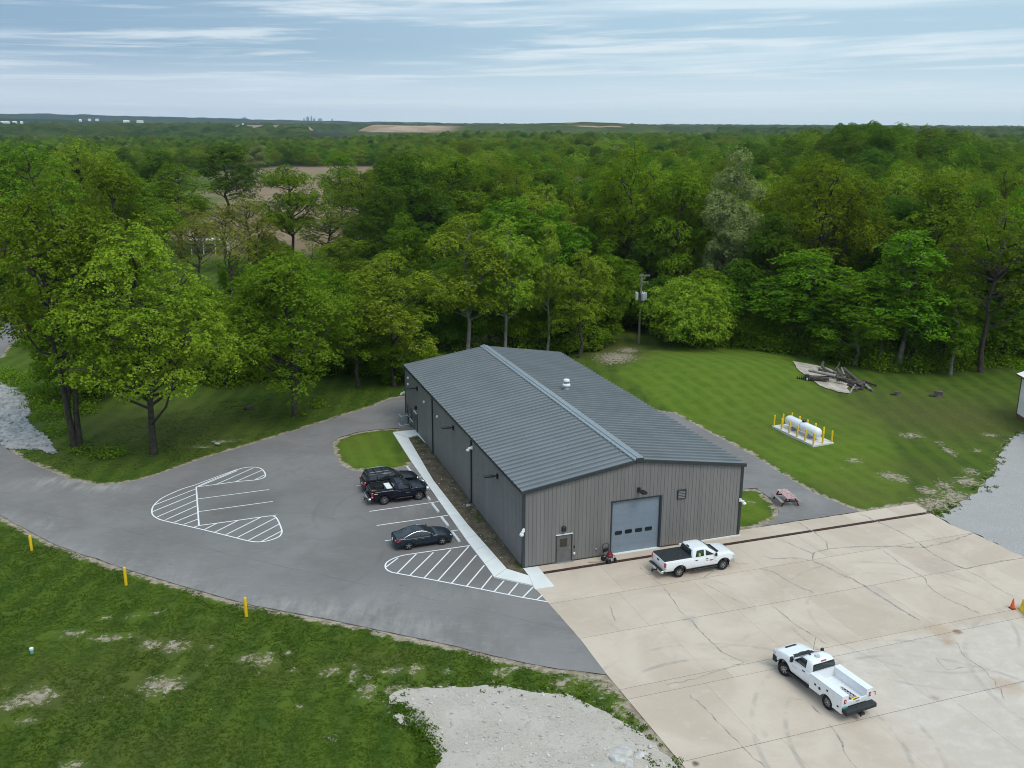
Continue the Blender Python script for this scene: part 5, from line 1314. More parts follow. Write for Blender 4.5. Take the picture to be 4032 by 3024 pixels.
def wheel(par, x, y, rad, w, style, steer=0.0):
    t = link('wheel', None, par); t.location = (x, y, rad); t.rotation_euler = (0, 0, steer); s_ = 1 if y > 0 else -1
    t.empty_display_size = .2
    rr = rad * {'truck': .60, 'steel': .60, 'sedan': .70, 'suv': .66}[style]
    m = MB(); m.lathe([(rr, -w / 2), (rad * .94, -w / 2), (rad, -w * .36), (rad, w * .36), (rad * .94, w / 2), (rr, w / 2)], 26, axis='Y', cap=False); m.build('tyre', MAT['rubber'], t, 40)
    m = MB(); m.lathe([(rr * .99, -w * .4), (rr * .99, w * .42), (rr * .90, w * .44), (rr * .86, w * .20), (rr * .3, w * .18), (0, w * .18)] if s_ > 0 else [(rr * .99, w * .4), (rr * .99, -w * .42), (rr * .90, -w * .44), (rr * .86, -w * .20), (rr * .3, -w * .18), (0, -w * .18)], 26, axis='Y')
    rim = m.build('rim', MAT['alloy'] if style != 'sedan' else MAT['black'], t, 40)
    if style != 'sedan':
        m = MB(); m.lathe([(rr * .84, s_ * w * .205), (rr * .3, s_ * w * .19)], 26, axis='Y', cap=False); m.build('wheel_recess', MAT['black'], rim)
    n = {'truck': 8, 'steel': 8, 'sedan': 5, 'suv': 7}[style]; wd = {'truck': .16, 'steel': .2, 'sedan': .22, 'suv': .15}[style] * rr
    for k in range(n):
        a = 2 * math.pi * k / n + .2; m = MB(); c0, c1 = rr * .2, rr * .92
        for da in ((-.10, .10) if style in ('sedan',) else (0,)):
            ca, sa = math.cos(a + da), math.sin(a + da); q = wd * (.55 if style == 'sedan' else 1)
            y0, y1 = s_ * w * .26, s_ * w * .36
            p = [(c0 * ca - sa * q * .5, y0, c0 * sa + ca * q * .5), (c0 * ca + sa * q * .5, y0, c0 * sa - ca * q * .5), (c1 * ca + sa * q * .6, y1, c1 * sa - ca * q * .6), (c1 * ca - sa * q * .6, y1, c1 * sa + ca * q * .6)]
            plate(m, p, [(u, v - s_ * .03, z) for u, v, z in p])
        m.build('spoke', MAT['alloy'], rim)
    m = MB(); m.lathe([(rr * .28, s_ * w * .2), (rr * .26, s_ * w * .40), (rr * .12, s_ * w * .44), (0, s_ * w * .44)], 14, axis='Y'); m.build('hub', MAT['alloy'], rim, 40)
    return t
def wells(xs_, rad, hw, depth=.42):
    out = []
    for x in xs_:
        for s_ in (-1, 1):
            m = MB(); m.lathe([(rad, -depth / 2), (rad, depth / 2)], 28, axis='Y', origin=(x, s_ * (hw - depth / 2 + .12), rad * .86)); out.append(m)
    return out
def liner(par, x, rad, hw):
    for s_ in (-1, 1):
        m = MB(); n = 14; zc_ = rad * .86; A = [(x + math.cos(a) * (rad - .004), zc_ + math.sin(a) * (rad - .004)) for a in np.linspace(-.25, math.pi + .25, n)]
        y0, y1 = s_ * (hw - .40), s_ * (hw - .05)
        m.add([(u, y0, z) for u, z in A] + [(u, y1, z) for u, z in A] + [(u * .97 + x * .03, y1, z * .97 + zc_ * .03) for u, z in A] + [(u * .97 + x * .03, y0, z * .97 + zc_ * .03) for u, z in A], [(i, i + 1, n + i + 1, n + i) for i in range(n - 1)] + [(2 * n + i, 2 * n + i + 1, 3 * n + i + 1, 3 * n + i) for i in range(n - 1)] + [(n + i, n + i + 1, 2 * n + i + 1, 2 * n + i) for i in range(n - 1)])
        m.add([(u, y0 + s_ * .01, z) for u, z in A], [list(range(n))])
        m.build('wheel_liner', MAT['black'], par)
def flare(B, par, x, rad, mat, w=.075):
    for s_ in (-1, 1):
        A = np.linspace(-.15, math.pi + .15, 18); zc_ = rad * .86; m = MB()
        for i in range(len(A) - 1):
            q = [(x + math.cos(a) * r_, zc_ + math.sin(a) * r_) for a, r_ in ((A[i], rad), (A[i + 1], rad), (A[i + 1], rad + w), (A[i], rad + w))]
            o, ii = B.side(q, .014, .03, s_); plate(m, o, ii)
        m.build('wheel_flare', mat, par)
def place(root, rear_px, front_px, wb, side, hw):
    """root at the mid-point of the wheelbase; the two pixels are the near-side tyre contacts"""
    a, c_ = at(*rear_px), at(*front_px); h = (c_ - a) / np.linalg.norm(c_ - a); left = np.array([-h[1], h[0], 0])
    mid = (a + c_) / 2 - side * left * hw - h * wb / 2
    root.location = (mid[0], mid[1], .004); root.rotation_euler = (0, 0, math.atan2(h[1], h[0]))
def pane_x(m, B, front, pts, off=.024):
    def fn(y, z, d):
        w = max(B.hw(0, z), .1); a = abs(y) / w; x = B.xf(z) if front else B.xr(z)
        k = a ** 3 * .10 if front else (max(0, a - .82) / .18) ** 2 * .05
        s_ = 1 if front else -1; return (x + s_ * (off - k + d), y, z)
    patch(m, pts, fn)
def pane_s(m, B, pts, s_, off=.008):
    patch(m, pts, lambda x, z, d: (x, s_ * (B.hw(x, z) * 1.006 + off + d), z))
def xplate(B, front, pts, th=.02, off=.012):
    """pane across the body following the front or rear slope of the cabin; pts (y, z)"""
    o, i = [], []
    for y, z in pts:
        w = B.hw(0, z); x = B.xf(z) if front else B.xr(z); k = (abs(y) / max(w, .1)) ** 3 * .10 if front else (max(0, abs(y) / max(w, .1) - .82) / .18) ** 2 * .05
        s_ = 1 if front else -1; o.append((x + s_ * (off - k), y, z)); i.append((x + s_ * (off - th - k), y, z))
    return o, i
def box_part(name, par, c_, d, mat, ch=.02):
    m = MB(); m.cbox(c_, d, ch); return m.build(name, mat, par)
def mirror(par, B, x, z, mat, big=False):
    for s_ in (-1, 1):
        y = B.hw(x, z); m = MB(); d = (.12, .18, .26) if not big else (.14, .20, .34)
        m.tube([(x + .05, s_ * (y - .03), z - .02), (x, s_ * (y + .14), z + .03)], .03, 6); m.cbox((x - .02, s_ * (y + .16 + (.06 if big else 0)), z + .08), d, .05); m.build('mirror', mat, par)

def pickup(name, label, paint, wb, bed0, bed1, cab, st, wheels, tonneau=False, ext=False, mats=None, door_x=None, stripe=None):
    t = thing(name, label, 'pickup truck'); B = Body(st, cab); hw = float(B.st[:, 3].max()); rad = .405
    lo = B.lower(); me_ = lo.mesh('body', [paint, MAT['black']]); cuts = wells((0, wb), .50, hw)
    if not tonneau:
        m = MB(); m.box(((bed0 + bed1) / 2, 0, 1.35), (bed1 - bed0, 2 * hw - .30, 1.0)); cuts.append(m)
    me_ = carve(me_, cuts, [paint]); cb = B.cabin().mesh('c', [paint])
    bm_ = bmesh.new(); bm_.from_mesh(me_); bm_.from_mesh(cb); me2 = bpy.data.meshes.new('body'); bm_.to_mesh(me2); bm_.free()
    me2.materials.append(paint); smooth_mesh(me2, 32); body = link('body', me2, t)
    for x in (0, wb): liner(t, x, .50, hw)
    for x, s0 in ((0, 0), (wb, 0)):
        for s_ in (-1, 1): wheel(t, x, s_ * (hw - .17), rad, .27, wheels)
    if not tonneau:
        m = MB(); m.box(((bed0 + bed1) / 2, 0, .86), (bed1 - bed0 - .01, 2 * hw - .31, .03)); m.box((bed1 - .012, 0, 1.12), (.02, 2 * hw - .32, .5))
        for s_ in (-1, 1): m.box(((bed0 + bed1) / 2, s_ * (hw - .16), 1.13), (bed1 - bed0 - .02, .018, .52)); m.box((0, s_ * (hw - .28), 1.0), (.9, .22, .28))
        m.build('bed_liner', MAT['vinyl'], t)
        for s_ in (-1, 1):
            m = MB(); m.box(((bed0 + bed1) / 2, s_ * (hw - .10), B.stx(.3)[1] + .015), (bed1 - bed0, .09, .03)); m.build('bed_rail', MAT['vinyl'] if s_ < 0 else MAT['chrome'], t)
        m = MB(); m.box((bed0 - .055, 0, B.stx(bed0)[1] + .02), (.10, 2 * hw - .36, .04)); m.build('tailgate_cap', MAT['vinyl'], t)
    else:
        m = MB(); z = B.stx(.3)[1] + .035; m.cbox(((bed0 + bed1) / 2 - .02, 0, z), (bed1 - bed0 + .16, 2 * hw - .19, .05), .02); m.build('bed_cover', MAT['vinyl'], t)
    zb = cab[0][0]; zt = cab[-3][0]
    # cabin glass
    gz0, gz1 = zb + .06, zt - .045
    m = MB(); pane_x(m, B, True, [(y, z) for y, z in rnd([(-.78 * B.hw(0, gz0), gz0 + .01), (.78 * B.hw(0, gz0), gz0 + .01), (.86 * B.hw(0, gz1), gz1), (-.86 * B.hw(0, gz1), gz1)], .06)]); m.build('windshield', MAT['glass'], t)
    m = MB(); pane_x(m, B, False, rnd([(-.84 * B.hw(0, gz0), gz0), (.84 * B.hw(0, gz0), gz0), (.84 * B.hw(0, gz1), gz1), (-.84 * B.hw(0, gz1), gz1)], .06)); m.build('rear_window', MAT['glass'], t)
    f0 = lambda z: B.xf(z) - .34
    d0, d1 = door_x
    for s_ in (-1, 1):
        polys = [([(d0 + .10, gz0), (f0(gz0) - .02, gz0), (f0(gz1) - .10, gz1 - .02), (d0 + .13, gz1 - .01)], 'front')]
        if ext: polys.append(([(B.xr(gz0) + .30, gz0), (d0 - .04, gz0), (d0 - .02, gz1 - .015), (B.xr(gz1) + .30, gz1 - .03)], 'rear'))
        for q, nm in polys:
            m = MB(); pane_s(m, B, rnd(q, .07), s_); m.build('side_window', MAT['glass'], t)
        # doors: skin a few millimetres proud, shut lines show round it
        doors = [(d0 + .02, d1)] + ([(B.xr(zb) + .20, d0)] if ext else [])
        for a, c_ in doors:
            q = [(a + .008, .62), (c_ - .008, .62), (c_ - .008, .9), (c_ - .008, zb - .06), (a + .008, zb - .06), (a + .008, .9)]
            m = MB(); n = 7; zz = np.linspace(.62, zb - .05, n); xa = np.linspace(a + .008, c_ - .008, 6)
            for u in range(5):
                for v in range(n - 1):
                    qq = [(xa[u], zz[v]), (xa[u + 1], zz[v]), (xa[u + 1], zz[v + 1]), (xa[u], zz[v + 1])]; o, i = B.side(qq, .010, .02, s_)
                    m.add([o[k] for k in ((0, 1, 2, 3) if s_ < 0 else (3, 2, 1, 0))], [(0, 1, 2, 3)])
            rim_ = [(x, zz[0]) for x in xa] + [(xa[-1], z) for z in zz[1:]] + [(x, zz[-1]) for x in xa[::-1][1:]] + [(xa[0], z) for z in zz[::-1][1:-1]]
            o, i = B.side(rim_, .010, .03, s_); n2 = len(o); m.add(o + i, [(k, (k + 1) % n2, n2 + (k + 1) % n2, n2 + k) for k in range(n2)])
            dr = m.build('door', paint, t)
            hx = a + .17; zq = zb - .17; m = MB(); m.cbox((hx, s_ * (B.hw(hx, zq) + .025), zq), (.20, .035, .05), .012); m.build('handle', MAT['black'], dr)
        m = MB(); m.cbox(((bed1 + d1) / 2 + .1, s_ * (hw - .02), .47), (d1 - bed1 - .1, .18, .07), .02); m.build('running_board', MAT['black'], t)
    # lamps, bumpers, grille
    xr = B.st[0, 0]; xf_ = B.st[-1, 0]; zt_r = B.stx(xr + .05)[1]
    for s_ in (-1, 1):
        m = MB(); m.cbox((xr + .055, s_ * (hw * .915), zt_r - .30), (.15, .17, .46), .03); tl_ = m.build('tail_light', MAT['red_lens'], t)
        m = MB(); m.cbox((xr + .05, s_ * (hw * .917), zt_r - .43), (.15, .168, .10), .02); m.build('reversing_lamp', MAT['clear_lens'], tl_)
        m = MB(); m.cbox((xf_ - .16, s_ * (hw * .80), 1.0), (.26, .34, .24), .05); m.build('headlight', MAT['clear_lens'], t)
    m = MB(); m.box((xr - .008, 0, zt_r - .32), (.03, 2 * hw * .80, .56)); tg = m.build('tailgate', paint, t)
    m = MB(); m.cbox((xr - .03, .0, zt_r - .16), (.03, .26, .11), .01); m.build('handle', MAT['black'], tg)
    m = MB(); m.cbox((xr - .16, 0, .62), (.24, 2 * hw - .06, .20), .05); rb = m.build('rear_bumper', MAT['chrome'] if mats == 'chrome' else MAT['black'], t)
    m = MB(); m.box((xr - .16, 0, .725), (.20, 2 * hw - .3, .02)); m.build('step_pad', MAT['black'], rb)
    m = MB(); m.box((xr - .285, 0, .62), (.012, .31, .155)); m.build('licence_plate', MAT['white_plastic'], rb)
    m = MB(); m.box((xr - .32, 0, .44), (.34, .07, .07)); m.box((xr - .46, 0, .40), (.06, .16, .18)); m.lathe([(.03, 0), (.03, .06), (.045, .09), (0, .12)], 10, origin=(xr - .46, 0, .48)); m.build('tow_hitch', MAT['rust_iron'], t)
    m = MB(); m.loft([[(xf_ + .06 - abs(y) ** 3 * .16, y, z) for z in (.52, .62, .78, .80)] + [(xf_ - .22 - abs(y) ** 3 * .16, y, z) for z in (.80, .52)] for y in np.linspace(-hw * .98, hw * .98, 11)]); m.build('front_bumper', MAT['chrome'], t, 40)
    m = MB(); m.cbox((xf_ + .0, 0, B.stx(xf_)[1] - .25), (.10, 1.1, .28), .03); m.build('grille', MAT['black'], t)
    m = MB(); m.box(((xr + xf_) / 2, 0, .52), (xf_ - xr - .5, 1.1, .24)); m.build('chassis', MAT['black'], t)
    mirror(t, B, d1 - .12, zb + .03, MAT['black'])
    return t, B

# white extended-cab truck by the overhead door
cabW = [(1.33, .98, 3.28, .945), (1.42, .985, 3.16, .93), (1.60, 1.01, 2.92, .885), (1.80, 1.06, 2.62, .825), (1.90, 1.14, 2.46, .78), (1.945, 1.30, 2.30, .70), (1.955, 1.55, 2.1, .45)]
stW = [(-1.24, .62, 1.36, .96), (-1.12, .55, 1.40, 1.0), (.6, .52, 1.40, 1.01), (.95, .52, 1.39, 1.01), (1.05, .52, 1.34, 1.01), (3.15, .52, 1.36, 1.01), (3.5, .52, 1.38, 1.0), (4.2, .54, 1.31, .99), (4.5, .56, 1.22, .95), (4.66, .60, 1.08, .86)]
wt_, BWt = pickup('pickup_truck', 'white extended-cab pickup with black bed cover parked before the overhead door', MAT['white_paint'], 3.66, -1.12, .95, cabW, stW, 'truck', True, True, 'chrome', (2.02, 3.05))
place(wt_, (2674.9, 2275), (2848.4, 2244.6), 3.66, -1, 1.0)
for x in (0, 3.66): flare(BWt, wt_, x, .50, MAT['black'])
m = MB(); m.cbox((1.16, 0, 1.91), (.10, .36, .07), .02); m.build('brake_light', MAT['blue_paint'], wt_)
m = MB()
plate(m, [(3.18, y, 1.42 - abs(y) * .0) for y in (-.72, -.3, .3, .72)] + [(3.40, y, 1.412) for y in (.62, 0, -.62)], [(3.18, y, 1.39) for y in (-.72, -.3, .3, .72)] + [(3.40, y, 1.39) for y in (.62, 0, -.62)]); m.build('cowl', MAT['black'], wt_)
# door emblem: a red dart with two short lines of small grey script
for q, mt in (([(2.42, 1.10), (2.80, 1.0), (2.42, .93), (2.52, 1.01)], 'red_lens'), ([(2.12, 1.02), (2.44, 1.03), (2.44, 1.005), (2.12, .995)], 'engine_red'), ([(2.56, .905), (2.98, .90), (2.98, .88), (2.56, .885)], 'steel')):
    m = MB(); o, i = BWt.side(q, .014, .006, -1); plate(m, o, i); m.build('emblem', MAT[mt], wt_)
m = MB(); o, i = BWt.side([(1.52, 1.44), (1.70, 1.42), (1.72, 1.56), (1.64, 1.66), (1.54, 1.60)], .028, .012, -1); plate(m, o, i); m.build('hanging_vest', MAT['hivis'], wt_)

# dark blue regular-cab truck in the stalls
cabN = [(1.22, .92, 2.66, .93), (1.30, .925, 2.55, .915), (1.48, .95, 2.26, .865), (1.66, .99, 1.98, .80), (1.76, 1.07, 1.82, .75), (1.80, 1.18, 1.70, .66), (1.81, 1.35, 1.55, .42)]
stN = [(-1.10, .58, 1.24, .94), (-1.0, .5, 1.28, .98), (.6, .46, 1.28, .99), (.9, .46, 1.27, .99), (.98, .46, 1.23, .99), (2.5, .46, 1.24, .99), (2.85, .46, 1.26, .98), (3.5, .48, 1.19, .97), (3.85, .5, 1.10, .92), (4.02, .56, .96, .83)]
nv, BNv = pickup('pickup_truck', 'dark blue open-bed pickup with white boxes in its bed, in the parking stalls', MAT['navy_paint'], 3.08, -1.0, .86, cabN, stN, 'suv', False, False, 'chrome', (1.16, 2.42))
place(nv, (1515, 1988.5), (1651.7, 1969.7), 3.08, -1, .97)
m = MB(); o, i = BNv.side([(1.9, .88), (2.25, .90), (2.25, .87), (1.9, .85)], .016, .01, -1); plate(m, o, i); m.build('badge', MAT['chrome'], nv)
m = MB(); o, i = BNv.side([(-.86, 1.10), (-.56, 1.10), (-.56, 1.06), (-.86, 1.06)], .012, .01, -1); plate(m, o, i); m.build('badge', MAT['white_plastic'], nv)
nrot = nv.rotation_euler.z; nl = np.array(nv.location)
def on_truck(x, y, z): return (nl[0] + math.cos(nrot) * x - math.sin(nrot) * y, nl[1] + math.sin(nrot) * x + math.cos(nrot) * y, nl[2] + z)
for yy, lb in ((-.36, 'white lidded box in the blue pickup bed, toward the near side'), (.36, 'white lidded box in the blue pickup bed, toward the black SUV')):
    t = thing('storage_box', lb, 'storage box', on_truck(.56, yy, .88), nrot, 'white boxes in the blue pickup bed')
    m = MB(); m.cbox((0, 0, .20), (.46, .66, .40), .02); m.build('box_body', MAT['steel'], t); m = MB(); m.cbox((0, 0, .42), (.50, .69, .08), .02); m.build('lid', MAT['white_plastic'], t)
o = link('bundle', blob(.26, 77, 1.5, .9, .6, 2, .4)); o.data.materials.append(MAT['tan']); o.location = on_truck(-.62, -.22, 1.0); o.rotation_euler = (0, 0, nrot); tag(o, 'crumpled tan bundle lying in the tail of the blue pickup bed', 'bundle')

# black SUV beside it
cabS = [(1.10, -.98, 2.55, .935), (1.20, -.97, 2.40, .915), (1.42, -.90, 2.05, .86), (1.62, -.80, 1.70, .79), (1.72, -.70, 1.50, .73), (1.765, -.50, 1.28, .62), (1.78, -.2, 1.0, .40)]
stS = [(-1.12, .52, 1.0, .86), (-1.0, .40, 1.10, .95), (-.3, .36, 1.12, .985), (2.2, .36, 1.11, .985), (2.6, .36, 1.14, .98), (3.3, .38, 1.06, .95), (3.75, .42, .95, .88), (3.95, .5, .80, .76)]
def wagon(name, label, cat, paint, wb, cab, st, wheels, rad, well, seats):
    t = thing(name, label, cat); B = Body(st, cab); hw = float(B.st[:, 3].max())
    me_ = carve(B.lower().mesh('body', [paint]), wells((0, wb), well, hw), [paint]); cb = B.cabin(cr=.14).mesh('c', [paint])
    bm_ = bmesh.new(); bm_.from_mesh(me_); bm_.from_mesh(cb); me2 = bpy.data.meshes.new('body'); bm_.to_mesh(me2); bm_.free(); me2.materials.append(paint); smooth_mesh(me2, 32); link('body', me2, t)
    for x in (0, wb):
        liner(t, x, well, hw)
        for s_ in (-1, 1): wheel(t, x, s_ * (hw - .13), rad, .23, wheels)
    zb = cab[0][0]; zt = cab[-3][0]; gz0, gz1 = zb + .05, zt - .03
    m = MB(); pane_x(m, B, True, rnd([(-.80 * B.hw(0, gz0), gz0), (.80 * B.hw(0, gz0), gz0), (.84 * B.hw(0, gz1), gz1), (-.84 * B.hw(0, gz1), gz1)], .06)); m.build('windshield', MAT['glass'], t)
    m = MB(); pane_x(m, B, False, rnd([(-.82 * B.hw(0, gz0), gz0 + .02), (.82 * B.hw(0, gz0), gz0 + .02), (.80 * B.hw(0, gz1), gz1), (-.80 * B.hw(0, gz1), gz1)], .06)); m.build('rear_window', MAT['glass'], t)
    for s_ in (-1, 1):
        for q in seats:
            m = MB(); pane_s(m, B, rnd(q, .05), s_); m.build('side_window', MAT['glass'], t)
        for k, (a, c_) in enumerate(((wb * .36, wb * .70), (.42, wb * .36))):
            m = MB(); zz = np.linspace(.42, zb - .05, 7); xa = np.linspace(a + .008, c_ - .008, 6)
            for u in range(5):
                for v in range(6):
                    o, i = B.side([(xa[u], zz[v]), (xa[u + 1], zz[v]), (xa[u + 1], zz[v + 1]), (xa[u], zz[v + 1])], .009, .02, s_); m.add([o[j] for j in ((0, 1, 2, 3) if s_ < 0 else (3, 2, 1, 0))], [(0, 1, 2, 3)])
            dr = m.build('door', paint, t); hx = a + .16; zq = zb - .13; m = MB(); m.cbox((hx, s_ * (B.hw(hx, zq) + .022), zq), (.19, .03, .04), .01); m.build('handle', paint, dr)
    xr, xf_ = B.st[0, 0], B.st[-1, 0]
    m = MB(); m.loft([[(xf_ + .05 - abs(y) ** 3 * .35, y, z) for z in (.26, .36, .52, .56)] + [(xf_ - .3 - abs(y) ** 3 * .3, y, z) for z in (.56, .26)] for y in np.linspace(-hw * .94, hw * .94, 11)]); m.build('front_bumper', paint, t, 40)
    m = MB(); m.loft([[(xr - .05 + abs(y) ** 3 * .2, y, z) for z in (.32, .40, .60, .64)] + [(xr + .25 + abs(y) ** 3 * .2, y, z) for z in (.64, .32)] for y in np.linspace(-hw * .95, hw * .95, 11)]); rb = m.build('rear_bumper', paint, t, 40)
    m = MB(); m.box((xr - .055 if cat == 'sedan' else xr - .02, 0, .74), (.03, .31, .15)); m.build('licence_plate', MAT['white_plastic'], t)
    m = MB(); m.box(((xr + xf_) / 2, 0, .34), (xf_ - xr - .7, 1.3, .16)); m.build('underbody', MAT['black'], t)
    m = MB(); m.cbox((xf_ - .0, 0, B.stx(xf_)[1] - .18), (.08, .9, .20), .03); m.build('grille', MAT['black'], t)
    mirror(t, B, B.xf(zb) - .42, zb + .02, paint)
    return t, B, hw
suv, BS, hwS = wagon('suv', 'black SUV with roof rails parked on the far side of the blue pickup', 'suv', MAT['black_paint'], 3.02, cabS, stS, 'suv', .375, .44,
                     [[(1.10, 1.16), (2.0, 1.16), (1.72, 1.56), (1.14, 1.60)], [(.10, 1.16), (1.04, 1.16), (1.06, 1.60), (.14, 1.60)], [(-.72, 1.18), (.03, 1.16), (.05, 1.60), (-.52, 1.57)]])
# stall position: one stall width beyond the blue truck
sh = np.array([math.cos(nrot), math.sin(nrot), 0]); sl = np.array([-sh[1], sh[0], 0]); sp_ = nl + sl * 2.88 + sh * .0
suv.location = (sp_[0], sp_[1], .004); suv.rotation_euler = (0, 0, nrot + R(1.5))
for s_ in (-1, 1):
    m = MB(); y = .60; m.tube([(-.55, s_ * y, 1.76), (-.5, s_ * y, 1.83), (.4, s_ * (y + .02), 1.85), (1.15, s_ * y, 1.82), (1.22, s_ * y, 1.74)], .022, 6); m.build('roof_rail', MAT['chrome'], suv, 40)
    m = MB(); m.cbox((-1.05, s_ * .84, .96), (.18, .16, .30), .05); m.build('tail_light', MAT['red_lens'], suv)
    m = MB(); m.cbox((3.68, s_ * .74, .86), (.34, .24, .15), .05); m.build('headlight', MAT['clear_lens'], suv)
for x in (.0, .75): m = MB(); m.box((x, 0, 1.83), (.07, 1.18, .03)); m.build('crossbar', MAT['black'], suv)

# dark sedan
cabC = [(.93, -.72, 2.28, .80), (1.02, -.52, 2.08, .775), (1.16, -.18, 1.78, .72), (1.29, .22, 1.46, .655), (1.36, .48, 1.24, .60), (1.40, .68, 1.04, .50), (1.41, .78, .94, .30)]
stC = [(-1.02, .46, .90, .72), (-.92, .34, 1.0, .82), (-.6, .26, 1.01, .88), (-.2, .24, .95, .895), (2.0, .24, .95, .895), (2.3, .24, .97, .89), (3.0, .26, .86, .86), (3.40, .30, .74, .78), (3.58, .36, .62, .66)]
sed, BC, hwC = wagon('sedan', 'dark blue sedan parked in the stall next to the hatched marking', 'sedan', MAT['blue_paint'], 2.70, cabC, stC, 'sedan', .33, .385,
                     [[(.98, .99), (1.78, .99), (1.42, 1.24), (1.02, 1.28)], [(.02, 1.01), (.93, .99), (.96, 1.28), (.42, 1.25)]])
place(sed, (1610.7, 2166.7), (1744.5, 2146.5), 2.70, -1, .895)
for s_ in (-1, 1):
    m = MB(); pp = [(-.36, .99), (-.05, 1.12), (.35, 1.26), (.75, 1.335), (1.1, 1.33), (1.45, 1.245), (1.80, 1.08)]
    m.tube([(x, s_ * (BC.hw(x, z) + .012), z) for x, z in pp], .014, 6); m.build('window_trim', MAT['chrome'], sed, 40)
    m = MB(); o, i = BC.side(rnd([(-.98, .88), (-.60, .93), (-.66, .80), (-.92, .72)], .03), .014, .04, s_); plate(m, o, i); m.cbox((-.97, s_ * .64, .85), (.12, .22, .12), .03); m.build('tail_light', MAT['red_lens'], sed)
    m = MB(); m.cbox((3.28, s_ * .64, .69), (.36, .20, .09), .03); m.build('headlight', MAT['clear_lens'], sed)

# white service-body truck in the yard
ut = thing('service_truck', 'white utility truck with open service body standing alone in the concrete yard', 'service truck')
wbU = 3.66
cabU = [(1.42, 1.46, 3.22, .945), (1.52, 1.465, 3.08, .925), (1.68, 1.49, 2.86, .885), (1.86, 1.53, 2.58, .825), (1.96, 1.60, 2.44, .78), (2.01, 1.74, 2.28, .70), (2.02, 1.95, 2.1, .45)]
stU = [(1.46, .56, 1.44, 1.0), (3.1, .56, 1.44, 1.0), (3.45, .56, 1.46, .995), (4.2, .58, 1.38, .98), (4.55, .60, 1.29, .94), (4.76, .64, 1.12, .84)]
BU = Body(stU, cabU)
me_ = carve(BU.lower().mesh('cab', [MAT['white_paint']]), wells((wbU,), .54, 1.0), None or [MAT['white_paint']]); cb = BU.cabin().mesh('c', [MAT['white_paint']])
bm_ = bmesh.new(); bm_.from_mesh(me_); bm_.from_mesh(cb); me2 = bpy.data.meshes.new('cab'); bm_.to_mesh(me2); bm_.free(); me2.materials.append(MAT['white_paint']); smooth_mesh(me2, 32); link('cab', me2, ut)
liner(ut, wbU, .54, 1.0)
for x, st_ in ((0, 0), (wbU, .38)):
    for s_ in (-1, 1): wheel(ut, x, s_ * .86, .415, .28, 'steel', st_)
gz0, gz1 = 1.49, 1.92
m = MB(); pane_x(m, BU, True, rnd([(-.80 * BU.hw(0, gz0), gz0), (.80 * BU.hw(0, gz0), gz0), (.86 * BU.hw(0, gz1), gz1), (-.86 * BU.hw(0, gz1), gz1)], .06)); m.build('windshield', MAT['glass'], ut)
m = MB(); pane_x(m, BU, False, rnd([(-.90 * BU.hw(0, 1.5), 1.5), (.90 * BU.hw(0, 1.5), 1.5), (.92 * BU.hw(0, 1.87), 1.87), (-.92 * BU.hw(0, 1.87), 1.87)], .05)); m.build('rear_window', MAT['glass'], ut)
for s_ in (-1, 1):
    q = [(1.92, 1.48), (2.86, 1.48), (2.82, 1.56), (2.42, 1.90), (1.98, 1.92)]
    m = MB(); pane_s(m, BU, rnd(q, .06), s_); m.build('side_window', MAT['glass'], ut)
    m = MB(); zz = np.linspace(.66, 1.40, 7); xa = np.linspace(1.86, 3.05, 6)
    for u in range(5):
        for v in range(6):
            o, i = BU.side([(xa[u], zz[v]), (xa[u + 1], zz[v]), (xa[u + 1], zz[v + 1]), (xa[u], zz[v + 1])], .010, .02, s_); m.add([o[j] for j in ((0, 1, 2, 3) if s_ < 0 else (3, 2, 1, 0))], [(0, 1, 2, 3)])
    dr = m.build('door', MAT['white_paint'], ut); m = MB(); m.cbox((2.03, s_ * (BU.hw(2.03, 1.26) + .025), 1.26), (.24, .035, .055), .012); m.build('handle', MAT['black'], dr)
    m = MB(); o, i = BU.side([(2.55, 1.09), (2.98, 1.10), (2.98, 1.08), (2.55, 1.07)], .014, .008, s_); plate(m, o, i); m.build('badge', MAT['steel'], ut)
    m = MB(); m.cbox((2.45, s_ * .98, .50), (1.9, .2, .08), .02); m.build('running_board', MAT['black'], ut)
    m = MB(); m.cbox((4.60, s_ * .78, 1.08), (.30, .34, .26), .05); m.build('headlight', MAT['clear_lens'], ut)
flare(BU, ut, wbU, .54, MAT['black'], .05)
mirror(ut, BU, 2.92, 1.50, MAT['black'], True)
m = MB(); m.loft([[(4.82 - abs(y) ** 3 * .16, y, z) for z in (.5, .6, .84, .88)] + [(4.5 - abs(y) ** 3 * .16, y, z) for z in (.88, .5)] for y in np.linspace(-.98, .98, 11)]); m.build('front_bumper', MAT['vinyl'], ut, 40)
m = MB(); m.cbox((4.75, 0, .90), (.10, 1.15, .30), .03); m.build('grille', MAT['black'], ut)
m = MB(); m.cbox((4.28, 0, 1.40), (.16, .80, .03), .01); m.build('hood_vent', MAT['black'], ut)
m = MB(); m.lathe([(.17, 0), (.17, .04), (.14, .09), (0, .10)], 18, origin=(1.98, .10, 2.03)); m.build('roof_beacon', MAT['clear_lens'], ut, 40)
m = MB(); m.cbox((1.56, .0, 1.975), (.06, .38, .055), .02); m.build('brake_light', MAT['red_lens'], ut)
m = MB(); m.loft([[(2.36 + x, .36 + y, 1.99 + z) for x, y, z in r_] for r_ in ([(-.14, -.03, 0), (.1, -.03, -.02), (.1, .03, -.02), (-.14, .03, 0)], [(-.10, -.01, .10), (-.06, -.01, .09), (-.06, .01, .09), (-.10, .01, .10)])]); m.build('roof_antenna', MAT['black'], ut)
m = MB(); m.tube([(3.35, -.90, 1.44), (3.30, -.93, 2.25)], .010, 5); m.build('whip_antenna', MAT['black'], ut)
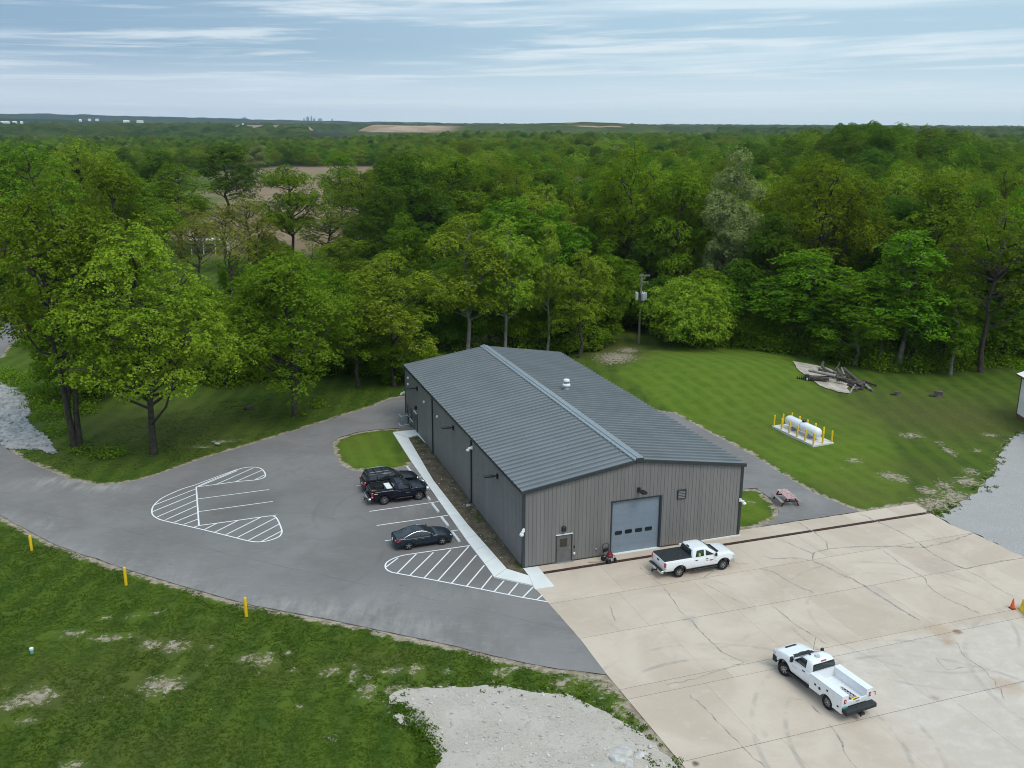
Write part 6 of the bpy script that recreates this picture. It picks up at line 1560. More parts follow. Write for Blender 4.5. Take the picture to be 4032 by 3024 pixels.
for s_ in (-1, 1):
    m = MB(); plate(m, [(3.30, s_ * .34, 1.49), (3.62, s_ * .42, 1.465), (3.62, s_ * .56, 1.455), (3.34, s_ * .62, 1.48)], [(3.30, s_ * .34, 1.46), (3.62, s_ * .42, 1.44), (3.62, s_ * .56, 1.43), (3.34, s_ * .62, 1.45)]); m.build('cowl_trim', MAT['black'], ut)
m = MB(); plate(m, [(3.06, -.80, 1.50), (3.26, -.68, 1.505), (3.40, 0, 1.515), (3.26, .68, 1.505), (3.06, .80, 1.50), (3.12, 0, 1.53)], [(3.06, -.80, 1.44), (3.26, -.68, 1.44), (3.40, 0, 1.44), (3.26, .68, 1.44), (3.06, .80, 1.44), (3.12, 0, 1.44)]); m.build('cowl', MAT['black'], ut)
# service body
X0, X1, ZT, ZB, HWU = -1.18, 1.38, 1.50, .62, 1.10
for s_ in (-1, 1):
    def sidebox(m, pts, y0, y1):
        plate(m, [(x, s_ * y1, z) for x, z in pts], [(x, s_ * y0, z) for x, z in pts])
    arch = [(.52 * math.cos(a), .42 + .52 * math.sin(a)) for a in np.linspace(math.pi * .88, math.pi * .12, 12)]
    out = [(X0, ZT), (X0, ZB - .16)] + [(arch[0][0], ZB - .16)] + arch + [(arch[-1][0], ZB), (X1, ZB), (X1, ZT)]
    me_ = MB(); sidebox(me_, out, .66, HWU); sb = me_.build('side_box', MAT['white_paint'], ut)
    dz = .008
    for q in ([(.58, ZB + .05), (1.34, ZB + .05), (1.34, ZT - .09), (.58, ZT - .09)], [(-.50, 1.02), (.54, 1.02), (.54, ZT - .09), (-.50, ZT - .09)], [(-1.14, ZB - .10), (-.55, ZB - .10), (-.55, ZT - .09), (-1.14, ZT - .09)]):
        m = MB(); plate(m, [(x, s_ * (HWU + dz), z) for x, z in q], [(x, s_ * (HWU - .01), z) for x, z in q]); d_ = m.build('locker_door', MAT['white_paint'], ut)
        cx_ = (q[0][0] + q[1][0]) / 2; cz_ = q[0][1] * .45 + q[2][1] * .55
        if q[0][0] == -1.14: cz_ = .78
        m = MB(); m.cbox((cx_ - .05, s_ * (HWU + .014), cz_), (.13, .03, .10), .012); m.build('latch', MAT['black'], d_)
    m = MB(); m.lathe([(.085, 0), (.085, .014), (0, .016)] if s_ > 0 else [(.085, 0), (.085, -.014), (0, -.016)], 16, axis='Y', origin=(.56, s_ * (HWU + .01), 1.02)); m.build('fuel_cap', MAT['black'], ut, 40)
    m = MB(); m.box(((X0 + X1) / 2, s_ * .88, ZT + .012), (X1 - X0 + .02, .46, .02)); m.build('box_top', MAT['white_paint'], ut)
    m = MB(); m.cbox((X0 - .012, s_ * .90, 1.18), (.05, .15, .26), .03); tl_ = m.build('tail_light', MAT['red_lens'], ut)
    m = MB(); m.cbox((X0 - .02, s_ * .90, 1.18), (.05, .05, .14), .02); m.build('reversing_lamp', MAT['clear_lens'], tl_)
    m = MB(); m.box((X0 - .06, s_ * .93, .84), (.02, .24, .14)); m.build('mud_plate', MAT['teal' if s_ > 0 else 'white_plastic'], ut) if s_ > 0 else None
m = MB(); m.box(((X0 + X1) / 2, 0, .92), (X1 - X0 - .04, 1.33, .05)); m.build('bed_floor', MAT['white_paint'], ut)
m = MB(); m.box((X1 - .04, 0, 1.20), (.07, 1.32, .58)); m.build('front_board', MAT['white_paint'], ut)
m = MB(); m.box((X0 + .03, 0, .98), (.06, 1.32, .30)); tg = m.build('tailgate', MAT['white_paint'], ut)
m = MB(); m.box((X0 - .005, 0, .98), (.02, .8, .20)); m.build('panel', MAT['white_paint'], tg)
m = MB(); m.cbox((X0 - .02, .0, 1.02), (.03, .24, .06), .01); m.build('handle', MAT['steel'], tg)
m = MB(); m.loft([[(X0 - .02, y, .80), (X0 - .34, y, .80), (X0 - .40, y, .74), (X0 - .40, y, .56), (X0 - .30, y, .50), (X0 - .02, y, .60)] for y in (-1.08, 1.08)]); m.build('rear_bumper', MAT['vinyl'], ut)
m = MB(); m.box((X0 - .36, 0, .44), (.28, .30, .12)); m.box((X0 - .46, .12, .40), (.1, .05, .14)); m.build('tow_hitch', MAT['black'], ut)
m = MB(); m.box((1.3, 0, .60), (4.9, .95, .24)); m.lathe([(.16, -.8), (.16, .8)], 12, axis='Y', origin=(0, 0, .42)); m.build('chassis', MAT['black'], ut)
m = MB(); m.tube([(X0 - .06, -1.1, 1.28), (X0 - .10, -1.18, 1.34), (X0 - .12, -1.18, 1.12)], .02, 6); m.build('grab_hook', MAT['black'], ut)
place(ut, (3263.6, 2799), (3075, 2654), wbU, 1, .98)
m = MB(); m.tube([(2.1, .35, 1.30), (2.05, .35, 1.72)], [.2, .16], 8); m.build('seat_back', MAT['seat_grey'], ut)
ur = ut.rotation_euler.z; ul = np.array(ut.location)
def on_ut(x, y, z): return (ul[0] + math.cos(ur) * x - math.sin(ur) * y, ul[1] + math.sin(ur) * x + math.cos(ur) * y, ul[2] + z)
ld = thing('step_ladder', 'red step ladder with yellow ends lying in the open truck bed', 'ladder', on_ut(-.50, .10, .96), ur + R(4))
for s_ in (-1, 1):
    m = MB(); m.box((0, s_ * .21, .10), (1.15, .035, .09)); r_ = m.build('rail', MAT['engine_red'], ld)
    for e_ in (-1, 1): m = MB(); m.box((e_ * .56, s_ * .21, .10), (.14, .045, .10)); m.build('end_cap', MAT['yellow'], r_)
for i in range(5): m = MB(); m.box((-.42 + i * .2, 0, .13), (.08, .385, .03)); m.build('rung', MAT['steel'], ld)
m = MB(); m.box((-.60, 0, .15), (.16, .46, .04)); m.build('top_cap', MAT['yellow'], ld)

# ================================================================== TREES
def leaf_mat(name, c1, c2, trans=.35):
    b = NB(name)
    v = b.attr('tone'); oi = b.new('ShaderNodeObjectInfo')
    col = b.mix(v, c1, c2)
    hsv = b.new('ShaderNodeHueSaturation'); b.set(hsv.inputs['Color'], col)
    b.set(hsv.inputs['Hue'], b.math('MULTIPLY_ADD', oi.outputs['Random'], .026, .493)); b.set(hsv.inputs['Value'], b.math('MULTIPLY_ADD', oi.outputs['Random'], .40, .80))
    d = b.new('ShaderNodeBsdfDiffuse'); t = b.new('ShaderNodeBsdfTranslucent'); b.set(d.inputs[0], hsv.outputs[0])
    tcol = b.mix(.5, hsv.outputs[0], (.16, .22, .02)); b.set(t.inputs[0], tcol)
    mx = b.new('ShaderNodeMixShader'); mx.inputs[0].default_value = trans
    b.t.links.new(d.outputs[0], mx.inputs[1]); b.t.links.new(t.outputs[0], mx.inputs[2]); b.t.links.new(mx.outputs[0], b.out.inputs[0])
    return b.m
LM = {
    'bright': leaf_mat('leaf_bright', (.165, .245, .016), (.320, .405, .034)),
    'mid': leaf_mat('leaf_mid', (.105, .185, .011), (.215, .315, .022)),
    'dark': leaf_mat('leaf_dark', (.052, .112, .010), (.110, .190, .018)),
    'olive': leaf_mat('leaf_olive', (.108, .158, .008), (.215, .275, .016)),
    'pale': leaf_mat('leaf_pale', (.220, .265, .085), (.390, .445, .170)),
    'bud': leaf_mat('leaf_budding', (.150, .160, .014), (.290, .295, .032)),
    'fresh': leaf_mat('leaf_fresh', (.085, .185, .010), (.180, .320, .018)),
}
MAT['bark'] = simple('bark', (.070, .060, .050), .95, 0, .1, .3, 2.5, bump=.6)
MAT['bark_pale'] = simple('pale_bark', (.21, .195, .17), .95, 0, .1, .3, 2.0, bump=.5)
def make_tree(seed, H, Rc, zb, nl, lobe, spl, lps, leaf, bark, kind, top=1.0, up=.35, trunks=1, fill=.5, lean=0.0):
    """trunk mesh and crown mesh of one tree; leaves sit in flat sprays on lobes carried by limbs"""
    g_ = np.random.default_rng(seed); tm = MB(); zc_ = (H + zb) / 2; hz_ = (H - zb) / 2
    tr = []
    for k in range(trunks):
        a = g_.uniform(0, 6.28); lx, ly = (math.cos(a) * (1.0 if trunks > 1 else .25) * H * .05 * (1 + lean * 4), math.sin(a) * (1.0 if trunks > 1 else .25) * H * .05)
        if lean: lx = -lean * H
        pts = [np.array([lx * t ** 1.3 + g_.normal() * .012 * H * (t > 0), ly * t + g_.normal() * .012 * H * (t > 0), t * H * .86 - (.3 if t == 0 else 0)]) for t in np.linspace(0, 1, 7)]
        if trunks > 1:
            for p in pts: p[0] += math.cos(a) * .25; p[1] += math.sin(a) * .25
        r0 = H * .0105 * (1 if trunks == 1 else .85); tm.tube(pts, [r0 * 1.5, r0 * 1.05, r0 * .92, r0 * .75, r0 * .55, r0 * .35, r0 * .12], 9); tr.append(pts)
    C, Nn, Tn = [], [], []
    lobes = []
    for i in range(nl):
        for _ in range(30):
            d = g_.normal(size=3); d /= np.linalg.norm(d)
            if d[2] < -.75: continue
            k = g_.uniform(.55, .86) if i > 1 else .3
            wz = 1 - max(0, d[2]) ** 2 * (1 - top) * .5
            c = np.array([d[0] * Rc * k * wz, d[1] * Rc * k * wz, zc_ + d[2] * hz_ * k])
            if i == 0: c = np.array([0, 0, H - Rc * lobe * .9])
            if all(np.linalg.norm((c - q) / [1, 1, 1.0]) > Rc * lobe * .62 for q, _ in lobes): break
        lobes.append((c, Rc * lobe * g_.uniform(.72, 1.15)))
    for c, lr in lobes:
        pts = tr[g_.integers(len(tr))]; zt_ = min(max(zb * .55, c[2] - np.hypot(c[0], c[1]) * g_.uniform(.6, 1.1)), H * .8); f = (zt_ + .3) / (H * .86) * 6; i0 = int(min(max(f, 0), 5)); st_ = pts[i0] + (pts[i0 + 1] - pts[i0]) * min(1, max(0, f - i0))
        mid = st_ * .45 + c * .55 + np.array([0, 0, -.08 * np.linalg.norm(c - st_)]) + g_.normal(size=3) * .2; r_ = H * .0045 * (.8 + lr / 3)
        tm.tube([st_, mid, c + np.array([0, 0, lr * .3])], [r_, r_ * .7, r_ * .3], 5)
        ns = int(spl * (lr / (Rc * lobe)) ** 2)
        u = g_.normal(size=(ns * 2, 3)); u /= np.linalg.norm(u, axis=1)[:, None]; u = u[(u[:, 2] > -.35) | (g_.random(len(u)) < .35)][:ns]
        bumpy = 1 + .16 * np.sin(u[:, 0] * 4.1 + c[0]) * np.sin(u[:, 1] * 3.7 + c[1]) + g_.normal(size=len(u)) * .10
        rad = np.where(g_.random(len(u)) < fill * .45, g_.uniform(.35, .9, len(u)), bumpy)
        C.append(c + u * (lr * rad)[:, None] * [1, 1, .85]); nn = u * (1 - up) + [0, 0, up]; Nn.append(nn / np.linalg.norm(nn, axis=1)[:, None]); Tn.append(np.full(len(u), g_.normal() * .14))
        for q in range(4):
            e = c + u[q % len(u)] * lr * .9; tm.tube([c + np.array([0, 0, lr * .1]), (c + e) / 2 + g_.normal(size=3) * .1, e], [r_ * .35, r_ * .25, r_ * .1], 4)
    C, Nn, Tn = np.concatenate(C), np.concatenate(Nn), np.concatenate(Tn); ns = len(C)
    tone = np.clip(.5 + Tn + g_.normal(size=ns) * .2, 0, 1)
    ref = g_.normal(size=(ns, 3)); ta = np.cross(Nn, ref); ta /= np.linalg.norm(ta, axis=1)[:, None]; tb_ = np.cross(Nn, ta)
    ns_r = leaf * 1.9
    k = lps; Cl = np.repeat(C, k, 0); Nl = np.repeat(Nn, k, 0); A_ = np.repeat(ta, k, 0); B_ = np.repeat(tb_, k, 0); To = np.repeat(tone, k) + g_.normal(size=ns * k) * .12
    r2_ = np.sqrt(g_.random(ns * k)) * ns_r; th = g_.uniform(0, 6.283, ns * k)
    Cl = Cl + A_ * (r2_ * np.cos(th))[:, None] + B_ * (r2_ * np.sin(th))[:, None] + Nl * (g_.normal(size=ns * k) * leaf * .28 - r2_ ** 2 * .12)[:, None]
    n2 = Nl + g_.normal(size=Nl.shape) * .55; n2 /= np.linalg.norm(n2, axis=1)[:, None]
    a2 = np.cross(n2, g_.normal(size=n2.shape)); a2 /= np.linalg.norm(a2, axis=1)[:, None]; b2 = np.cross(n2, a2)
    s_ = leaf * g_.uniform(.6, 1.25, ns * k)[:, None]
    V = np.stack([Cl - a2 * s_ * .62, Cl + b2 * s_ * .40 + n2 * s_ * .08, Cl + a2 * s_ * .62, Cl - b2 * s_ * .40 + n2 * s_ * .08], 1).reshape(-1, 3)
    V[:, 2] = np.maximum(V[:, 2], .05)
    me = bpy.data.meshes.new('crown'); nq = ns * k
    me.vertices.add(len(V)); me.vertices.foreach_set('co', V.ravel().astype(np.float32)); me.loops.add(nq * 4); me.loops.foreach_set('vertex_index', np.arange(nq * 4, dtype=np.int32))
    me.polygons.add(nq); me.polygons.foreach_set('loop_start', np.arange(0, nq * 4, 4, dtype=np.int32)); me.polygons.foreach_set('loop_total', np.full(nq, 4, np.int32)); me.update(calc_edges=True)
    fattr(me, 'tone', np.repeat(np.clip(To, 0, 1), 4)); me.materials.append(LM[kind])
    return {'crown': me, 'trunk': tm.mesh('trunk', MAT[bark], 60), 'H': H, 'R': Rc, 'kind': kind}
T = {}
#            seed  H   R   zb   nl lobe spl lps leaf  bark kind
T['bright1'] = make_tree(11, 22, 7.2, 1.6, 40, .32, 96, 13, 0.202, 'bark', 'bright', .8, .45, fill=.7)
T['bright2'] = make_tree(12, 21, 5.6, 2.5, 28, .35, 78, 12, 0.224, 'bark', 'bright', .5, .4)
T['bright3'] = make_tree(13, 22, 4.6, 5, 22, .40, 72, 12, 0.232, 'bark_pale', 'bright', .4, .35)
T['mid1'] = make_tree(21, 23, 6.2, 2.5, 30, .34, 84, 12, 0.241, 'bark', 'mid', .6, .45)
T['mid2'] = make_tree(22, 22, 5.4, 2.0, 28, .36, 78, 12, 0.241, 'bark', 'mid', .5, .4)
T['mid3'] = make_tree(23, 20, 6.8, .6, 40, .32, 90, 12, 0.224, 'bark', 'mid', .7, .5)
T['dark1'] = make_tree(31, 23, 6.0, 2.0, 30, .34, 84, 12, 0.249, 'bark', 'dark', .6, .45)
T['dark2'] = make_tree(32, 21, 5.4, 1.6, 28, .36, 80, 12, 0.249, 'bark', 'dark', .5, .4)
T['olive1'] = make_tree(41, 25, 8.2, 5.0, 38, .31, 80, 12, 0.241, 'bark', 'olive', .9, .45)
T['olive2'] = make_tree(42, 24, 6.0, 6.0, 28, .34, 66, 12, 0.232, 'bark', 'olive', .7, .4)
T['pale1'] = make_tree(51, 25, 5.6, 1.5, 42, .30, 92, 12, 0.224, 'bark_pale', 'pale', .6, .2)
T['bud1'] = make_tree(61, 20, 5.2, 6.5, 20, .34, 26, 11, 0.206, 'bark', 'bud', .7, .35, trunks=2)
T['bud2'] = make_tree(62, 21, 6.2, 6.0, 26, .32, 30, 11, 0.206, 'bark', 'bud', .8, .35)
T['sparse1'] = make_tree(63, 23, 6.4, 5.0, 28, .31, 42, 11, 0.232, 'bark', 'mid', .7, .35)
T['fresh1'] = make_tree(71, 20, 5.0, .6, 30, .35, 80, 12, 0.241, 'bark', 'fresh', .5, .4)
T['fresh2'] = make_tree(72, 21, 5.8, .2, 36, .33, 78, 12, 0.258, 'bark_pale', 'fresh', .5, .6)
T['narrow1'] = make_tree(81, 21, 3.0, 3.5, 20, .46, 54, 12, 0.232, 'bark_pale', 'bright', .3, .4)
T['narrow2'] = make_tree(82, 20, 3.4, 2, 22, .46, 58, 12, 0.241, 'bark_pale', 'fresh', .3, .45)
T['bush1'] = make_tree(91, 9, 6.0, -.6, 32, .33, 80, 12, 0.232, 'bark', 'bright', .9, .4)
T['bush2'] = make_tree(92, 5, 3.6, -.6, 22, .36, 60, 12, 0.215, 'bark', 'mid', .9, .4)
T['edge1'] = make_tree(93, 13, 5.0, .2, 28, .34, 80, 12, 0.249, 'bark', 'mid', .6, .55)
T['edge2'] = make_tree(94, 12, 4.4, .2, 26, .36, 76, 12, 0.249, 'bark', 'dark', .5, .5)
T['edge3'] = make_tree(96, 12, 4.6, .2, 26, .36, 70, 12, 0.241, 'bark_pale', 'fresh', .5, .6)
T['fork1'] = make_tree(95, 25, 6.4, 7.0, 28, .32, 64, 12, 0.232, 'bark', 'mid', .7, .35, trunks=3)
ADJ = {'bright': 'bright yellow-green', 'mid': 'mid-green', 'dark': 'dark green', 'olive': 'olive-gold', 'pale': 'pale silvery', 'bud': 'thin budding gold', 'fresh': 'fresh leaf-green'}
PLANTED = []
def plant(tn, x, y, h, w, label, rz=None, group=None, name=None, cat='tree', z=None):
    t = T[tn]; g_ = rng
    nm = name or ('shrub' if tn.startswith('bush') else 'broadleaf_tree')
    zg = float(hground(np.array([[x, y]]))[0][0]) if z is None else z
    r_ = thing(nm, label, cat, (x, y, zg), g_.uniform(0, 6.28) if rz is None else rz, group)
    sx_, sz_ = w / (2 * t['R']), h / t['H']; r_.scale = (sx_, sx_, sz_)
    tr = link('trunk', t['trunk'], r_); cr = link('crown', t['crown'], r_)
    PLANTED.append((x, y, w)); return r_
def tree_px(tn, px, ytop, dep, wpx, label, rz=None, **k):
    """px: photo column of the crown's centre, ytop: photo row of its top, dep: metres in front of the camera"""
    top = at_depth(px, ytop, dep); zg = float(hground(top[None])[0][0]); sl = np.linalg.norm(top - CP)
    w = wpx / FPX * sl * .97 * 1.04
    return plant(tn, top[0], top[1], max(3.0, (top[2] - zg) * 1.0), w, label, rz, **k)
# --- the trees one can single out
NEAR = [
 ('bright1', 510, 868, 88, 680, 'broad yellow-green tree on the shaded grass beside the parking lot'),
 ('fork1', 170, 690, 90, 520, 'tall forked tree leaning over the riprap bank'),
 ('mid3', 1120, 985, 100, 560, 'round mid-green tree whose boughs reach the grass beside the drive'),
 ('bright2', 1540, 985, 113, 390, 'yellow-green tree just beyond the air conditioner end of the building'),
 ('mid2', 1400, 1130, 112, 300, 'small green tree between the round green tree and the building'),
 ('bright3', 1830, 835, 124, 330, 'tall yellow-green tree behind the rear eave of the grey building'),
 ('bright3', 1990, 850, 125, 260, 'slim yellow-green tree with bare grey trunk behind the roof ridge'),
 ('narrow1', 2160, 865, 127, 130, 'narrow spire of bright leaves rising behind the roof ridge'),
 ('bright2', 2290, 975, 126, 270, 'light green tree on thin trunks behind the ventilator side of the roof'),
 ('fresh1', 1590, 830, 150, 230, 'domed vivid green tree standing above the yellow-green tree by the air conditioner'),
 ('fresh1', 2395, 940, 138, 230, 'fresh green tree just short of the utility pole'),
 ('fresh2', 2010, 775, 158, 340, 'wide blue-green tree behind the yellow-green pair at the roof ridge'),
 ('fresh1', 2190, 800, 160, 280, 'blue-green tree behind the narrow spire'),
 ('bush1', 2738, 1095, 134, 360, 'big rounded light green thicket beside the utility pole'),
 ('bush1', 2900, 1180, 140, 240, 'darker shrub mass behind the rounded thicket'),
 ('olive2', 2500, 560, 160, 300, 'tall olive tree with long dark trunk behind the utility pole'),
 ('mid2', 2690, 650, 152, 260, 'tall mid-green tree above the rounded thicket'),
 ('pale1', 2915, 585, 150, 290, 'pale silver-green tree, the lightest in the wood'),
 ('olive1', 3240, 605, 150, 480, 'very broad olive-gold tree behind the sandy log yard'),
 ('fresh2', 3200, 980, 133, 420, 'layered fresh green maple hanging over the log yard'),
 ('fresh2', 3400, 1080, 124, 330, 'fresh green maple whose boughs touch the log heap'),
 ('narrow2', 3600, 905, 123, 300, 'pointed green tree on a pale trunk, tallest of the pair by the stump'),
 ('narrow2', 3515, 1000, 124, 230, 'smaller green tree on a thin pale trunk by the stump'),
 ('narrow2', 3790, 1120, 120, 150, 'thin young tree at the edge of the open rough grass'),
 ('sparse1', 3960, 770, 121, 420, 'tall tree with thick pale ivy-clad trunk beside the barn'),
 ('mid1', 3720, 690, 150, 420, 'wide mid-green tree behind the pointed green tree'),
 ('dark1', 3560, 760, 160, 340, 'dark tree between the olive-gold tree and the pointed green tree'),
 ('mid2', 3900, 940, 136, 260, 'dim green tree in the gap behind the thin young tree'),
 ('mid2', 1125, 640, 222, 250, 'tall tree with open upswept crown standing before the brown field'),
 ('bud1', 860, 800, 205, 230, 'thin gold-budding tree with bare dark stems before the brown field'),
 ('bud2', 960, 770, 210, 260, 'wider gold-budding tree before the brown field'),
 ('bud1', 700, 790, 225, 220, 'thin budding tree nearest the green patch of field'),
 ('sparse1', 1420, 660, 215, 330, 'dark open-branched tree at the edge of the brown field'),
 ('dark1', 1620, 590, 205, 330, 'big dark tree beyond the vivid domed tree'),
 ('dark1', 1480, 720, 185, 260, 'dark spreading tree behind the domed vivid tree, field side'),
 ('mid2', 1800, 600, 215, 300, 'dusky green tree behind the tall yellow-green tree'),
 ('bud2', 760, 850, 178, 250, 'low wide budding tree just past the broad yellow-green tree'),
 ('bud1', 905, 890, 165, 230, 'forked budding tree directly before the white shelter'),
 ('bud2', 1010, 850, 188, 230, 'gold budding tree between the white shelter and the tall green tree'),
 ('sparse1', 1290, 800, 205, 260, 'open green tree between the tall green tree and the dark trees'),
 ('mid2', 1350, 930, 165, 260, 'dusky green tree standing behind the round green tree, building side'),
 ('sparse1', 1230, 960, 150, 200, 'thin green tree right behind the round green tree'),
 ('mid1', 560, 700, 205, 260, 'green tree at the near corner of the green patch of field'),
 ('dark1', 600, 590, 300, 220, 'dark tree beyond the green patch of field'),
 ('mid1', 1340, 600, 300, 200, 'green tree on the near side of the brown field strip'),
 ('bush2', 1060, 930, 215, 160, 'round bush on the clearing edge below the tall green tree'),
 ('bush2', 930, 1010, 180, 150, 'round bush on the clearing below the budding trees'),
 ('bush2', 1330, 1010, 190, 170, 'round bush at the clearing edge below the dark trees'),
 ('pale1', 1005, 555, 560, 85, 'small pale tree standing alone at the far edge of the brown field'),
 ('bright1', 290, 540, 190, 330, 'large bright green crown on the slope past the forked tree'),
 ('mid1', 90, 560, 175, 380, 'large green crown rising past the access road bend'),
 ('bright2', 40, 760, 172, 300, 'bright green tree leaning over the access road bend'),
 ('mid2', 420, 620, 160, 300, 'green crown just past the broad yellow-green tree'),
 ('mid1', 690, 640, 240, 260, 'rounded green tree behind the thin budding trees'),
 ('dark2', 880, 560, 330, 240, 'dark rounded tree at the field corner past the budding trees'),
 ('bush2', 2960, 1330, 136, 160, 'low dark bush at the lawn edge past the rounded thicket'),
 ('bush2', 1600, 1330, 116, 260, 'low dark bush behind the rear corner of the grey building'),
 ('bush2', 2280, 1290, 133, 240, 'low bush behind the roof on the pole side'),
 ('mid3', 2180, 1060, 136, 300, 'low-branched green tree behind the roof ridge'),
 ('dark2', 1760, 1010, 132, 300, 'dark green tree in the gap behind the rear eave'),
 ('dark2', 3060, 820, 142, 260, 'dark tree filling the gap left of the layered maple'.replace('left of', 'beside')),
 ('dark2', 2570, 870, 152, 200, 'shaded green tree directly behind the utility pole'),
 ('bush2', 2440, 1290, 152, 180, 'dim bush in the hollow behind the utility pole'),
]
for tn, px, yt, dep, w, lb in NEAR:
    tree_px(tn, px, yt, dep, w, lb, cat='shrub' if tn.startswith('bush') else 'tree')
# --- the rest of the wood, filled in rank by rank
ZONE = [(0, 560, 'past the access road bend'), (560, 1000, 'behind the budding trees'), (1000, 1420, 'beside the brown field'), (1420, 1880, 'behind the rear eave'), (1880, 2330, 'behind the roof ridge'), (2330, 2760, 'behind the utility pole'), (2760, 3060, 'around the pale silvery tree'), (3060, 3500, 'around the broad olive-gold tree'), (3500, 4100, 'on the barn side')]
pool = [('mid1', .15), ('mid2', .13), ('mid3', .06), ('dark1', .12), ('dark2', .10), ('bright1', .06), ('bright2', .07), ('bright3', .05), ('olive1', .05), ('olive2', .06), ('fresh1', .06), ('fresh2', .04), ('sparse1', .03), ('pale1', .015), ('bud2', .025)]
pn = [p for p, _ in pool]; pp_ = np.array([q for _, q in pool]); pp_ /= pp_.sum()
cand = []
gq = np.random.default_rng(99)
d0 = 0
for dep in np.concatenate([np.arange(112, 330, 8.0), 330 * 1.026 ** np.arange(60)]):
    half = dep * .60 + 14; step = 8.2 if dep < 330 else 8.6 * (1 + (dep - 330) / 1500)
    for x in np.arange(-half, half, step): cand.append((x + gq.uniform(-2.6, 2.6), dep + gq.uniform(-3, 3)))
cand = np.array(cand)
px_c = 2016 + FPX * cand[:, 0] / cand[:, 1] * 1.0
ok = wood_edge(cand) > 4
ok &= ~inside(cand, field_poly)
for q in lawn_polys: ok &= ~inside(cand, q)
# the clearing in front of the brown field stays open
ok &= ~((px_c > 560) & (px_c < 1350) & (cand[:, 1] > 150) & (cand[:, 1] < 330) & (edist(cand, field_poly) < 120) & (gq.random(len(cand)) < .93))
road_far = np.array(far_in[:-1] + far_out[1:]); ok &= ~(inside(cand, lot_poly)) & (edist(cand, lot_poly) > 4)
N_ = np.array([(a, b_) for a, b_, _ in PLANTED]); Wn = np.array([c_ for *_, c_ in PLANTED])
for i in np.where(ok)[0]:
    if cand[i, 1] < 260 and (np.hypot(*(N_ - cand[i]).T) < 1.5 + Wn * .33).any(): ok[i] = False
cand = cand[ok]; px_c = px_c[ok]
hh_ = 15.0 + 8 * vnoise(cand, .03, 21) + gq.uniform(-2.4, 2.4, len(cand))
ux = px_c
# the wood stands lower toward the far valley and rises on the knoll past the pale tree
kn = np.exp(-((ux - 3400) / 400) ** 2) * np.exp(-((cand[:, 1] - 420) / 130) ** 2); hh_ += kn * 14
hh_ += 3.0 * sstep(cand[:, 1], 180, 120)
hh_ = np.where(cand[:, 1] > 330, np.minimum(hh_, 22 + kn * 14), hh_)
hh_ = np.where(cand[:, 1] > 450, hh_ - (hh_ - 14.5) * sstep(cand[:, 1], 450, 850) * np.interp(ux, [1500, 1850], [.85, 0.0]), hh_)
hh_ = np.where((ux < 1400) & (cand[:, 1] > 280), hh_ - 2.5, hh_)
for q in lawn_polys: pass
order = np.argsort(cand[:, 1])
kk = np.array([gq.choice(len(pn), p=pp_) for _ in cand])
kk = np.where((kn > .15) & (gq.random(len(kk)) < .8), gq.choice([pn.index('dark1'), pn.index('dark2'), pn.index('mid1')], len(kk)), kk)
PX, PY = px_of(np.column_stack([cand, hh_]))
vis = (PX > -150) & (PX < 4180)
# nothing grows close in front of the trees that stand out in the wood, nor between the lot and the brown field
drop = (PX > 600) & (PX < 1420) & (cand[:, 1] > 120) & (cand[:, 1] < 640) & (PY < 1030)
for _, hx, hy_, hd, hw_, _ in NEAR:
    if hd < 118: continue
    drop |= (cand[:, 1] < hd) & (np.abs(PX - hx) < hw_ * .42 + 2.2 / cand[:, 1] * FPX) & (PY < hy_ + 11.0 / hd * FPX)
keep = ~drop; cand, hh_, kk, PX, PY, vis, kn = cand[keep], hh_[keep], kk[keep], PX[keep], PY[keep], vis[keep], kn[keep]; order = np.argsort(cand[:, 1])
rest = []; PEND = []
def zone(px): return next((z_ for a, b_, z_ in ZONE if a <= px < b_), 'past the access road bend' if px < 500 else 'on the barn side')
# low young trees that close the foot of the wood
ge = np.random.default_rng(55)
for px in np.arange(-60, 4150, 74):
    if 2390 < px < 2560: continue
    d = float(np.interp(px, FX, FD)) + ge.uniform(3, 8); x = (px + ge.uniform(-20, 20) - 2016) / FPX / .964 * d; tn = ['edge1', 'edge2', 'edge3', 'edge2', 'edge1'][ge.integers(5)]; h = ge.uniform(8, 13.5)
    PEND.append((tn, x, d, h, T[tn]['R'] * 2 * h / T[tn]['H'] * ge.uniform(.95, 1.25), 'low ' + ADJ[T[tn]['kind']], 'edge', zone(px), px))
NIND = 297 - len(NEAR) - len(PEND); cnt = 0
for i in order:
    x, y = cand[i]; tn = pn[kk[i]]; t = T[tn]; w = t['R'] * 2 * hh_[i] / t['H'] * gq.uniform(.9, 1.15)
    if vis[i] and cnt < NIND:
        cnt += 1
        PEND.append((tn, x, y, hh_[i], w, ADJ[t['kind']], 'front' if y < 165 else ('second' if y < 205 else 'far'), zone(PX[i]), PX[i]))
    elif vis[i] or y < 260: rest.append((x, y, hh_[i] * gq.uniform(.85, 1.12), w * (1 + .4 * float(sstep(y, 300, 700))), kk[i]))
sets = {}
for p in PEND: sets.setdefault(p[5:8], []).append(p)
ORD = ['first', 'second', 'third', 'fourth', 'fifth', 'sixth', 'seventh', 'eighth', 'ninth', 'tenth']
for (ad, rk, zn), ps in sets.items():
    ps.sort(key=lambda p: p[8]); gname = f'{ad} {rk}-rank trees {zn}'
    for i, p in enumerate(ps):
        if len(ps) == 1: lb = f'only {ad} tree in the {rk} rank {zn}'
        elif len(ps) > 10: lb = f'{ad} tree in the {rk} rank {zn}'
        else: lb = f'{ORD[i]} from the left of the {ad} {rk}-rank trees {zn}'
        plant(p[0], p[1], p[2], p[3], p[4], lb, group=gname, z=-.1)
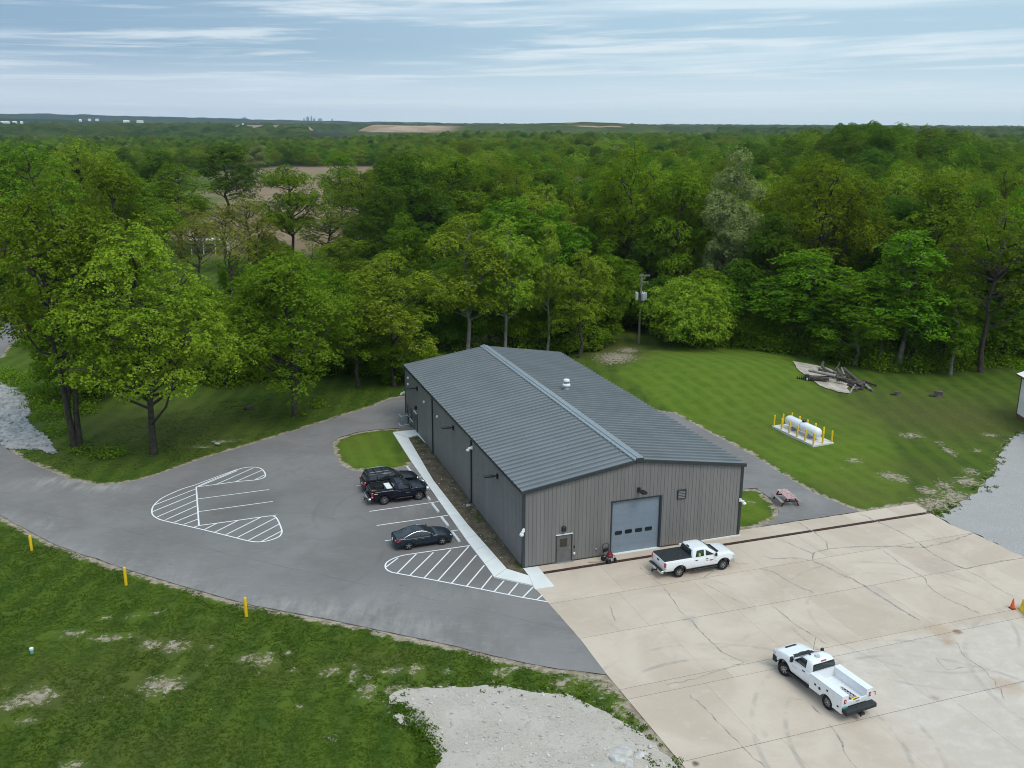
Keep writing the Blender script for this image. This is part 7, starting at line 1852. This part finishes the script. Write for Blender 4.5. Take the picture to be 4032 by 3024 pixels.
# everything farther off reads as one canopy: instances on points
col_t = bpy.data.collections.new('crown_kinds')
picks = [next(o for o in bpy.data.objects if o.type == 'MESH' and o.data == T[n_]['crown']) for n_ in pn if any(o.type == 'MESH' and o.data == T[n_]['crown'] for o in bpy.data.objects)]
pkn = [n_ for n_ in pn if any(o.type == 'MESH' and o.data == T[n_]['crown'] for o in bpy.data.objects)]
# the kinds are picked by number in alphabetical order of the collection
picks_sorted = sorted(zip(picks, pkn), key=lambda a: a[0].name)
for o, _ in picks_sorted: col_t.objects.link(o)
num = {n_: i for i, (_, n_) in enumerate(picks_sorted)}
def instanced(name, pts, label):
    me = bpy.data.meshes.new(name); me.vertices.add(len(pts)); A = np.array([(p[0], p[1], -2.2) for p in pts]); me.vertices.foreach_set('co', A.ravel())
    sc = np.array([(p[3] / (2 * T[pn[int(p[4])]]['R']), p[3] / (2 * T[pn[int(p[4])]]['R']), p[2] / T[pn[int(p[4])]]['H']) for p in pts])
    a = me.attributes.new('scl', 'FLOAT_VECTOR', 'POINT'); a.data.foreach_set('vector', sc.ravel().astype(np.float32))
    a = me.attributes.new('idx', 'INT', 'POINT'); a.data.foreach_set('value', np.array([num[pn[int(p[4])]] for p in pts], np.int32))
    a = me.attributes.new('rot', 'FLOAT_VECTOR', 'POINT'); rv = np.zeros((len(pts), 3)); rv[:, 2] = gq.uniform(0, 6.28, len(pts)); a.data.foreach_set('vector', rv.ravel().astype(np.float32))
    o = link(name, me); ng = bpy.data.node_groups.new(name, 'GeometryNodeTree')
    ng.interface.new_socket('Geometry', in_out='INPUT', socket_type='NodeSocketGeometry'); ng.interface.new_socket('Geometry', in_out='OUTPUT', socket_type='NodeSocketGeometry')
    gi, go = ng.nodes.new('NodeGroupInput'), ng.nodes.new('NodeGroupOutput'); ip = ng.nodes.new('GeometryNodeInstanceOnPoints'); ci = ng.nodes.new('GeometryNodeCollectionInfo')
    ci.inputs['Collection'].default_value = col_t; ci.inputs['Separate Children'].default_value = True; ci.inputs['Reset Children'].default_value = True
    def na(nm, ty):
        n = ng.nodes.new('GeometryNodeInputNamedAttribute'); n.data_type = ty; n.inputs['Name'].default_value = nm; return n.outputs['Attribute']
    L = ng.links.new; L(gi.outputs[0], ip.inputs['Points']); L(ci.outputs[0], ip.inputs['Instance']); ip.inputs['Pick Instance'].default_value = True
    L(na('idx', 'INT'), ip.inputs['Instance Index']); er = ng.nodes.new('FunctionNodeEulerToRotation'); L(na('rot', 'FLOAT_VECTOR'), er.inputs[0]); L(er.outputs[0], ip.inputs['Rotation']); L(na('scl', 'FLOAT_VECTOR'), ip.inputs['Scale']); L(ip.outputs[0], go.inputs[0])
    md = o.modifiers.new('scatter', 'NODES'); md.node_group = ng
    return tag(o, label, 'wood', kind='stuff')
instanced('distant_wood', rest, 'unbroken spring wood stretching away beyond the nearer trees')
print('trees', cnt, len(rest))

# leafy undergrowth along the foot of the wood, one mass
def undergrowth(name, centres, label, mat, lf=.30, n=46):
    g_ = np.random.default_rng(17); Vs = []; To = []
    for x, y, r_, h in centres:
        k = int(n * r_ * r_); u = g_.normal(size=(k, 3)); u /= np.linalg.norm(u, axis=1)[:, None]; u[:, 2] = np.abs(u[:, 2])
        c = np.array([x, y, float(hz(np.array([[x, y]]))[0])]) + u * [r_, r_, h] * g_.uniform(.5, 1.05, (k, 1))
        n2 = u * .6 + [0, 0, .5] + g_.normal(size=u.shape) * .5; n2 /= np.linalg.norm(n2, axis=1)[:, None]
        a2 = np.cross(n2, g_.normal(size=n2.shape)); a2 /= np.linalg.norm(a2, axis=1)[:, None]; b2 = np.cross(n2, a2); s_ = lf * g_.uniform(.6, 1.3, (k, 1))
        Vs.append(np.stack([c - a2 * s_ * .6, c + b2 * s_ * .45, c + a2 * s_ * .6, c - b2 * s_ * .45], 1).reshape(-1, 3)); To.append(np.repeat(np.clip(g_.normal(.45, .22, k), 0, 1), 4))
    V = np.concatenate(Vs); nq = len(V) // 4; me = bpy.data.meshes.new(name)
    me.vertices.add(len(V)); me.vertices.foreach_set('co', V.ravel().astype(np.float32)); me.loops.add(nq * 4); me.loops.foreach_set('vertex_index', np.arange(nq * 4, dtype=np.int32)); me.polygons.add(nq)
    me.polygons.foreach_set('loop_start', np.arange(0, nq * 4, 4, dtype=np.int32)); me.polygons.foreach_set('loop_total', np.full(nq, 4, np.int32)); me.update(calc_edges=True)
    fattr(me, 'tone', np.concatenate(To)); me.materials.append(mat); return tag(link(name, me), label, 'undergrowth', kind='stuff')
cs = []
for px in np.arange(-100, 4150, 26):
    for off in (1.5, 5.5):
        x = (px - 2016) / FPX / .964; dep = np.interp(px, FX, FD) + off + gq.uniform(-1.5, 2)
        if 2400 < px < 2560 and dep < 150: continue
        cs.append((x * dep, dep, gq.uniform(1.0, 2.5), gq.uniform(.8, 3.6) * (1.5 if 480 < px < 1400 else 1)))
for px in np.arange(2950, 3470, 17):
    dep = np.interp(px, FX, FD) + gq.uniform(-1.5, 2.5); cs.append(((px - 2016) / FPX / .964 * dep, dep, gq.uniform(1.4, 2.6), gq.uniform(2.2, 6.5)))
cs += [(at(x, y)[0], at(x, y)[1], r_, h) for x, y, r_, h in ((230, 1700, 2.0, 1.3), (200, 1640, 2.2, 1.5), (150, 1600, 2, 1.3), (290, 1740, 1.4, .9), (440, 1790, 1.7, 1.1), (400, 1800, 1.2, .8), (120, 1545, 2.4, 1.4), (60, 1500, 2.5, 1.4), (20, 1480, 2.3, 1.2), (200, 1560, 2.5, 1.6), (260, 1600, 2.0, 1.3), (340, 1620, 1.6, 1.0), (320, 1780, 1.3, .7), (1250, 1600, 1.3, 1.3), (1180, 1640, .9, .8))]
undergrowth('undergrowth', cs, 'leafy undergrowth along the shaded foot of the wood', LM['mid'], .22, 80)
cs = [(at(x, y)[0], at(x, y)[1], r_, h) for x, y, r_, h in ((1640, 2850, .8, .55), (1665, 2890, .9, .6), (1680, 2940, .9, .6), (1690, 2990, .8, .5), (1590, 2790, .5, .3), (1620, 2810, .5, .35), (1650, 2870, .6, .6), (2155, 2825, .35, .15), (1700, 2850, .4, .12), (2520, 2985, .7, .2), (2560, 3010, .6, .2), (2480, 2850, .4, .15), (2510, 2880, .35, .14))]
for q_, n_e in ((gravel_f, 90), (gravel_r[:13], 60)):
    ge2 = np.random.default_rng(len(q_)); L_e = np.array(q_)
    for _ in range(n_e):
        i_e = ge2.integers(len(L_e) - (1 if n_e == 60 else 0)); a_e, b_e = L_e[i_e], L_e[(i_e + 1) % len(L_e)]; p_e = a_e + (b_e - a_e) * ge2.random() + ge2.normal(size=2) * .35
        if not inside(p_e[None], apron)[0]: cs.append((p_e[0], p_e[1], ge2.uniform(.10, .38), ge2.uniform(.05, .22)))
undergrowth('weeds', cs, 'dark weeds growing along the edge of the pale gravel', LM['dark'], .12, 260)
# grass tufts over the lawns nearest the camera
def tufts(name, polys, n, label, mat, h=.13, w=.10, seed=3):
    g_ = np.random.default_rng(seed); Q = []
    for q in polys:
        A = np.array(q); lo, hi = A.min(0), A.max(0); c = g_.uniform(lo, hi, (n, 2)); c = c[inside(c, q)]; Q.append(c)
    Q = np.concatenate(Q); Q = Q[~paved_mask(Q)]
    de = np.minimum(edist(Q, lot_poly), np.minimum(edist(Q, road_r), edist(Q, apron))); Q = Q[de > .15 + .75 * sstep(vnoise(Q, .55, 35), .35, .7)]
    Q = Q[(bare_of(Q) + (vnoise(Q, 1.5, 30) - .5) * .8) < .42]
    Q = Q[vnoise(Q, 1.1, 31) * .5 + vnoise(Q, 3.1, 32) * .5 > .26]
    k = 3; z = hground(Q)[0]; n_ = len(Q); c = np.repeat(np.column_stack([Q, z]), k, 0) + np.column_stack([g_.normal(size=(n_ * k, 2)) * .05, np.zeros(n_ * k)])
    a = g_.uniform(0, 6.28, n_ * k); d = np.column_stack([np.cos(a), np.sin(a), np.zeros(n_ * k)]); hh = h * g_.uniform(.5, 1.3, n_ * k) * (.5 + vnoise(c, .5, 33)); ww = w * g_.uniform(.6, 1.3, n_ * k)
    lean = np.column_stack([g_.normal(size=(n_ * k, 2)) * .08, hh])
    V = np.stack([c - d * ww[:, None] / 2, c + d * ww[:, None] / 2, c + d * ww[:, None] * .15 + lean], 1).reshape(-1, 3); nt = n_ * k
    me = bpy.data.meshes.new(name); me.vertices.add(len(V)); me.vertices.foreach_set('co', V.ravel().astype(np.float32)); me.loops.add(nt * 3); me.loops.foreach_set('vertex_index', np.arange(nt * 3, dtype=np.int32)); me.polygons.add(nt)
    me.polygons.foreach_set('loop_start', np.arange(0, nt * 3, 3, dtype=np.int32)); me.polygons.foreach_set('loop_total', np.full(nt, 3, np.int32)); me.update(calc_edges=True)
    fattr(me, 'tone', np.repeat(np.clip(g_.normal(.40, .16, nt) + (vnoise(c, .25, 34) - .5) * .7 + (vnoise(c, 1.3, 36) - .5) * .35, 0, 1), 3)); me.materials.append(mat); return tag(link(name, me), label, 'grass', kind='stuff')
LM['grass'] = leaf_mat('grass_blades', (.044, .086, .009), (.088, .136, .017), .3)
lawn_near = south[::-1] + [(-60, 80), (-60, 33), (0, 33), (8, 40)]
tufts('grass_tufts', [lawn_near], 230000, 'uneven grass tufts on the patchy verge below the drive', LM['grass'], .05, .055)
lawn_r = W2([(2560, 1570), (2900, 1700), (3400, 2010), (3600, 1985), (3760, 1990), (3960, 1740), (4032, 1690), (4032, 1560), (3400, 1560), (3000, 1400), (2640, 1420)])
lawn_l = W2([(500, 1900), (1470, 1600), (1560, 1560), (1500, 1500), (1000, 1560), (500, 1650), (280, 1760), (30, 1790), (400, 1905)])
lawn_i = isl + [tuple(at(1546, 1706)[:2])]
lawn_s = W2([(2992, 2072), (3049, 2049), (3066, 2024), (3033, 1962), (2977, 1921)]) + [tuple(bloc(BW + .4, 7)[:2]), tuple(bloc(BW + .4, .9)[:2])]
tufts('short_grass', [lawn_l], 20000, 'short rough grass in the shade of the lawn trees', LM['grass'], .05, .10, 4)

# ================================================================== FAR COUNTRY
def canopy_sheet(name, x0, x1, y0, y1, nx_, ny_, z0, amp, seed, label, mat, kind='stuff', hole=None):
    X = np.linspace(x0, x1, nx_); Yv = np.geomspace(y0, y1, ny_); gx, gy = np.meshgrid(X, Yv); gx = gx * (gy / y1)
    Q = np.column_stack([gx.ravel(), gy.ravel()]); s_ = 1.0
    z = z0 + amp * (vnoise(Q, .045, seed) - .35) + amp * .7 * (vnoise(Q, .016, seed + 1) - .5) + amp * .6 * (vnoise(Q, .10, seed + 2) - .5)
    z = z * sstep(Q[:, 1], 1150, 1750)
    if hole is not None: z = np.where(hole(Q), -2, z)
    idx = np.arange(nx_ * ny_).reshape(ny_, nx_); F = np.stack([idx[:-1, :-1], idx[:-1, 1:], idx[1:, 1:], idx[1:, :-1]], -1).reshape(-1, 4)
    me = bpy.data.meshes.new(name); me.from_pydata(np.column_stack([Q, z]).tolist(), [], F.tolist()); me.materials.append(mat); me.polygons.foreach_set('use_smooth', [True] * len(F)); me.update()
    return tag(link(name, me), label, 'woodland', kind=kind)
b = NB('far_canopy')
f = b.noise(.03, 5, .65); f2 = b.noise(.006, 4, .6); f3 = b.noise(.11, 3, .7)
c = b.mix(b.ramp(f, .35, .65), (.024, .046, .014), (.062, .088, .024)); c = b.mix(b.math('MULTIPLY', b.ramp(f2, .5, .65), .5), c, (.085, .10, .04)); c = b.mix(b.math('MULTIPLY', b.ramp(f3, .55, .7), .5), c, (.014, .030, .012))
far_m = b.pbr(c, 1.0, 0, 0)
def far_at(px, dep): return (px - 2016) / FPX / .964 * dep
fieldsF = [(640, 1250, 1900, 2600), (1100, 1260, 1700, 1950)]
def hole(Q):
    px = 2016 + FPX * .964 * Q[:, 0] / Q[:, 1]; h = np.zeros(len(Q), bool)
    h |= (px > 990) & (px < 1270) & (Q[:, 1] > 2000) & (Q[:, 1] < 2700)
    h |= (px > 1270) & (px < 2760) & (Q[:, 1] > 1350) & (Q[:, 1] < 2900)
    return h
canopy_sheet('far_woodland', -8200, 8200, 1250, 8600, 560, 170, 14, 15, 50, 'distant woodland running to the horizon', far_m, hole=hole)
b = NB('bare_field'); c = b.mix(b.ramp(b.noise(.02, 5, .6), .3, .7), (.25, .18, .14), (.34, .255, .20)); fm = b.pbr(c, 1, 0, 0)
def quad_field(name, pts, z, mat, label):
    m = MB(); m.add([(x, y, zz) for (x, y), zz in zip(pts, z if isinstance(z, tuple) else (z,) * len(pts))], [list(range(len(pts)))]); return tag(m.build(name, mat), label, 'field', kind='structure')
quad_field('plough_field', [(far_at(960, 1900), 1900), (far_at(1285, 1800), 1800), (far_at(1265, 2600), 2600), (far_at(1010, 2700), 2700)], (15.5, 15.5, 21.0, 21.0), fm, 'bare pinkish field beyond the wood under the skyline')
# landfill mound: long flat-topped hill, bare terraces on its flank
def hill(name, px0, px1, dep, depth, ht, mat, label, n=90, prof=None, seed=70):
    X = np.linspace(far_at(px0, dep), far_at(px1, dep), n); U = np.linspace(0, 1, n); V = np.linspace(0, 1, 26); P_ = []
    for j, v in enumerate(V):
        for u, x in zip(U, X):
            e = prof(u) if prof else math.sin(math.pi * u) ** .5; k = math.sin(math.pi * min(1, max(0, v))) ** .7
            y = dep + depth * v; Q = np.array([[x, y]]); P_.append((x * (y / dep), y, -3 + (ht * e + 3) * k + float(vnoise(Q, .008, seed)[0] - .5) * ht * .16 * k + float(vnoise(Q, .04, seed + 1)[0] - .5) * 2.5 * k))
    idx = np.arange(n * 26).reshape(26, n); F = np.stack([idx[:-1, :-1], idx[:-1, 1:], idx[1:, 1:], idx[1:, :-1]], -1).reshape(-1, 4)
    me = bpy.data.meshes.new(name); me.from_pydata(P_, [], F.tolist()); me.materials.append(mat); me.polygons.foreach_set('use_smooth', [True] * len(F)); me.update(); return tag(link(name, me), label, 'hill', kind='structure')
b = NB('landfill')
sp3 = b.new('ShaderNodeSeparateXYZ'); b.set(sp3.inputs[0], b.pos)
f = b.noise(.006, 5, .6, stretch=(.45, 1.2, 7)); f2 = b.noise(.02, 4, .6)
grs = b.mix(b.ramp(f2, .35, .65), (.050, .075, .026), (.085, .105, .040)); dirt = b.mix(b.ramp(f2, .35, .65), (.29, .205, .14), (.42, .32, .24))
left_bare = b.ramp(sp3.outputs[0], far_at(1850, 2000) , far_at(1720, 2000))
msk = b.math('MAXIMUM', b.math('MULTIPLY', left_bare, b.ramp(sp3.outputs[2], 11, 14)), b.math('MULTIPLY', b.ramp(f, .535, .57), b.ramp(sp3.outputs[2], 14, 17)))
lm = b.pbr(b.mix(msk, grs, dirt), 1, 0, 0)
hill('landfill_hill', 1380, 2780, 1750, 900, 30, lm, 'long flat landfill mound with bare terraces on the horizon', 110, lambda u: (sstep(u, 0, .10) * (.78 + .26 * sstep(u, .38, .55)) * (1 - .93 * sstep(u, .72, 1.0))))
b = NB('ridge_wood'); c = b.mix(b.ramp(b.noise(.012, 5, .7), .35, .65), (.016, .034, .018), (.036, .060, .030)); hm = b.pbr(c, 1, 0, 0)
hill('horizon_hill', -900, 1750, 6300, 1600, 84, hm, 'long low wooded ridge on the far horizon', 160, lambda u: .32 + .68 * (1 - sstep(u, .25, 1.0)) , 80)
hill('horizon_hill', -700, 900, 4200, 900, 44, hm, 'nearer low wooded rise before the far ridge', 120, lambda u: (1 - .5 * sstep(u, .35, 1.0)) * sstep(1 - u, 0, .2), 84)
hill('horizon_hill', 1700, 5200, 8000, 700, 15, hm, 'faint low line of the far plain', 120, lambda u: 1.0, 88)
# downtown skyline, far sheds
def tower(px, ytop, wpx, dep, label, steps=((1, 1),), grp='towers of the far skyline'):
    top = at_depth(px, ytop, dep)[2]; w = wpx / FPX * dep * 1.03; x = far_at(px, dep); t = thing('tower_block', label, 'tower', (x, dep, 0), 0, grp)
    m = MB()
    z0 = 0
    for k, (fh, fw) in enumerate(steps):
        m.box((0, 0, (z0 + top * fh) / 2), (w * fw, w * fw, top * fh - z0)); z0 = top * fh
    m.build('wall', MAT['ridge_bldg'], t)
    m = MB(); m.box((0, 0, top + 3), (w * steps[-1][1] * .5, w * .4, 6)); m.build('roof', MAT['ridge_bldg'], t)
for a in ((1278, 456, 5, 7600, 'tallest thin tower of the hazy skyline with stepped top', ((.8, 1), (.93, .7), (1, .4))), (1265, 462, 9, 7600, 'broad slab tower of the skyline beside the tallest', ((1, 1),)), (1288, 467, 8, 7600, 'lower block on the far side of the tallest skyline tower', ((.9, 1), (1, .6))), (1251, 467, 4, 7600, 'slim first tower of the skyline', ((1, 1),)), (1310, 469, 14, 7600, 'wide low block at the end of the skyline group', ((1, 1),)), (1354, 469, 5, 7600, 'lone small tower set apart from the skyline group', ((1, 1),)), (1033, 465, 18, 7600, 'wide low building on the ridge before the skyline', ((1, 1),))):
    tower(*a)
sheds = [(10, 478, 12, 2500), (27, 478, 18, 2500), (58, 478, 14, 2550), (85, 479, 9, 2550), (352, 469, 10, 2900), (382, 469, 11, 2900), (316, 471, 9, 2900), (497, 474, 20, 2900), (551, 476, 22, 2900), (956, 488, 7, 2000), (3080, 507, 12, 6000), (3160, 508, 14, 6000), (3380, 511, 24, 6000), (3550, 510, 34, 6000), (3640, 507, 6, 6000), (2880, 501, 14, 6500), (2960, 503, 10, 6500), (3265, 508, 16, 6200)]
def shed_label(px):
    a = sorted(s_[0] for s_ in sheds if s_[0] < 700); c_ = sorted(s_[0] for s_ in sheds if s_[0] > 1300)
    if px < 700: return f'{ORD[a.index(px)]} tiny white shed from the left, before the long wooded ridge'
    if px > 1300: return f'{ORD[c_.index(px)]} tiny white shed from the left, on the far plain'
    return 'tiny white shed at the near edge of the bare pinkish field'
for i, (px, y, w, dep) in enumerate(sheds):
    p = at_depth(px, y, dep); wd = w / FPX * dep; ht = 4.5 / FPX * dep
    t = thing('far_shed', shed_label(px), 'shed', (p[0], p[1], p[2] - ht), 0, 'far white sheds ' + ('before the ridge' if px < 700 else ('on the bare field' if px < 1300 else 'on the plain')))
    m = MB(); m.box((0, 0, ht * .1), (wd, wd * .6, ht * 1.5)); m.build('wall', MAT['far_white'], t)
    m = MB(); m.loft([[(x, -wd * .33, ht * .85), (x, 0, ht * 1.3), (x, wd * .33, ht * .85)] for x in (-wd * .52, wd * .52)]); m.build('roof', MAT['far_white'], t)
# white kiosk and fence glimpsed through the trees by the field
q = at(830, 1000); kz = thing('white_shelter', 'white open-fronted shelter glimpsed through the budding trees', 'shelter', (q[0], q[1], 0), .2)
m = MB(); m.box((0, 0, 3.6), (9.0, 4.2, .3)); m.build('roof', MAT['far_white'], kz)
for x in (-4.2, -1.4, 1.4, 4.2):
    for y in (-1.9, 1.9): m = MB(); m.box((x, y, 1.75), (.2, .2, 3.5)); m.build('post', MAT['far_white'], kz)
m = MB(); m.box((0, 1.95, 1.4), (8.2, .1, 1.8)); m.build('back_wall', MAT['steel'], kz)
quad_field('pale_drive', W2([(740, 1000), (930, 990), (930, 1004), (1330, 996), (1330, 990), (930, 968), (760, 985)]), .03, MAT['pad_concrete'], 'pale drive glimpsed through the trees beside the field')

# ---------------------------------------------------------------- air
hv = NB('haze_air'); pv = hv.new('ShaderNodeVolumePrincipled'); pv.inputs['Color'].default_value = (.72, .86, 1.0, 1); pv.inputs['Density'].default_value = HAZE; pv.inputs['Anisotropy'].default_value = .2
hv.t.links.new(pv.outputs[0], hv.out.inputs['Volume'])
m = MB(); m.box((0, 0, 62), (18400, 18400, 138)); hzo = m.build('haze', hv.m); tag(hzo, 'thin haze filling the air out to the horizon', 'haze', kind='stuff')
